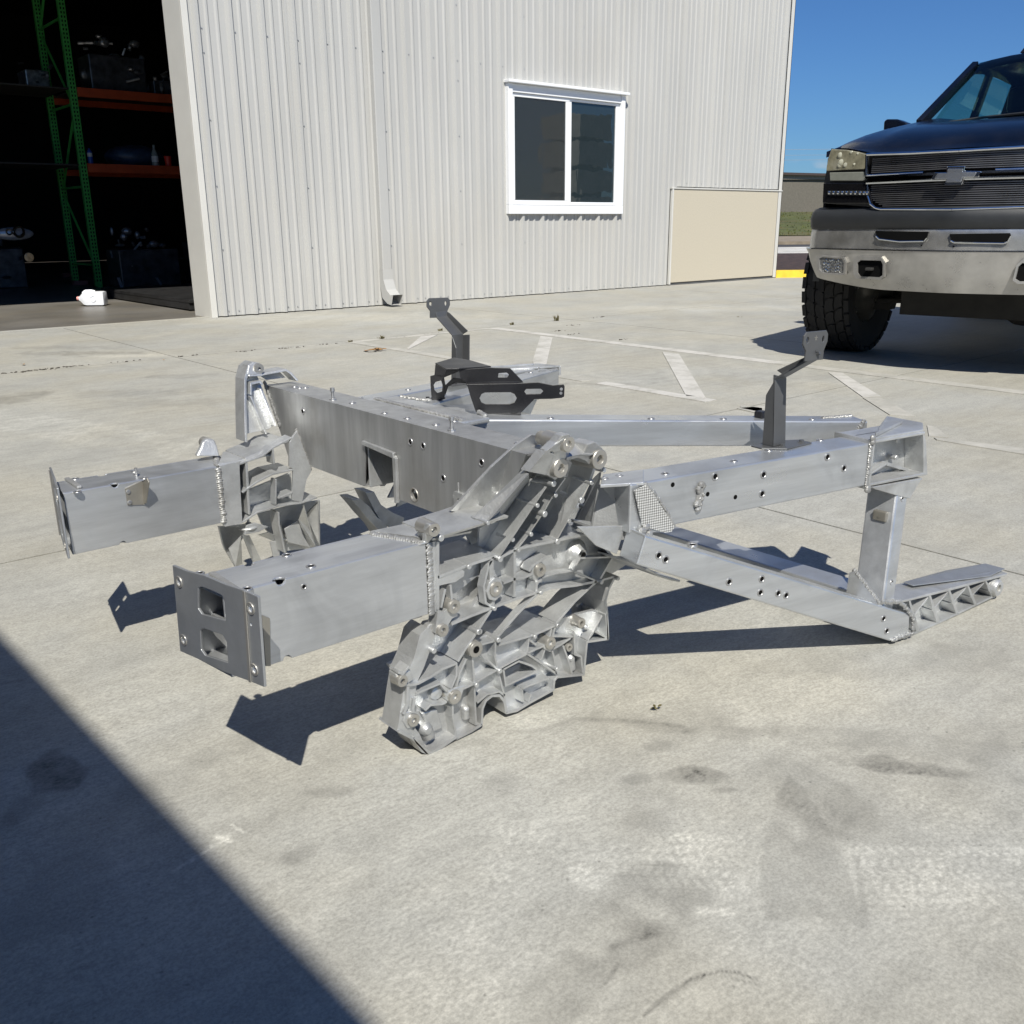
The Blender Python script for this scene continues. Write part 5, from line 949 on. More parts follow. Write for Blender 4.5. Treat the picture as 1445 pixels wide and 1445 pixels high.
# ---- rear top corner casting
q = [Vector(x) for x in [(1.622,0.8648,0.4074),(1.756,0.8401,0.4074),(1.773,0.8368,0.317),(1.622,0.8649,0.3176)]]
IN = -URN; cc = MB(); T_ = .006
up = Vector((0,0,1))
tdir = (q[1]-q[0]).normalized()
prism3([q[0]+tdir*-.004, q[1]+tdir*.006, q[1]+tdir*.006-up*T_, q[0]-tdir*.004-up*T_], IN*.085, cc)
prism3([q[3]-tdir*.004+up*T_, q[2]+tdir*.006+up*T_, q[2]+tdir*.006, q[3]-tdir*.004], IN*.085, cc)
prism3([q[0]-tdir*.016+up*.003, q[0], q[3], q[3]-tdir*.016-up*.004], IN*.085, cc)
prism3([q[1], q[1]+tdir*.012-up*.02, q[2]+tdir*.012, q[2]], IN*.085, cc)
prism3([x+IN*.045 for x in (q[0],q[1],q[2],q[3])], IN*.006, cc)
# stiffeners inside the pocket
prism3([q[3]+IN*.04+up*.004+tdir*.0, (q[3]+q[2])*.5+IN*.040+up*.030, (q[3]+q[2])*.5+IN*.040+up*.026, q[3]+IN*.04], -IN*.012, cc)
prism3([(q[3]+q[2])*.5+IN*.040+up*.030, q[2]+IN*.04+up*.006, q[2]+IN*.04, (q[3]+q[2])*.5+IN*.040+up*.024], -IN*.012, cc)
# top flange running inboard to the brace
tfp = [Vector((x,y,.412)) for x,y in [(1.623,0.8662),(1.761,0.8432),(1.814,0.8713),(1.825,0.9535),(1.741,0.9226)]]
prism3(tfp, (0,0,-.005), cc)
prism3([Vector((x,y,z)) for x,y,z in [(tfp[3].x,tfp[3].y,.412),(tfp[2].x,tfp[2].y,.412),(tfp[2].x,tfp[2].y,.385),(tfp[3].x,tfp[3].y,.385)]], (.005,.003,0), cc)
prism3([tfp[0]+up*.001, tfp[0]+up*.009, (tfp[0]+tfp[1])*.5*.35+tfp[2]*.3+tfp[3]*.35+up*.006, (tfp[0]+tfp[1])*.5*.35+tfp[2]*.3+tfp[3]*.35], (.003,.004,0), cc)
# skirt below, wrapping the post head
sk_ = [Vector(x) for x in [(1.625,0.8644,0.3157),(1.771,0.8372,0.3125),(1.759,0.8395,0.299),(1.74,0.843,0.2744),(1.702,0.8501,0.2864),(1.636,0.8622,0.3093)]]
prism3(sk_, IN*.07, cc)
ccN, ccF = both('corner_casting', cc, M['cast'], .0016)
for x in [(1.72,0.8467,0.3897),(1.722,0.8464,0.3543)]:
    both('hex_stud', MB().lathe(Vector(x)+IN*.040, -IN, [(.0055,0),(.0055,.012),(.0045,.0135),(0,.0135)],6), M['cast'], 0, (ccN,ccF))
both('weld_bead', weldbead(q[0]-tdir*.012+URN*.001+up*.0, q[3]-tdir*.012+URN*.001, .005,.0025,side=URN), M['weld'], 0, smooth=True, merge=0)
cj = MB()
for c in (q[0]-tdir*.011+up*.002, q[3]-tdir*.012-up*.002):
    for k in range(5): cj.blob(c+URN*.003+Vector((random.uniform(-.004,.004),0,random.uniform(-.005,.005))),(.006,.005,.006),8,5)
for o_ in both('weld_lump', cj, M['weld'], 0, smooth=True, merge=0): o_['kind'] = 'stuff'

# ---- diagonal braces from the crossmember centre to the rear corners
bA = Vector((1.015,1.352,.458)); bB = Vector((1.752,.955,.412))
bd = (bB-bA); bn = Vector((bd.y,-bd.x,0)).normalized()
if bn.y > 0: bn = -bn
hh = .052; brm = MB(); wd = .055
brm.v = [tuple(x) for x in (bA, bB, bB-up*hh, bA-up*hh, bA-bn*wd, bB-bn*wd, bB-bn*wd-up*hh, bA-bn*wd-up*hh)]
brm.f = [(3,2,1,0),(4,5,6,7),(0,1,5,4),(1,2,6,5),(2,3,7,6),(3,0,4,7)]
brN, brF = both('diagonal_brace', brm, M['extr_long'], .003)
for t in (.21,.45,.63,.86):
    for par, f_ in ((brN,0),(brF,1)):
        c = bA.lerp(bB,t)-bn*.014; nut((c.x, c.y if not f_ else 2*CV-c.y, c.z+.0005), (0,0,1), par, 1.1)
# cleat, clip and bead where the brace meets the corner
both('weld_bead', weldbead(bB-bd*.012+bn*.001+up*0, bB-bd*.045-up*hh+bn*.001, .006,.003,side=bn), M['weld'], 0, smooth=True, merge=0)
both('weld_bead', weldbead(bB-bd*.10-bn*.03+up*.001, bB-bd*.01-bn*.05+up*.001, .005,.003,side=up), M['weld'], 0, smooth=True, merge=0)
ct = bA.lerp(bB,.735)-bn*.03
build('edge_clip', MB().box((ct.x-.010,ct.y-.010,ct.z),(ct.x+.012,ct.y+.010,ct.z+.014)), M['blackpaint'], brN, .003)
# centre bracket on the crossmember where the braces start
cb = MB(); cb.box((cu1,1.33,.395),(1.03,1.575,.455)); cb.box((cu1+.002,1.30,.4555),(1.045,1.605,.4655))
cbo = build('centre_bracket', cb, M['cast'], frame, .003)
for (a,b) in (((.99,1.31,.467),(.99,1.60,.467)), ((1.045,1.315,.466),(1.075,1.37,.462)), ((1.045,1.585,.466),(1.075,1.53,.462))):
    build('weld_bead', weldbead(a,b,.006,.0035,side=(0,0,1)), M['weld'], cbo, smooth=True, merge=0)
cvp = MB().hexa([(1.03,1.34,.40),(1.22,1.43,.40),(1.22,1.475,.40),(1.03,1.565,.40),(1.03,1.34,.452),(1.22,1.43,.445),(1.22,1.475,.445),(1.03,1.565,.452)]); 
build('centre_gusset', cvp, M['extr'], frame, .003)

# ---- rear arms on the ground, ribbed castings with a cover plate
a0, a1 = Vector((1.662,.7995,0)), Vector((2.050,.7700,0)); av = (a1-a0).normalized(); an = Vector((av.y,-av.x,0)); 
if an.y > 0: an = -an
am = MB()
def apt(s, d, w): p = a0+av*s-an*d; return (p.x,p.y,w)
L_ = (a1-a0).length
prism3([Vector(apt(*x)) for x in ((-.005,0,.092),(L_*.5,0,.072),(L_+.03,0,.052),(L_+.035,.02,.052),(L_+.02,.060,.053),(L_*.5,.066,.073),(0.0,.068,.093))], (0,0,-.005), am)
prism3([Vector(apt(*x)) for x in ((.0,.030,.088),(L_*.5,.030,.068),(L_+.02,.030,.048),(L_+.02,.030,.004),(L_*.5,.03,.002),(.05,.03,.001),(0,.03,.001))], -an*.008, am)
prism3([Vector(apt(*x)) for x in ((.03,0,.001),(L_*.45,.0,.001),(L_,.0,.006),(L_+.02,.03,.006),(L_*.45,.08,.001),(.03,.08,.001))], (0,0,.005), am)
for k in range(5):
    s0, s1 = .03+k*L_*.19, .03+(k+.8)*L_*.19; topw = .088-.040*s0/L_
    prism3([Vector(apt(s0,.0,topw)), Vector(apt(s0+.006,.0,topw)), Vector(apt(s0+.055,.0,.004)), Vector(apt(s0+.045,.0,.004)), Vector(apt(s0+.020,.0,topw*.55))], -an*.03, am)
    prism3([Vector(apt(s0+.02,.0,topw*.5)), Vector(apt(s0+.025,.0,topw*.55)), Vector(apt(s0+.075,.002,topw*.9-.004)), Vector(apt(s0+.07,.002,topw*.82-.004))], -an*.03, am)
armN, armF = both('rear_arm_casting', am, M['cast'], .0016)
cvm = MB(); prism3([Vector(apt(*x)) for x in ((.10,.034,.0875),(L_*.9,.004,.0590),(L_+.036,.010,.0570),(L_+.03,.052,.0580),(L_*.72,.066,.0690),(.10,.056,.0880))], (0,0,.0025), cvm)
both('cover_plate', cvm, M['plate'], .0008, (armN,armF))
rb = Vector(apt(L_-.012,-.003,.028)); both('boss', MB().lathe(rb, an, [(.008,-.02),(.009,.004),(.017,.004),(.019,0),(.020,-.03)],20), M['cast'], 0, (armN,armF), smooth=True)
both('boss_bore', MB().lathe(rb+an*.0005, an, [(0,0),(.0085,0)],12), M['tab'], 0, (armN,armF))

# ---- upright grey brackets, bolted on the upper rails
zb = MB(); bu0, bu1 = 1.437, 1.468
# vertical channel (open to the rear), sloping neck, flat head
rb_ = [(.960,.4075),(.968,.530),(.903,.5705),(.900,.585),(.9025,.585),(.9055,.5725),(.971,.532),(.963,.4075)]
zb.slab(rb_, [], lambda a,b:(bu0-.002,a,b), lambda a,b:(bu1+.002,a,b))
zb.slab([(.969,.5305),(.9035,.5715),(.9035,.584),(.915,.580),(.990,.5405)], [], lambda a,b:(bu1+.002,a,b), lambda a,b:(bu1+.0045,a,b))
zb.slab([(.9605,.4075),(.985,.4075),(.985,.500),(.969,.529)], [], lambda a,b:(bu0-.002,a,b), lambda a,b:(bu0,a,b))
zb.slab([(.9605,.4075),(.990,.4075),(.996,.532),(.969,.529)], [], lambda a,b:(bu1+.002,a,b), lambda a,b:(bu1+.0045,a,b))
head = [(1.417,.571),(1.473,.569),(1.473,.585),(1.482,.600),(1.482,.613),(1.476,.6195),(1.416,.6210),(1.409,.615),(1.408,.600),(1.418,.588)]
zb.slabv(head, .8985, .9020, [circ((1.420,.607),.0042,10,.0055), circ((1.468,.605),.0035,10,.006)])
zN, zF = both('upright_bracket', zb, M['steelgrey'], .0012)
ft = MB(); prism3([Vector(x) for x in ((1.412,.970,.4045),(1.445,.938,.4045),(1.520,.935,.4045),(1.522,.965,.4045),(1.475,.995,.4045),(1.415,.995,.4045))], (0,0,.0028), ft)
both('bracket_foot', ft, M['steelgrey'], .0008, (zN,zF))
for (a,b) in ((1.450,.952),(1.505,.948)): both('foot_bolt', MB().lathe((a,b,.4073),(0,0,1),[(.0075,0),(.0072,.0012),(.0048,.0014),(.0048,.005),(0,.005)],6), M['steelgrey'], 0, (zN,zF))
both('locating_pip', MB().tube((1.452,.8985,.580),(1.452,.893,.583),.003,8).box((1.446,.8975,.5845),(1.458,.8985,.5875)), M['steelgrey'], 0, (zN,zF))
st_ = MB()
for k in range(5):
    a = 2*PI*k/5+PI/2; st_.add([(1.444+math.cos(a)*.006,.8980,.6085+math.sin(a)*.006),(1.444+math.cos(a+.5)*.0025,.8980,.6085+math.sin(a+.5)*.0025),(1.444,.8980,.6085),(1.444+math.cos(a-.5)*.0025,.8980,.6085+math.sin(a-.5)*.0025)],[(0,1,2,3)])
both('stamp_mark', st_, M['tab'], 0, (zN,zF))

# ---- black slotted bracket bridging the braces
bp0 = bA.lerp(bB,.03)-bn*.022; bt = Vector((bd.x,bd.y,0)).normalized()
BT = Vector((.765,-.644,0)).normalized(); BN = Vector((.644,.765,0)).normalized()
def plate3(pts, holes, org, t, mb):
    o = Vector(org); f2 = lambda q: ((Vector(q)-o).dot(BT), q[2]-o.z)
    g = lambda off: (lambda a,b: tuple(o+BT*a+Vector((0,0,b))+BN*off))
    return mb.slab([f2(x) for x in pts], [[f2(x) for x in h] for h in holes], g(0), g(t))
bb_ = MB()
plate3([(1.065,1.396,0.512),(1.135,1.337,0.5125),(1.169,1.308,0.5143),(1.19,1.29,0.5085),(1.206,1.277,0.51),(1.208,1.276,0.5061),(1.207,1.276,0.4864),(1.203,1.279,0.4842),(1.188,1.292,0.4824),(1.164,1.313,0.4821),(1.144,1.329,0.456),(1.081,1.382,0.4553),(1.078,1.385,0.4597),(1.071,1.391,0.488),(1.067,1.394,0.5077)], [[(1.092,1.373,0.4957),(1.129,1.342,0.4958),(1.135,1.337,0.4923),(1.138,1.334,0.4844),(1.135,1.337,0.476),(1.128,1.343,0.4732),(1.092,1.373,0.4737),(1.087,1.378,0.4771),(1.084,1.38,0.4851),(1.087,1.377,0.4929)], [(1.152,1.323,0.5017),(1.173,1.305,0.502),(1.177,1.302,0.4975),(1.173,1.305,0.4924),(1.152,1.323,0.4921),(1.149,1.325,0.4969)]], (1.11,1.358,.46), .0025, bb_)
plate3([(1.073,1.428,0.5355),(1.12,1.388,0.5386),(1.148,1.365,0.5371),(1.167,1.349,0.5109),(1.083,1.42,0.5108),(1.075,1.427,0.5199)], [[(1.131,1.379,0.5277),(1.143,1.369,0.5287),(1.146,1.366,0.5247),(1.144,1.369,0.5191),(1.13,1.38,0.5193)]], (1.13,1.38,.46), .0025, bb_)
sh = [Vector(x) for x in [(1.065,1.396,0.512),(1.148,1.326,0.5124)]]+[Vector(x) for x in [(1.167,1.349,0.5109),(1.083,1.42,0.5108)]]; prism3(sh, (0,0,-.002), bb_)
tp0 = [Vector(x) for x in [(1.12,1.388,0.5386),(1.073,1.428,0.5355),(1.069,1.432,0.5426)]]
# top deck reaching back to the far leg
d0 = Vector([(1.073,1.428,0.5355)][0]); d1 = Vector([(1.12,1.388,0.5386)][0]); z_ = d0.z
dk = [(1.07,1.423),(1.131,1.402),(1.153,1.495),(1.154,1.55),(1.078,1.512),(1.048,1.438)]
bb_.slab(dk, [], lambda a,b:(a,b,z_+.001), lambda a,b:(a,b,z_+.0035))
plate3([(1.107,1.572,0.5028),(1.115,1.565,0.5057),(1.128,1.554,0.5049),(1.131,1.552,0.4812),(1.129,1.554,0.4597),(1.108,1.571,0.4523),(1.107,1.572,0.4815)], [[(1.115,1.565,0.4905),(1.124,1.558,0.4935),(1.126,1.556,0.4843),(1.125,1.557,0.4705),(1.117,1.563,0.4675),(1.113,1.567,0.4737),(1.112,1.568,0.4844)]], (1.10,1.578,.46), .0025, bb_)
lg = [Vector(x) for x in [(1.114,1.567,0.5042),(1.116,1.565,0.5269),(1.146,1.54,0.537),(1.157,1.53,0.5324),(1.152,1.534,0.5113),(1.129,1.554,0.4995)]]; plate3(lg, [circ((0,0),.001,3)][:0], (1.10,1.578,.46), .0025, bb_)
plate3([(1.128,1.555,0.4812),(1.131,1.552,0.4842),(1.135,1.548,0.4897),(1.143,1.542,0.4993),(1.163,1.525,0.496),(1.165,1.523,0.4869),(1.147,1.538,0.4886),(1.135,1.548,0.4811),(1.13,1.553,0.4628)], [], (1.10,1.578,.46), .0025, bb_)
bkt = build('slotted_bracket', bb_, M['blackpaint'], frame, .0006, label=None) if False else build('slotted_bracket', bb_, M['blackpaint'], frame, .0006)
bkt['label'] = 'black powder coated slotted bracket'
fp = [Vector(x) for x in [(1.08,1.383,0.4545),(1.144,1.329,0.4549)]]
ftm = MB(); prism3([fp[0], fp[1], fp[1]+BN*.02, fp[0]+BN*.02], (0,0,-.003), ftm); fl2 = [Vector(x) for x in [(1.094,1.583,0.4518),(1.111,1.569,0.4492),(1.13,1.553,0.4582),(1.123,1.559,0.4644)]]; prism3(fl2, (0,0,-.003), ftm)
build('bracket_foot', ftm, M['blackpaint'], bkt, .0006)
for c in [fp[0].lerp(fp[1],.15)+BN*.008, fp[0].lerp(fp[1],.85)+BN*.008]+[Vector([(1.102,1.577,0.4539)][0])]: build('foot_bolt', MB().lathe(c,(0,0,1),[(.006,-.001),(.006,.002),(.004,.002),(.004,.006),(0,.006)],8), M['blackpaint'], bkt)
for c in [(1.203,1.28,0.5011),(1.202,1.28,0.4935)]: build('bolt_hole', MB().lathe(Vector(c)-BN*.0004,-BN,[(0,0),(.003,0)],8), M['bolt'], bkt)

# ------------------------------------------------------------ pickup truck (local: x to its left, y rearward, z up)
TH = math.radians(8.85)
truck = empty('pickup_truck', (5.744, 2.463, 0), 'dark blue lifted pickup truck with black and silver front bumper', 'truck', rz=TH-PI/2)
M['navy'] = mat('dark_blue_car_paint', (0.002,0.0035,0.009), 0.25, 0.0, 0.1, 6, coat=0.15, rvar=.03, dirt=(.05,.05,.05), dirt_amt=.12)
M['navy'].node_tree.nodes['Principled BSDF'].inputs['Specular IOR Level'].default_value = .3
M['plastic'] = mat('black_textured_plastic', (0.020,0.022,0.024), 0.5, 0, 0.15, 12, bump=.2, bscale=400)
M['bumper'] = mat('dull_silver_bumper', (0.42,0.41,0.385), 0.30, 0.55, 0.16, 9, dirt=(.16,.15,.13), dirt_amt=.5)
M['chrome'] = mat('chrome', (0.62,0.64,0.66), 0.08, 1.0, 0.05, 10, rvar=.02)
M['chrome_dull'] = mat('dulled_chrome_bumper', (0.50,0.49,0.46), 0.24, 0.75, 0.18, 12, dirt=(.20,.19,.16), dirt_amt=.45)
M['rubber'] = mat('tyre_rubber', (0.009,0.009,0.009), 0.8, 0, .2, 10, bump=.2)
M['under'] = mat('dirty_underbody', (0.02,0.019,0.017), 0.8, 0, .4, 12)
M['lens_yellow'] = mat('hazed_yellow_lens', (0.30,0.28,0.19), 0.22, 0.25, .35, 22, coat=.8, dirt=(.55,.53,.42), dirt_amt=.5)
M['hazy'] = mat('bright_hazed_reflector', (.48,.47,.36), .3, .2, .3, 40)
M['lens_grey'] = mat('grey_lens', (0.22,0.225,0.19), 0.35, 0, .15, 15, coat=.4)
M['lens_clear'] = mat('fog_lamp_lens', (0.32,0.32,0.31), 0.16, 0.6, .5, 60, coat=.6)
M['carbon'] = mat('gloss_black_plastic', (0.008,0.008,0.009), 0.15, 0, .1, 10, coat=.5)
m, n, l, p = principled('windshield_glass'); gl = n.new('ShaderNodeBsdfGlossy'); gl.inputs[1].default_value = .02; tr = n.new('ShaderNodeBsdfTransparent'); tr.inputs[0].default_value = (.42,.62,.60,1); fr = n.new('ShaderNodeFresnel'); fr.inputs[0].default_value = 1.5; ms = n.new('ShaderNodeMixShader')
l.new(fr.outputs[0], ms.inputs[0]); l.new(tr.outputs[0], ms.inputs[1]); l.new(gl.outputs[0], ms.inputs[2]); l.new(ms.outputs[0], n['Material Output'].inputs[0]); M['cabglass'] = m
FS = lambda x: -.878+.24*(abs(x)/.88)**1.3
def tb(name, mb, m, parent=None, bevel=0.0, **k): return build(name, mb, m, parent or truck, bevel, local=True, **k)
def fplate(pts, off0, off1, holes=(), mirror=False):
    """plate following the truck's curved nose; pts are (x,z)"""
    mb = MB().slab(pts, holes, lambda x,z:(x,z,off0), lambda x,z:(x,z,off1))
    # refine long spans so that they follow the curve
    bm = bmesh.new(); vv = [bm.verts.new(v) for v in mb.v]
    for f in mb.f:
        try: bm.faces.new([vv[i] for i in f])
        except ValueError: pass
    for x in np.arange(-.85,.86,.1):
        bmesh.ops.bisect_plane(bm, geom=bm.verts[:]+bm.edges[:]+bm.faces[:], plane_co=(x,0,0), plane_no=(1,0,0))
    bm.verts.index_update(); r = MB(); r.v = [(v.co.x, FS(v.co.x)+v.co.z, v.co.y) for v in bm.verts]; r.f = [tuple(v.index for v in f.verts) for f in bm.faces]; bm.free()
    return r
mx_ = lambda pts: [(-x,z) for x,z in reversed(pts)]
def sym(pts): return pts+mx_(pts)
# --- bumper: swept section along the nose
def nose_path(xe, yback, n=36, inset=0.0):
    P = [(-xe-inset*0, yback), (-xe, FS(xe)+.14), (-xe+.006, FS(xe)+.06), (-xe+.022, FS(xe)+.018)]
    xs = np.linspace(-xe+.05, xe-.05, n); P += [(x, FS(x)) for x in xs]
    P += [(-a,b) for a,b in reversed(P[:4])]; return P
def sweep(P, prof, xt=None):
    """prof: (z, push outward); ends wrap round the corners"""
    n = len(P); mb = MB(); Nn = []
    for i in range(n):
        a = Vector(P[max(0,i-1)]); b = Vector(P[min(n-1,i+1)]); d = (b-a).normalized(); Nn.append(Vector((d.y,-d.x)))
    k = len(prof)
    for i in range(n):
        for z, o in prof:
            mb.v.append((P[i][0]+Nn[i].x*o, P[i][1]+Nn[i].y*o, z))
    for i in range(n-1):
        for j in range(k-1): mb.f.append((i*k+j,(i+1)*k+j,(i+1)*k+j+1,i*k+j+1))
    return mb
XE = .862
P0 = nose_path(XE, -.22)
black = sweep(P0, [(.757,-.03),(.757,.0),(.770,.008),(.815,.012),(.850,.004),(.868,-.012),(.878,-.040),(.880,-.11)]); tb('bumper_top_cover', black, M['plastic'], smooth=True)
chr_ = sweep(P0, [(.648,-.02),(.648,.004),(.70,.003),(.745,.001),(.7565,-.002),(.7565,-.02)])
# slots in the strip: dark plates laid on for their shade, with bright lips
cb_ = tb('bumper_strip', chr_, M['chrome_dull'], smooth=True)
slots = [[(-0.4035,0.7499),(-0.3952,0.7248),(-0.3748,0.7098),(-0.2582,0.6983),(-0.1221,0.7016),(-0.1102,0.7192),(-0.1042,0.7454)], [(0.0053,0.7346),(0.0152,0.7046),(0.0306,0.696),(0.2541,0.692),(0.2663,0.7004),(0.276,0.7276),(0.2709,0.738)]]
for s_ in slots:
    tb('bumper_slot', fplate(s_, -.012, .02), M['dark'], cb_)
    edge = s_[1:-1]; e = MB()
    for a,b in zip(edge[:-1],edge[1:]): e.tube((a[0],FS(a[0])-.014,a[1]-.003),(b[0],FS(b[0])-.014,b[1]-.003),.0045,6)
    tb('slot_lip', e, M['chrome'], cb_)
mir = mx_(slots[0]); 
if mir[0][0] > .3: tb('bumper_slot', fplate(mir, -.012, .02), M['dark'], cb_)
for q in [(-0.1342,0.6773),(0.03,0.6736)]: tb('bumper_screw', MB().lathe((q[0],FS(q[0])-.006,q[1]),(0,-1,0),[(.004,0),(.004,.002),(0,.002)],8), M['dark'], cb_)
# lower silver valance with lip
low = MB(); P1 = nose_path(XE, -.30)
def lowz(x):  # bottom line rises to the corners
    a = abs(x); return .440+.055*max(0,(a-.35)/.5)**1.5
prof0 = [(0,-.10),(0.0,-.035),(.25,-.012),(.55,.010),(.85,.014),(.985,.022),(1.0,.010),(1.0,-.03)]
nP = len(P1); Nn = []
for i in range(nP):
    a = Vector(P1[max(0,i-1)]); b = Vector(P1[min(nP-1,i+1)]); d = (b-a).normalized(); Nn.append(Vector((d.y,-d.x)))
for i in range(nP):
    x = P1[i][0]; zb_ = lowz(x); zt = .651
    inn = 0 if abs(x) < .8 else (abs(x)-.8)/.062
    for t, o in prof0: low.v.append((P1[i][0]*(1-.0*inn)+Nn[i].x*(o-.055*inn*(1-t)), P1[i][1]+Nn[i].y*(o-.055*inn*(1-t)), zb_+(zt-zb_)*t))
k = len(prof0)
for i in range(nP-1):
    for j in range(k-1): low.f.append((i*k+j,(i+1)*k+j,(i+1)*k+j+1,i*k+j+1))
lw = tb('lower_bumper', low, M['bumper'], smooth=True)
tb('bumper_lip', sweep(P1, [(.6505,.02),(.6505,.025),(.6545,.025),(.6555,.006)]), M['chrome'], lw, smooth=True)
hk = [(-0.4871,0.5821),(-0.4678,0.596),(-0.3458,0.5965),(-0.3317,0.5778),(-0.3269,0.5214),(-0.3453,0.5093),(-0.463,0.5098),(-0.481,0.5288)]
hk2 = [(-0.5155,0.5992),(-0.491,0.6158),(-0.3482,0.6164),(-0.3229,0.5867),(-0.316,0.5131),(-0.3389,0.4973),(-0.4879,0.4972),(-0.5063,0.5189)]
for side in (0,1):
    a, b = (hk, hk2) if not side else (mx_(hk), mx_(hk2))
    tb('tow_hook_surround', fplate(b, -.030, .0, [a]), M['bumper'], lw, .004)
    tb('tow_hook_opening', fplate(a, -.018, .012), M['dark'], lw)
    q = [sum(c)/len(a) for c in zip(*a)]; t_ = MB().box((q[0]-.02,FS(q[0])-.05,q[1]-.01),(q[0]+.02,FS(q[0]),q[1]+.006)); tb('tow_hook', t_, M['under'], lw, .004)
fg = [(-0.7428,0.5975),(-0.7205,0.6064),(-0.5848,0.5989),(-0.5749,0.5793),(-0.571,0.525),(-0.5869,0.5198),(-0.7055,0.5217),(-0.7328,0.5374)]
fg2 = [(-0.7671,0.6062),(-0.7274,0.6164),(-0.5782,0.6081),(-0.5608,0.5797),(-0.5591,0.5164),(-0.5859,0.5108),(-0.716,0.512),(-0.7509,0.5321)]
for side in (0,1):
    a, b = (fg, fg2) if not side else (mx_(fg), mx_(fg2))
    tb('fog_lamp_surround', fplate(b, -.030, .0, [a]), M['bumper'], lw, .003); f_ = tb('fog_lamp', fplate(a, -.024, .0), M['lens_clear'], lw)
    r_ = MB(); c = [sum(c)/len(a) for c in zip(*a)]
    for i in range(9):
        for j in range(4): r_.blob((c[0]-.055+i*.0137, FS(c[0]-.055+i*.0137)-.026, c[1]-.027+j*.018+.004*math.sin(i*2.1)), (.006*random.uniform(.5,1.1),.003,.007*random.uniform(.5,1.1)), 6, 4)
    tb('lamp_facets', r_, M['chrome'], f_, smooth=True, merge=0)
# --- grille
gbk = [(-0.5104,1.151),(-0.3411,1.146),(-0.0048,1.137),(0.2701,1.135),(0.3064,0.8596),(-0.3072,0.8704),(-0.392,0.8723),(-0.4426,0.896),(-0.4755,0.9468),(-0.496,1.029)]
ctr = -.018
def clamp0(pts): return pts
def symx(pts):   # left half of an outline, mirrored about the truck's centre line
    h = [(x,z) for x,z in pts]; return h+mx_(h)
grille = tb('grille', fplate(symx([(-.50,.995),(-.505,1.145),(-.3,1.138),(-.1,1.133),(0,1.132)][1:]+[]) if False else [(-.505,1.145),(-.25,1.134),(0,1.130),(.25,1.134),(.505,1.145),(.49,.96),(.46,.895),(.39,.862),(0,.852),(-.39,.862),(-.46,.895),(-.49,.96)], .030, .045), M['dark'])
def slats(x0f, z0, z1, nn, name):
    mb = MB()
    for i in range(nn):
        z = z0+(z1-z0)*(i+.5)/nn; xe = x0f(z); xs = np.linspace(-xe, xe, 26)
        for a,b in zip(xs[:-1],xs[1:]):
            ya, yb = FS(a)+.012, FS(b)+.012; mb.hexa([(a,ya,z-.0026),(b,yb,z-.0026),(b,yb+.015,z-.0026),(a,ya+.015,z-.0026),(a,ya,z+.0026),(b,yb,z+.0026),(b,yb+.015,z+.0026),(a,ya+.015,z+.0026)])
    o = tb(name, mb, M['slat'], grille); o['kind'] = 'stuff'; return o
M['slat'] = mat('billet_slats', (.22,.22,.23), .3, .8, .1, 10)
slats(lambda z: .475, 1.045, 1.122, 8, 'grille_bars')
slats(lambda z: .47-.0*(z) if z > .93 else .47-.10*((.93-z)/.06)**1.5, .872, .985, 11, 'grille_bars')
def band_(pts, r, m, name, par=None, flat=1.0):
    mb = MB()
    for a,b in zip(pts[:-1],pts[1:]):
        n_ = max(1,int(abs(b[0]-a[0])/.06))
        for i in range(n_):
            p = (a[0]+(b[0]-a[0])*i/n_, a[1]+(b[1]-a[1])*i/n_); q = (a[0]+(b[0]-a[0])*(i+1)/n_, a[1]+(b[1]-a[1])*(i+1)/n_)
            mb.tube((p[0],FS(p[0])-.002,p[1]),(q[0],FS(q[0])-.002,q[1]),r,8)
    return tb(name, mb, M[m], par or grille, smooth=True)
band_([(-.50,1.040),(-.507,1.142),(-.25,1.133),(0,1.129),(.25,1.133),(.507,1.142),(.50,1.040)], .0085, 'chrome', 'grille_frame')
band_([(-.492,1.036),(-.3,1.036),(-.17,1.036)], .006, 'chrome', 'grille_frame'); band_([(.492,1.036),(.3,1.036),(.17,1.036)], .006, 'chrome', 'grille_frame')
band_([(-.49,.996),(-.3,.996),(-.17,.996),(0,.996),(.17,.996),(.49,.996)], .007, 'chrome', 'grille_frame')
band_([(-.485,.990),(-.478,.935),(-.455,.890),(-.42,.868),(-.39,.861),(0,.853),(.39,.861),(.42,.868),(.455,.890),(.478,.935),(.485,.990)], .0065, 'chrome', 'grille_frame')
for xs, xe in ((-.50,-.10),(.08,.50)):
    tb('grille_crossbar', fplate([(xs,.999),(xe,.999),(xe,1.004),(xs,1.006)], -.012, .02), M['chrome'], grille); tb('grille_crossbar', fplate([(xs,1.022),(xe,1.020),(xe,1.033),(xs,1.031)], -.012, .02), M['chrome'], grille)
M['badge'] = mat('bright_badge_metal', (.75,.78,.82), .18, .9, .05, 10)
bow = [(-0.0545,1.054),(-0.0492,1.058),(0.0269,1.055),(0.0324,1.052),(0.0315,1.034),(0.1004,1.029),(0.1047,1.025),(0.0942,1.001),(0.0336,1),(0.0318,0.9823),(0.0274,0.9688),(-0.0534,0.9698),(-0.0571,0.9812),(-0.0518,0.9923),(-0.1198,0.9941),(-0.1276,1.001),(-0.1109,1.032),(-0.0545,1.03)]
cx_ = sum(a for a,_ in bow)/len(bow); bow = [(a-cx_,b) for a,b in bow]
em = tb('emblem', fplate(bow, -.030, -.005), M['chrome'], grille, .0025)
cz = sum(b for _,b in bow)/len(bow); bi = [(a*.84, cz+(b-cz)*.72) for a,b in bow]
tb('emblem_face', fplate(bi, -.0335, -.0305), M['badge'], em, .001)
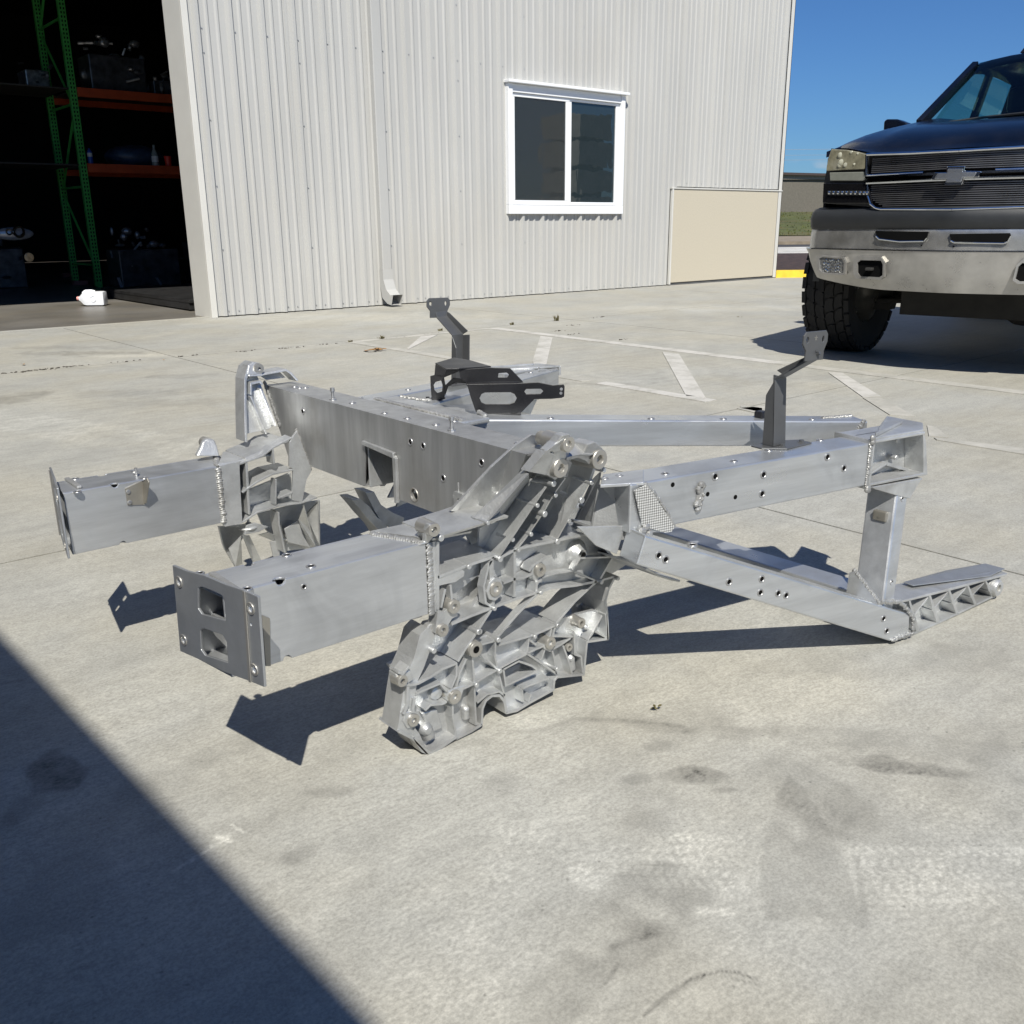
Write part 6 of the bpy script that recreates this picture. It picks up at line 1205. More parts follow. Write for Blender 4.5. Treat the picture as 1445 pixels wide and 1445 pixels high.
# --- head lamps, turn lamps, lower lamps
HL = [(-0.7335,1.185),(-0.6371,1.175),(-0.5572,1.159),(-0.5093,1.145),(-0.5013,1.1),(-0.503,1.069),(-0.6252,1.071),(-0.7567,1.072),(-0.7564,1.096),(-0.7495,1.142)]
TLm = [(-0.7347,1.063),(-0.5121,1.055),(-0.5031,1.047),(-0.501,1.015),(-0.5123,1.01),(-0.7271,1.02)]
DL = [(-0.7707,1.008),(-0.4835,0.9954),(-0.4642,0.9461),(-0.4443,0.8913),(-0.7224,0.8968),(-0.7654,0.9035)]
LEDS = [(-0.722,0.9549),(-0.6922,0.954),(-0.6629,0.953),(-0.635,0.9521),(-0.6069,0.9512),(-0.5784,0.9494),(-0.5503,0.9485),(-0.5208,0.9466),(-0.4961,0.9458),(-0.4771,0.9452)]
BAY = [(HL[0][0]-.012,HL[0][1]+.006),(-.505,1.150),(-.495,1.0),(-.475,.90),(-.44,.873),(DL[5][0]-.006,DL[5][1]-.004),(DL[0][0]-.006,DL[0][1]),(HL[7][0]-.010,HL[7][1])]
for side in (0,1):
    s_ = (lambda p: p) if not side else mx_
    hb = tb('lamp_bay', fplate(s_(BAY), .014, .06), M['plastic'])
    a = tb('headlight', fplate(s_(HL), -.010, .012), M['lens_yellow'], None, .005)
    rfm = MB()
    for (cx,cz_,r) in ((-.668,1.150,.019),(-.655,1.112,.022),(-.628,1.097,.016),(-.665,1.098,.018),(-.575,1.097,.008),(-.60,1.160,.010),(-.56,1.150,.007)):
        cx = cx if not side else -cx; rfm.blob((cx,FS(cx)-.009,cz_),(r,.004,r*.8),10,6)
    tb('reflector', rfm, M['hazy'], a, smooth=True)['kind'] = 'stuff'
    tb('turn_lamp', fplate(s_(TLm), -.006, .012), M['lens_grey'], None, .003)
    d = tb('lower_lamp', fplate(s_(DL), -.004, .012), M['carbon'], None, .003)
    tb('lamp_strip', fplate(s_([(LEDS[0][0]-.012,LEDS[0][1]-.012),(LEDS[-1][0]+.012,LEDS[-1][1]-.012),(LEDS[-1][0]+.012,LEDS[-1][1]+.012),(LEDS[0][0]-.012,LEDS[0][1]+.012)]), -.010, -.005), M['plastic'], d)
    for i, q in enumerate(LEDS):
        x = q[0] if not side else -q[0]; tb('lamp_reflector', MB().blob((x,FS(x)-.012,q[1]),(.0085,.005,.0095),8,6), M['chrome'], d, smooth=True)
# --- body: hood, fenders
ys = [-.80,-.76,-.70,-.60,-.45,-.25,0.0,.25,.45,.60]
def hood_z(x, y):
    t = min(1,max(0,(y+.80)/1.4)); a = abs(x)
    crown = 1.150+.130*(1-math.exp(-t*7))+.120*t
    edge = 1.165+.060*(1-math.exp(-t*8))+.200*t
    b = 0.5+0.5*math.cos(PI*min(1,max(0,(a-.42)/.18)))
    z = edge+(crown-edge)*b
    if a > .62: z -= .6*(a-.62)**2*(1+2*t)
    return z
XS = [0,.12,.24,.34,.40,.46,.52,.58,.64,.70,.74,.78]
def half(y):
    w = .80 if y > -.55 else .80-.055*((-.55-y)/.25)**1.6
    return w
hm = MB(); cols = len(XS)*2-1
XX = [-x for x in reversed(XS[1:])]+XS
for y in ys:
    for x in XX:
        k_ = half(y)/.80; xx = x*k_; lead = max(FS(xx)+.0, y) if False else y
        yy = y + (FS(xx)+.878)*(1-min(1,(y+.80)/.7)) if y < -.1 else y
        hm.v.append((xx, yy, hood_z(x, y)))
for i in range(len(ys)-1):
    for j in range(cols-1): hm.f.append((i*cols+j, i*cols+j+1, (i+1)*cols+j+1, (i+1)*cols+j))
# rolled front lip down to the grille
k0 = len(hm.v)
for x in XX:
    k_ = half(-.80)/.80; xx = x*k_; hm.v.append((xx, FS(xx)+.045, 1.146 if abs(x) < .5 else 1.146+ (1.190-1.146)*min(1,(abs(x)-.5)/.22)))
for j in range(cols-1): hm.f.append((k0+j, k0+j+1, j+1, j))
hood = tb('hood', hm, M['navy'], smooth=True, angle=1.2)
# fenders and body sides with round wheel openings
def side(sgn):
    mb = MB()
    prof = [(-.60,1.15),(-.50,1.19),(-.3,1.235),(0,1.26),(.6,1.29),(.62,.62),(.50,.55)]
    n_ = 12; arch_ = [(.0+.50*math.cos(a), .46+.50*math.sin(a)) for a in [PI*k/n_*1.0+.18*(1-2*k/n_) for k in range(n_+1)]]
    outl = prof[:6]+[(.60,.50)]+arch_+[(-.58,.66),(-.60,.88),(-.605,1.05)]
    mb.slab(outl, [], lambda y,z:(sgn*(.80-.02*max(0,z-.9)),y,z), lambda y,z:(sgn*(.78-.02*max(0,z-.9)),y,z))
    return mb
for s_ in (-1,1):
    tb('front_fender', side(s_), M['navy'], None, .01)
    # shoulder strip between hood surface and side
    st = MB(); row = []
    for y in ys[1:]:
        yy = y; st.v += [(s_*.78*half(y)/.80, y + (FS(.78)+.878)*(1-min(1,(y+.80)/.7)) if y < -.1 else y, hood_z(.78,y)), (s_*.802, max(y,-.60), 1.14+.10*min(1,(y+.8)/.5))]
    for i in range(len(ys)-2): st.f.append((2*i,2*i+1,2*i+3,2*i+2))
    tb('fender_shoulder', st, M['navy'], None, smooth=True, angle=1.2)
    fl_ = MB(); n_ = 14
    for k in range(n_+1):
        a = PI*k/n_; 
        for r, ox in ((.50,.80),(.50,.845),(.535,.85),(.56,.80)): fl_.v.append((s_*ox, r*math.cos(a), .46+r*math.sin(a)*.98))
    for k in range(n_):
        for q in range(3): fl_.f.append((k*4+q,k*4+q+1,k*4+5+q,k*4+4+q))
    tb('wheel_arch_flare', fl_, M['plastic'], None, smooth=True)
tb('wheel_well', MB().box((-.77,-.48,.55),(-.42,.55,.98)).box((.42,-.48,.55),(.77,.55,.98)), M['under'])
# doors, cab, bed
for s_ in (-1,1):
    x0, x1 = (s_*.80, s_*.70); x0, x1 = min(x0,x1), max(x0,x1)
    for nm_, y0_, y1_, z0_, z1_ in (('front_door',.622,1.62,.50,1.30),('rear_door',1.626,2.42,.50,1.30),('bed_side',2.46,4.35,.55,1.24)): tb(nm_, MB().box((x0,y0_,z0_),(x1,y1_,z1_)), M['navy'], None, .012)
tb('bed_wall', MB().box((-.70,2.43,.6),(.70,2.48,1.5)).box((-.70,4.28,.6),(.70,4.35,1.24)).box((-.70,2.49,.62),(.70,4.27,.68)), M['navy'], None, .01)
# cab: pillars, roof, glass
WB0, WB1 = (.64,.52,1.40), (.545,1.12,1.795)      # windshield base and top corner
pil = MB()
def pilbuild(nm):
    global pil
    tb(nm, pil, M['navy'], None, .006); pil = MB()
def barp(a, b, w=.028, d=.04):
    a, b = Vector(a), Vector(b); n_ = (b-a).normalized(); sx = Vector((1,0,0)); sx = (sx-n_*sx.dot(n_)).normalized(); sy = n_.cross(sx)
    pts = [a-sx*w-sy*d,a+sx*w-sy*d,a+sx*w+sy*d,a-sx*w+sy*d,b-sx*w-sy*d,b+sx*w-sy*d,b+sx*w+sy*d,b-sx*w+sy*d]; pil.hexa([tuple(p) for p in pts])
for s_ in (-1,1):
    barp((s_*.668,.47,1.385),(s_*.562,1.12,1.785),.020,.03); pilbuild('front_pillar'); barp((s_*.725,1.60,1.29),(s_*.60,1.60,1.80),.02,.035); pilbuild('middle_pillar'); barp((s_*.725,2.38,1.29),(s_*.59,2.30,1.79),.03,.06); pilbuild('rear_pillar')
rf = MB(); ry = [1.09,1.16,1.35,1.7,2.1,2.34]; rz = [1.808,1.840,1.860,1.868,1.860,1.80]; rx = [0,.2,.36,.48,.55,.60]
RX = [-x for x in reversed(rx[1:])]+rx
for y, z in zip(ry, rz):
    for x in RX: rf.v.append((x, y, z-.11*(abs(x)/.6)**3.2*.45 - (.0 if abs(x) < .58 else .03)))
c_ = len(RX)
for i in range(len(ry)-1):
    for j in range(c_-1): rf.f.append((i*c_+j,i*c_+j+1,(i+1)*c_+j+1,(i+1)*c_+j))
rfo = tb('roof', rf, M['navy'], None, smooth=True); rfo.modifiers.new('s','SOLIDIFY').thickness = .03
for x in (-.28,0,.28):
    zz = 1.850-.16*(abs(x)/.6)**3.2*.45; tb('marker_lamp', MB().hexa([(x-.045,1.20,zz),(x+.045,1.20,zz),(x+.04,1.34,zz),(x-.04,1.34,zz),(x-.026,1.235,zz+.045),(x+.026,1.235,zz+.045),(x+.022,1.32,zz+.03),(x-.022,1.32,zz+.03)]), M['carbon'], rfo, .006)
wsn = 9; ws = MB()
for i in range(5):
    t = i/4
    for j in range(wsn):
        s_ = -1+2*j/(wsn-1); xw = .655+(.545-.655)*t; bul = -.10*(1-s_*s_); ws.v.append((s_*xw, .52+(1.12-.52)*t+bul, 1.375+(1.80-1.375)*t+.018*(1-s_*s_)))
for i in range(4):
    for j in range(wsn-1): ws.f.append((i*wsn+j,i*wsn+j+1,(i+1)*wsn+j+1,(i+1)*wsn+j))
tb('windshield', ws, M['cabglass'], None, smooth=True, fix=False)
sg = MB()
for s_ in (-1,1):
    for y0, y1 in ((.72,1.57),(1.64,2.30)):
        sg.add([(s_*.715,y0 if y0 > 1 else .66,1.305),(s_*.715,y1,1.305),(s_*.60,y1,1.77),(s_*.60,y0 if y0 > 1 else 1.16,1.77)],[(0,1,2,3)])
sg.add([(-.62,2.38,1.30),(.62,2.38,1.30),(.55,2.32,1.77),(-.55,2.32,1.77)],[(0,1,2,3)])
tb('side_glass', sg, M['cabglass'], None, fix=False)
tb('cowl', MB().hexa([(-.74,.44,1.30),(.74,.44,1.30),(.72,.70,1.30),(-.72,.70,1.30),(-.70,.46,1.385),(.70,.46,1.385),(.66,.68,1.39),(-.66,.68,1.39)]), M['plastic'], None, .01)
tb('dashboard', MB().box((-.68,.62,1.10),(.68,.98,1.36)), M['plastic'], None, .03)
wi = MB().path([(-.55,.42,1.375),(-.30,.47,1.398),(.02,.40,1.402)], .008, 6).path([(.05,.42,1.395),(.3,.46,1.40),(.60,.44,1.38)], .008, 6); tb('wiper', wi, M['plastic'])
for sx in (-.36,.36):
    st_ = MB(); st_.box((sx-.25,1.25,.85),(sx+.25,1.75,1.05)); st_.box((sx-.24,1.62,1.05),(sx+.24,1.76,1.52)); st_.box((sx-.13,1.66,1.519),(sx+.13,1.74,1.70)); tb('seat', st_, M['plastic'], None, .04)
tb('rear_seat', MB().box((-.62,2.1,1.0),(.62,2.28,1.45)), M['plastic'], None, .04)
tb('rear_view_mirror', MB().box((-.11,1.02,1.68),(.11,1.05,1.73)), M['plastic'], None, .01)
tb('steering_wheel', MB().lathe((.36,1.02,1.33),(0,.85,.5),[(.17,-.012),(.185,0),(.17,.012),(.155,0),(.17,-.012)],20), M['plastic'], None, smooth=True)
for s_ in (-1,1):
    mi = MB()
    h = [(.745,1.37),(.80,1.415),(.86,1.44),(.93,1.445),(.945,1.43),(.94,1.33),(.90,1.27),(.79,1.29)]
    mi.slab([(-s_*-a,b) for a,b in h], [], lambda x,z:(x,.60,z), lambda x,z:(x,.73,z)); tb('door_mirror', mi, M['navy'] if s_ < 0 else M['navy'], None, .03, segs=3)
# --- wheels with lugged off-road tyres
def wheel_meshes():
    R, W = .423, .142
    ty = MB().lathe((0,0,0),(1,0,0),[(.24,-W*.80),(.30,-W*.98),(.37,-W),(R-.022,-W*.96),(R-.014,-W*.85),(R-.012,0),(R-.014,W*.85),(R-.022,W*.96),(.37,W),(.30,W*.98),(.24,W*.80)],56)
    bl = MB(); nb = 30; rr = random.Random(3)
    def block(ang, x, w, l, sk, h=.012):
        pts = []
        shape = [(-.5,-.5+sk),(-.1,-.62+sk),(.5,-.42-sk),(.56,.05-sk),(.42,.5-sk),(0,.60),(-.5,.46+sk),(-.42,0)]
        for r in (R-.020, R):
            for px, py in shape:
                a = ang+py*l/R*(.94 if r == R else 1); xx = x+px*w*(.93 if r == R else 1); pts.append((xx, r*math.cos(a), r*math.sin(a)))
        n_ = 8; bl.add(pts, [tuple(range(n_,2*n_))]+[(i,(i+1)%n_,n_+(i+1)%n_,n_+i) for i in range(n_)])
    for i in range(nb):
        a = 2*PI*i/nb; st = 2*PI*R/nb
        block(a, -.030+.0, .056, st*.92, .12); block(a+PI/nb, .030, .056, st*.92, -.12)
        block(a+PI/nb*.6, -.088, .052, st*.90, .18); block(a+PI/nb*1.6, .088, .052, st*.90, -.18)
        for sx in (-1,1):
            aa = a+(PI/nb if sx > 0 else 0); x0, x1 = sx*.120, sx*.150; pts = []
            for (x,r,k) in ((x0,R-.012,.62),(x0,R,.56),(x1-sx*.003,R-.006,.55),(x1-sx*.004,R-.030,.50),(x1-sx*.012,R-.035,.5)):
                for sg_ in (-1,1): t = aa+sg_*k*st*.72/R; pts.append((x, r*math.cos(t), r*math.sin(t)))
            bl.add(pts, [(0,2,3,1),(2,4,5,3),(4,6,7,5),(6,8,9,7),(0,2,4,6,8),(1,9,7,5,3)])
    rm_ = MB().lathe((0,0,0),(1,0,0),[(.245,-W*.78),(.232,-W*.7),(.225,0),(.232,W*.7),(.245,W*.80),(.25,W*.84),(.236,W*.80),(.20,W*.55),(.10,W*.50),(.055,W*.72),(0,W*.72)],32)
    return ty, bl, rm_
tyM, blM, rmM = wheel_meshes()
tyo = build('tyre', tyM, M['rubber'], None, local=True, smooth=True); blo = build('tread_blocks', blM, M['rubber'], None, local=True); rmo = build('rim', rmM, M['chrome_dull'], None, local=True, smooth=True)
meshes_w = [o.data for o in (tyo, blo, rmo)]
for o in (tyo, blo, rmo): bpy.data.objects.remove(o)
for (x, y) in ((-.818,0),(.818,0),(-.818,3.05),(.818,3.05)):
    ang = random.uniform(0,1)
    w_ = inst(meshes_w[0], 'wheel', Matrix.Identity(4), None); w_.parent = truck
    base_ = Matrix.Translation((x,y,.421)) @ Matrix.Rotation(0 if x > 0 else PI, 4, 'Z') @ Matrix.Rotation(ang, 4, 'X'); w_.matrix_basis = base_
    for me_, nm in ((meshes_w[1],'tread_blocks'),(meshes_w[2],'rim')):
        c = bpy.data.objects.new(nm, me_); COL.objects.link(c); c.parent = w_
        if nm == 'tread_blocks': c['kind'] = 'stuff'
# --- running gear seen below the bumper
ax = MB().tube((-.62,0,.36),(.62,0,.36),.045,12).lathe((.22,0,.36),(0,1,0),[(0,-.17),(.08,-.16),(.14,-.08),(.15,0),(.13,.08),(0,.12)],14)
for s_ in (-1,1):
    ax.box((s_*.42-.045,-.75,.50),(s_*.42+.045,4.1,.62)); ax.hexa([(s_*.60-.05,-.06,.27),(s_*.60+.05,-.06,.27),(s_*.60+.05,.06,.27),(s_*.60-.05,.06,.27),(s_*.52-.04,-.05,.60),(s_*.52+.04,-.05,.60),(s_*.52+.04,.05,.60),(s_*.52-.04,.05,.60)])
    ax.tube((s_*.60,-.10,.33),(s_*.10,-.22,.36),.018,8); ax.tube((s_*.50,.02,.34),(s_*.47,-.1,.75),.03,8)
ax.box((-.45,-.55,.44),(.45,-.40,.54)); ax.box((-.40,-.30,.27),(.62,.05,.50)); ax.lathe((.5,-.1,.36),(1,0,0),[(.0,0),(.10,.02),(.12,.2),(.0,.25)],12); ax.box((-.35,.2,.42),(.35,1.6,.62)); ax.tube((-.4,-.24,.35),(.4,-.24,.37),.02,8)
tb('underbody', ax, M['under'], None, .004)
tb('rear_axle', MB().tube((-.62,3.05,.42),(.62,3.05,.42),.05,12).blob((0,3.05,.42),(.16,.15,.15),12,8), M['under'], None, smooth=True)
tb('inner_structure', MB().box((-.70,-.62,.66),(.70,-.40,1.10)).box((-.70,-.40,.62),(.70,.60,1.02)), M['under'])
tb('cab_floor', MB().box((-.70,.605,.52),(.70,2.40,.66)).box((-.70,.606,.661),(.70,.64,1.28)), M['under'])

# ------------------------------------------------------------ inside the open doorway
M['rackgreen'] = mat('green_rack_paint', (0.07,0.40,0.08), .45, 0, .2, 8)
M['rackorange'] = mat('orange_rack_beam', (0.45,0.07,0.02), .45, 0, .15, 8)
M['junk'] = mat('dark_engine_metal', (0.10,0.10,0.105), .38, .6, .5, 9)
M['junk2'] = mat('grey_engine_alloy', (0.30,0.30,0.30), .35, .7, .5, 20)
M['deck'] = mat('wire_deck', (.05,.045,.04), .7)
RV = 14.1
def upright(u, v, h, name, label, mm='rackgreen'):
    e = empty(name, (u+.05,v,0), label, 'rack upright')
    return e
rack = empty('pallet_rack', (4.25,RV,0), 'tall green pallet rack with orange beams carrying engine parts inside the doorway', 'pallet rack')
def post(u, v, h, par):
    mb = MB().box((u,v,0),(u+.09,v+.075,h)); o = build('rack_post', mb, M['rackgreen'], par, .003); sl = MB(); z = .08
    while z < h-.1:
        for dx in (.018,.055): sl.hexa([(u+dx,v-.0015,z),(u+dx+.015,v-.0015,z),(u+dx+.018,v-.0015,z+.028),(u+dx+.0,v-.0015,z+.028),(u+dx,v-.0002,z),(u+dx+.015,v-.0002,z),(u+dx+.018,v-.0002,z+.028),(u+dx,v-.0002,z+.028)])
        z += .05
    q = build('post_slots', sl, M['dark'], o); q['kind'] = 'stuff'; return o  # black quads on the post face stand for the shade in its slots
for (u,v) in ((4.24,RV),(4.24,RV+1.07),(7.0,RV),(7.0,RV+1.07)): post(u,v,5.2,rack)
br = MB()
for i, z in enumerate((.3,1.35,2.4,3.45,4.5)):
    a = (4.285,RV+.08,z); b = (4.285,RV+1.06,z+.95)
    br.tube(a if i%2 == 0 else (a[0],b[1],a[2]), b if i%2 == 0 else (b[0],a[1],b[2]), .018, 6); br.tube((4.285,RV+.08,z),(4.285,RV+1.06,z),.018,6)
build('rack_brace', br, M['rackgreen'], rack)
for (zc) in [(4.474,2.602),(4.455,2.465),(4.397,1.647),(4.376,1.496)][::2]: 
    z = zc[1]
    for v in (RV-.03, RV+1.08): build('rack_beam', MB().box((4.335,v,z-.115),(7.0,v+.05,z)), M['rackorange'], rack, .004)
    build('rack_deck', MB().box((1.7,RV+.022,z-.03),(4.235,RV+1.078,z-.012)), M['deck'], rack)
    build('rack_deck', MB().box((4.34,RV+.022,z-.03),(6.99,RV+1.078,z-.012)), M['deck'], rack)
SH1, SH2 = [q[1] for q in [(4.474,2.602),(4.397,1.647)]]
rack2 = empty('pallet_rack', (1.35,RV,0), 'dim second pallet rack at the left edge of the dark doorway, behind the parked car', 'pallet rack')
for (u,v) in ((4.04-1.9,RV+.3),(4.04-1.9,RV+1.37)): post(u,v,5.2,rack2)
for z in (SH1,SH2): build('rack_beam', MB().box((-.6,RV+.27,z-.115),(2.14,RV+.32,z)), M['rackorange'], rack2, .004)
def junk(name, c, s, label, cat, mm='junk', seed=0, n=16, group=None, lump=.55):
    r = random.Random(seed); e = empty(name, (c[0],c[1],c[2]), label, cat, group)
    body = MB().box((c[0]-s[0]*.42,c[1]-s[1]*.4,c[2]+.005),(c[0]+s[0]*.42,c[1]+s[1]*.4,c[2]+s[2]*.6)); build('block', body, M[mm], e, .015)
    ps = MB(); 
    for i in range(n):
        x = c[0]+r.uniform(-.45,.45)*s[0]; y = c[1]+r.uniform(-.5,.1)*s[1]; z = c[2]+r.uniform(.15,.9)*s[2]; L = r.uniform(.05,.2)
        if r.random() < .5: ps.tube((x,y,z),(x+r.uniform(-1,1)*L,y-r.random()*L*.4,min(c[2]+s[2],z+r.uniform(-.2,1)*L)),r.uniform(.01,.03),8)
        else: ps.blob((x,y,z),(r.uniform(.02,.08),r.uniform(.02,.06),r.uniform(.02,.07)),8,6)
    o = build('fittings', ps, M['junk2' if r.random() < .7 else 'junk'], e, smooth=True, merge=0); o['kind'] = 'stuff'
    return e
junk('engine', (4.95,RV+.35,SH1), (.9,.6,.75), 'dark engine block with hoses standing on the upper orange beam shelf', 'engine', seed=3, n=26)
junk('gearbox', (5.75,RV+.30,SH1), (.8,.5,.32), 'low dark gearbox casting on the upper shelf, right of the engine block', 'gearbox', seed=5, n=18)
junk('engine_part', (4.0,RV+.7,SH1), (.35,.5,.4), 'pale alloy engine part on the upper shelf, left of the green post', 'engine part', 'junk2', seed=9, n=10)
junk('engine', (3.2,RV+1.0,0), (.8,.7,.9), 'dark engine on the floor left of the green post base', 'engine', seed=11, n=20)
junk('engine', (4.9,RV-.1,0), (1.0,.7,.85), 'dark engine standing on the floor right of the green post', 'engine', seed=12, n=26)
junk('engine', (5.9,RV-.2,0), (.8,.7,1.0), 'rightmost dark engine on the floor behind the black platform', 'engine', seed=15, n=24)
def lathe_thing(name, c, prof, m, label, cat, n=16):
    o = build(name, MB().lathe(c,(0,0,1),prof,n), M[m], None, smooth=True); return tag(o, label, cat)
M['blue'] = mat('blue_can', (.03,.08,.35), .35); M['red'] = mat('red_plastic', (.55,.03,.02), .4); M['glassy'] = mat('cloudy_bottle', (.25,.28,.26), .1, 0, .2, 20); M['whitep'] = mat('white_paper', (.6,.6,.6), .6)
m_ = [(4.407,1.703),(5.298,1.733),(5.487,1.739),(5.457,1.738)]
can = lathe_thing('spray_can', (m_[0][0],RV+.06,SH2), [(0,0),(.033,0),(.034,.01),(.034,.15),(.02,.175),(.012,.18),(.012,.20),(0,.20)], 'blue', 'blue and white spray can on the lower shelf beside the green post', 'spray can')
build('can_label', MB().lathe((m_[0][0],RV+.06,SH2+.09),(0,0,1),[(.0345,0),(.0345,.05)],16), M['whitep'], can, smooth=True)
bot = lathe_thing('bottle', (m_[1][0],RV+.05,SH2), [(0,0),(.045,0),(.047,.02),(.045,.16),(.02,.22),(.018,.27),(.02,.28),(0,.28)], 'glassy', 'clear bottle with a pale label on the lower shelf near the doorway jamb', 'bottle')
build('bottle_label', MB().lathe((m_[1][0],RV+.05,SH2+.05),(0,0,1),[(.0478,0),(.0475,.08)],16), M['whitep'], bot, smooth=True)
lathe_thing('red_cup', (m_[2][0],RV+.06,SH2), [(0,0),(.04,0),(.055,.13),(.057,.135),(.05,.13),(.036,.01),(0,.01)], 'red', 'red plastic cup at the right end of the lower shelf', 'cup')
o = build('folded_tarp', MB().blob((5.15,RV+.45,SH2+.13),(.42,.3,.17),20,10), mat('blue_tarp', (.03,.05,.09), .4, 0, .5, 8), None, smooth=True); tag(o, 'dark blue plastic bundle lying on the lower shelf behind the spray can', 'plastic bundle')
o = build('plastic_bag', MB().blob((6.15,RV+.5,SH2+.17),(.25,.28,.20),16,10), mat('cloudy_plastic', (.20,.21,.23), .25, 0, .5, 12), None, smooth=True); tag(o, 'cloudy plastic bag behind the bottle on the lower shelf', 'plastic bag')
# jug lying on the floor in the sun
M['jug'] = mat('translucent_white_plastic', (.78,.80,.84), .35, 0, .04, 12)
jp = [[(3.072,10.86)][0], [(3.296,10.7)][0]]
ja = Vector((jp[0][0],jp[0][1],0)); jb = Vector((jp[1][0],jp[1][1],0)); jd = (jb-ja).normalized(); jl = (jb-ja).length; jn = Vector((-jd.y,jd.x,0))
jug = empty('plastic_jug', tuple(ja.lerp(jb,.5)), 'white plastic jug with pink cap lying on its side just inside the doorway', 'jug')
jm = MB(); prof = [(0.0,.020),(.02,.030),(.06,.066),(.09,.074),(jl-.02,.075),(jl-.004,.070),(jl,.060)]; ns_ = 16
for s_, r in prof:
    for k in range(ns_):
        t = 2*PI*k/ns_; cx2, cz2 = math.cos(t), math.sin(t); f_ = r/max(abs(cx2),abs(cz2))**.72; p_ = ja+jd*s_+jn*cx2*f_+Vector((0,0,.077+cz2*f_)); jm.v.append(tuple(p_))
for i in range(len(prof)-1):
    for k in range(ns_): jm.f.append((i*ns_+k,i*ns_+(k+1)%ns_,(i+1)*ns_+(k+1)%ns_,(i+1)*ns_+k))
jm.f.append(tuple(range(ns_-1,-1,-1))); jm.f.append(tuple(range((len(prof)-1)*ns_,len(prof)*ns_)))
build('jug_body', jm, M['jug'], jug, smooth=True)
hc = ja+jd*(jl*.62)-jn*.076+Vector((0,0,.075)); build('round_dimple', MB().lathe(hc, -jn, [(.026,-.002),(.029,.003),(.032,-.002)],20), M['jug'], jug, smooth=True)
build('jug_handle', MB().path([tuple(ja+jd*s+Vector((0,0,z))-jn*.02) for s,z in ((.05,.135),(.08,.158),(.14,.160),(.18,.150))],.011,8), M['jug'], jug, smooth=True)
build('jug_cap', MB().lathe(ja+jd*.006+Vector((0,0,.077)), -jd, [(.020,0),(.021,.004),(.021,.028),(0,.029)],14), mat('pink_cap', (.75,.32,.28), .4), jug, smooth=True)
# low black platform beside the jamb
pf = empty('steel_platform', (4.4,10.6,0), 'low black steel platform on the floor beside the doorway jamb', 'platform')
M['platform'] = mat('black_steel_plate', (.025,.025,.026), .5, .3, .4, 8)
build('platform_top', MB().box((3.66,9.30,.078),(5.3,12.0,.110)), M['platform'], pf, .003)
build('platform_rim', MB().box((3.665,9.32,.012),(3.70,11.98,.0775)).box((3.7005,9.32,.012),(5.28,9.355,.0775)), M['platform'], pf, .002)
bx_ = MB(); 
for (x,y) in ((3.72,9.4),(3.72,11.9),(5.2,9.4),(5.2,11.9)): bx_.tube((x,y,-.002),(x,y,.07),.03,10)
build('platform_foot', bx_, M['platform'], pf)
for (i,(a,b,lb)) in enumerate((([(3.859,0.2239),(3.881,0.0203)],'',  'thin bright metal strip leaning in the dark doorway, left of the other strip'), ([(4.431,0.1899),(4.505,-0.0011)],'', 'thin bright metal strip leaning just above the black platform'))):
    p, q = a; vv = 11.9 if i == 0 else 12.2; o = build('metal_strip', MB().hexa([(p[0],vv+.1,max(.0,p[1])),(p[0]+.035,vv+.1,max(.0,p[1])),(p[0]+.035,vv+.105,p[1]),(p[0],vv+.105,p[1]),(q[0],vv,max(.001,q[1])),(q[0]+.035,vv,max(.001,q[1])),(q[0]+.035,vv+.005,max(.001,q[1])),(q[0],vv+.005,max(.001,q[1]))]), M['bolt'], None); tag(o, lb, 'metal strip')
for i, (q, lb) in enumerate(zip([(4.901,17.72),(4.277,14.97)], ('reddish brick on the dark floor, farther from the jug', 'reddish brick on the dark floor just behind the jug'))):
    tag(build('brick', MB().box((q[0]-.1,q[1]-.05,-.002),(q[0]+.1,q[1]+.05,.06)), mat('dusty_brick_%d'%i,(.30,.12,.09),.8), None, .004), lb, 'brick', 'bricks on the garage floor')
# parked black car, only its nose in the frame
car = empty('parked_car', (.55,13.4,0), 'black car nose with a bright headlight parked in the shade at the left edge', 'car')
M['blackcar'] = mat('black_car_paint', (.004,.004,.005), .12, 0, .1, 5, coat=1)
cm = MB(); ysec = [(-1.9,.55,.25),(-1.7,.68,.22),(-1.2,.80,.20),(-.2,.92,.20),(.7,1.0,.2),(1.2,1.42,.2),(2.6,1.42,.2),(3.2,1.05,.2)]
for (dx,zt,zb_) in ysec:
    w_ = .78 if dx < -1.8 else .86 if dx < -1.5 else .9
    for (fy,fz) in ((-1,0),(-1.02,.35),(-1,.7),(-.86,.93),(-.4,1),(.4,1),(.86,.93),(1,.7),(1.02,.35),(1,0)): cm.v.append((.55-dx*1.0, 13.4+fy*w_*.98*(1-.14*max(0,(zt-1.0)/.42)*max(0,fz-.5)*2), zb_+(zt-zb_)*fz))
for i in range(len(ysec)-1):
    for j in range(9): cm.f.append((i*10+j,i*10+j+1,(i+1)*10+j+1,(i+1)*10+j))
cm.f.append(tuple(range(9,-1,-1)))
build('car_body', cm, M['blackcar'], car, smooth=True)
hp = [(2.803,0.7448),(2.969,0.766),(2.865,0.7672)]
hl = build('headlight', MB().blob((hp[0][0]+.12,12.56,hp[0][1]),(.22,.05,.075),18,10), mat('clear_lamp',(.25,.27,.30),.08,.3,.2,30,coat=1), car, smooth=True)
for q, r in ((hp[1],.07),(hp[2],.04)): build('lamp_ring', MB().lathe((q[0],12.50,q[1]),(0,-1,0),[(r*.5,0),(r*.6,.012),(r*.9,.012),(r,0)],20), M['chrome'], hl, smooth=True)
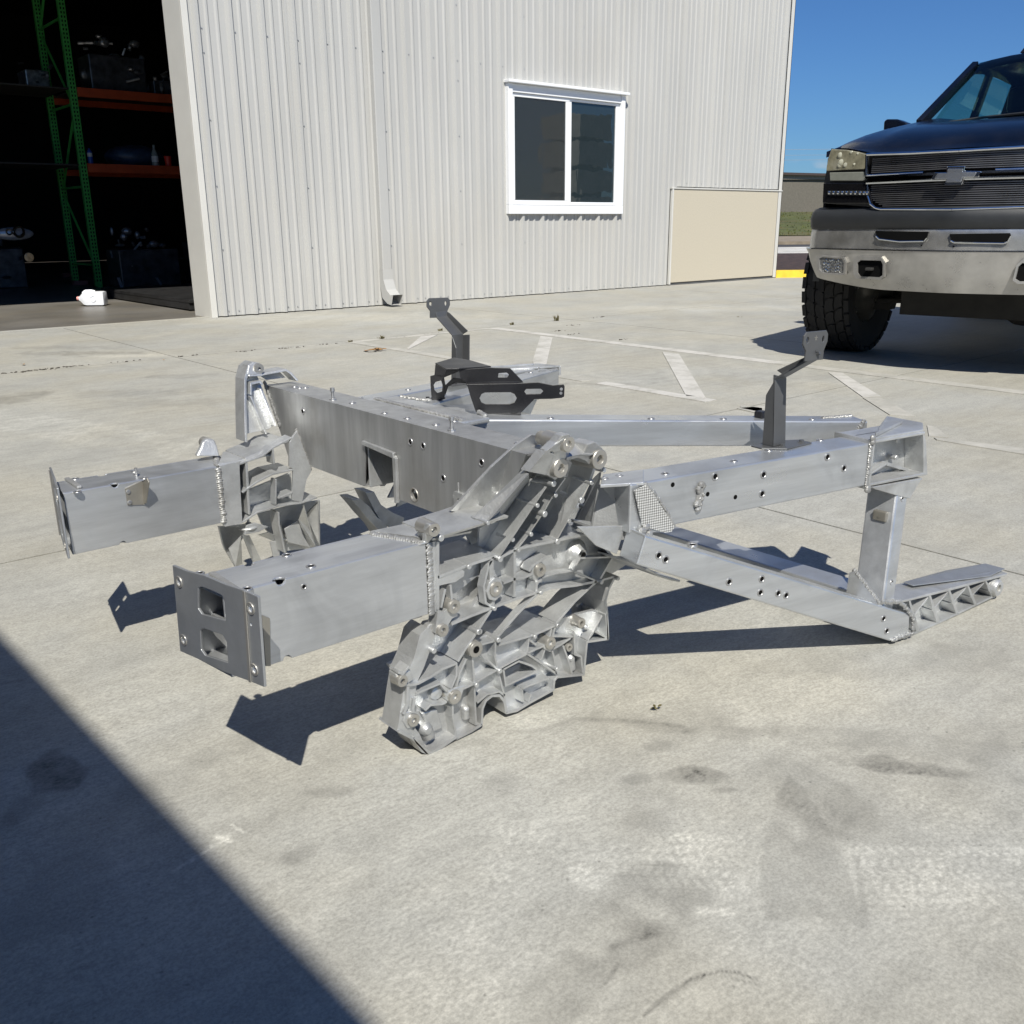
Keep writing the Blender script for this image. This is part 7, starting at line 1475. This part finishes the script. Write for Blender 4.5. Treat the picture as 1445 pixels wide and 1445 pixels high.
fq = [(3.036,0.4751)][0]; build('fog_lamp', MB().lathe((fq[0],12.50,fq[1]),(0,-1,0),[(.055,0),(.05,.01),(.02,.015),(0,.01)],16), mat('amber_lens',(.6,.4,.2),.2,0,.3,30), car, smooth=True)
for x in (1.75,-1.2):
    for y in (12.56,14.24): build('wheel', MB().lathe((x,y,.32),(0,1,0),[(.0,-.09),(.18,-.09),(.22,-.1),(.32,-.08),(.32,.08),(.22,.1),(0,.09)],28), M['rubber'], car, smooth=True)

# ------------------------------------------------------------ beyond the building corner
M['kerb'] = mat('yellow_kerb_paint', (.72,.50,.04), .7, 0, .15, 6); M['mulch'] = mat('red_mulch', (.048,.030,.025), .95, 0, .7, 9, bump=1, bscale=30)
M['walk'] = concrete('pale_sidewalk', (.55,.54,.51), attr=False); M['asphalt'] = mat('asphalt', (.05,.048,.047), .9, 0, .3, 4); M['grass'] = mat('patchy_grass', (.075,.085,.022), .95, 0, .4, .7, dirt=(.17,.12,.055), dirt_amt=.95, detail=9)
M['dirt'] = mat('bare_dirt', (.23,.19,.14), .95, 0, .3, 2); M['blockwall'] = mat('block_wall', (.47,.43,.36), .85, 0, .12, 3)
K0 = Vector([(12.3,8.453)][0]); KD = Vector((.765,-.644)); KN = Vector((.644,.765))   # lines run across the view
def strip(name, d0, d1, z0, z1, m, kind='structure', L=(-60,60), off=0.0, zb_=None):
    """long strip parallel to the kerb between distances d0 and d1 beyond it"""
    a = K0+KN*d0; b = K0+KN*d1; zb_ = -.35 if zb_ is None else zb_
    P = []
    for (p, z) in ((a,z0),(b,z1)):
        for s_ in L: q = p+KD*s_; P.append((q.x,q.y,z))
    lo = [(x,y,zb_) for x,y,z in P]
    mb = MB().hexa([lo[0],lo[1],lo[3],lo[2],P[0],P[1],P[3],P[2]]); o = build(name, mb, m); 
    if kind: o['kind'] = kind
    return o
LR_ = (0.03, 70)
structure(strip('yellow_kerb', .0, .16, .105, .105, M['kerb'], L=LR_))
YD = {}
for k_, q in zip((367,352,346,341,336,316), [(18.36,12.14),(25.51,16.89),(30.19,20.01),(35.64,23.63),(43.46,28.83),(58.95,39.13)]): YD[k_] = (Vector(q)-K0).dot(KN)
strip('mulch_bed', .165, YD[367]*.93, .10, .16, M['mulch'], L=LR_)
strip('road', YD[367]*.93+.01, YD[346]+1.5, -.012, -.010, M['asphalt'], L=(-14,90), zb_=-.5)
strip('sidewalk', YD[367]+.1, YD[352]+.5, .0, .06, M['walk'], L=(.8,70))
strip('far_road', YD[346]+1.51, YD[336], .10, .10, M['dirt'], L=(-30,90), zb_=-.5)
g0 = YD[336]+.01
gs_ = []
mb = MB(); nx, ny = 40, 14
for i in range(nx+1):
    for j in range(ny+1):
        d = g0+j*3.4; s_ = -50+i*5; q = K0+KN*d+KD*s_; h = .12+1.55*fade(min(1,j/ny*1.15))+.10*noise.noise((s_*.1,d*.1,0)); mb.v.append((q.x,q.y,h))
for i in range(nx):
    for j in range(ny): mb.f.append((i*(ny+1)+j,(i+1)*(ny+1)+j,(i+1)*(ny+1)+j+1,i*(ny+1)+j+1))
structure(build('grass_bank', mb, M['grass'], smooth=True))
tf_ = MB(); rr = random.Random(5)
for k in range(2600):
    s_ = rr.uniform(-6,22); d = g0+rr.uniform(.2,40); q = K0+KN*d+KD*s_; j = (d-g0)/3.4; h = .12+1.55*fade(min(1,j/ny*1.15)); w_ = rr.uniform(.03,.10); hh_ = rr.uniform(.05,.14)
    a = rr.uniform(0,PI); tf_.add([(q.x-w_*math.cos(a),q.y-w_*math.sin(a),h-.05),(q.x+w_*math.cos(a),q.y+w_*math.sin(a),h-.05),(q.x+rr.uniform(-.05,.05),q.y,h+hh_)],[(0,1,2)])
o = build('grass_tufts', tf_, M['grass'], merge=0, fix=False); o['kind'] = 'stuff'
# low block building on the bank
bw = g0+42; zb0 = 1.5
shed = empty('block_building', tuple((K0+KN*bw).to_3d()), 'distant low tan block building with a shallow dark gable roof behind the grass', 'building')
def bpt(s_, d, z): q = K0+KN*(bw+d)+KD*s_; return (q.x,q.y,z)
D_ = (Vector((K0+KN*bw))).length
def zat(py): return .8+(317-py)/1313.6*((K0+KN*bw).dot(KN))*1.0
H1 = zat(259); Hr = zat(249); s_l, s_r = -30, 45
mb = MB().hexa([bpt(s_l,0,.3),bpt(s_r,0,.3),bpt(s_r,14,.3),bpt(s_l,14,.3),bpt(s_l,0,H1),bpt(s_r,0,H1),bpt(s_r,14,H1),bpt(s_l,14,H1)]); build('wall', mb, mat('block_joint',(.13,.12,.10),.9), shed)
cr_ = MB(); z = zb0
while z < H1-.1:
    for k in range(0,34):
        s0 = -4+k*.62+(.31 if int(z/.26)%2 else 0); 
        cr_.hexa([bpt(s0,-.03,z),bpt(s0+.60,-.03,z),bpt(s0+.60,0,z),bpt(s0,0,z),bpt(s0,-.02-.03*((k*7+int(z*10))%3)/2,z+.235),bpt(s0+.60,-.02-.03*((k*7+int(z*10))%3)/2,z+.235),bpt(s0+.60,0,z+.235),bpt(s0,0,z+.235)])
    z += .26
o = build('wall_blocks', cr_, M['blockwall'], shed, merge=0); o['kind'] = 'stuff'
sR = .9
mb = MB().hexa([bpt(s_l,-.5,H1-.3),bpt(sR+1.5,-.5,Hr),bpt(sR+1.5,15,Hr),bpt(s_l,15,H1-.3),bpt(s_l,-.5,H1-.12),bpt(sR+1.5,-.5,Hr+.22),bpt(sR+1.5,15,Hr+.22),bpt(s_l,15,H1-.12)]).hexa([bpt(sR+1.5,-.5,Hr),bpt(s_r,-.5,H1-.6),bpt(s_r,15,H1-.6),bpt(sR+1.5,15,Hr),bpt(sR+1.5,-.5,Hr+.22),bpt(s_r,-.5,H1-.4),bpt(s_r,15,H1-.4),bpt(sR+1.5,15,Hr+.22)])
build('roof', mb, mat('dark_brown_roof',(.045,.03,.028),.6), shed)
mb = MB().add([bpt(s_l,-.2,H1-.3),bpt(sR+1.5,-.2,H1),bpt(s_r,-.2,H1-.6),bpt(s_r,-.2,H1-.2),bpt(sR+1.5,-.2,Hr+.01),bpt(s_l,-.2,H1-.2)],[(0,1,4,5),(1,2,3,4)]); build('gable', mb, mat('gable_trim',(.24,.22,.19),.7), shed, fix=False)
# overhead wires far off, running across the sky
M['wire'] = mat('overhead_wire', (.22,.24,.27), .6)
wd_ = g0+30
for i, (ya,yb) in enumerate(((226,223),(233,231),(239,238))):
    zz = .8+(317-ya)/1313.6*((K0+KN*wd_).dot(KN)); a = K0+KN*wd_+KD*(-60); b = K0+KN*wd_+KD*90
    o = build('overhead_wire', MB().path([(a.x+(b.x-a.x)*t/20, a.y+(b.y-a.y)*t/20, zz-1.2*4*(t/20)*(1-t/20)*.2+(.25 if True else 0)) for t in range(21)], .014, 4), M['wire'], None)
    tag(o, ('upper','middle','lower')[i]+' thin overhead wire crossing the sky above the distant block building', 'wire', 'overhead wires')
# open land to the horizon
structure(build('far_ground', MB().box((-450,-450,-1.2),(450,450,-.32)), M['dirt']))
# added unseen trailer just left of the camera position: its edge throws the shade in the near corner
M['blocker'] = mat('grey_blocker_panel', (.12,.12,.125), .5, 0, .06, 3)
Ht = 2.6; ue_ = .352-.495*Ht; ve = .685-.725*Ht
tr_ = empty('sun_blocker', (ue_-1.2, ve+2.6, 0), 'unseen added grey trailer whose top edge shades the near left corner of the yard', 'blocker')
sk = lambda x,y,z: (x-(.0441*(y-ve))+.037, y, z)
build('blocker_body', MB().box((ue_-2.4, ve, .45),(ue_, ve+8.0, Ht)).map(sk), M['blocker'], tr_, .003)
build('blocker_skirt', MB().box((ue_-2.35, ve+.1, .12),(ue_-.05, ve+7.9, .4495)), M['under'], tr_, .003)
for y in (ve+3.2, ve+4.2): build('wheel', MB().lathe((ue_-.25,y,.34),(1,0,0),[(0,-.1),(.34,-.1),(.34,.1),(0,.1)],24), M['rubber'], tr_, smooth=True)

# wrapped packs of lumber across the yard (they show in the window's reflection)
M['pack'] = mat('weathered_lumber_wrap', (.40,.38,.32), .7, 0, .25, 3); M['batten'] = mat('dark_batten', (.12,.10,.07), .8)
ls = empty('lumber_stack', (21.2,-5.0,0), 'tall stack of pale lumber packs with dark battens across the yard behind the camera', 'lumber stack')
for i in range(5):
    z = .12+i*.78; dx = random.uniform(-.06,.06)
    build('lumber_pack', MB().box((20.5+dx,-5.9,z),(21.9+dx,-4.2,z+.66)), M['pack'], ls, .01)
    build('batten', MB().box((20.55,-5.5,z-.119),(21.85,-5.4,z-.001)).box((20.55,-4.6,z-.119),(21.85,-4.5,z-.001)), M['batten'], ls)
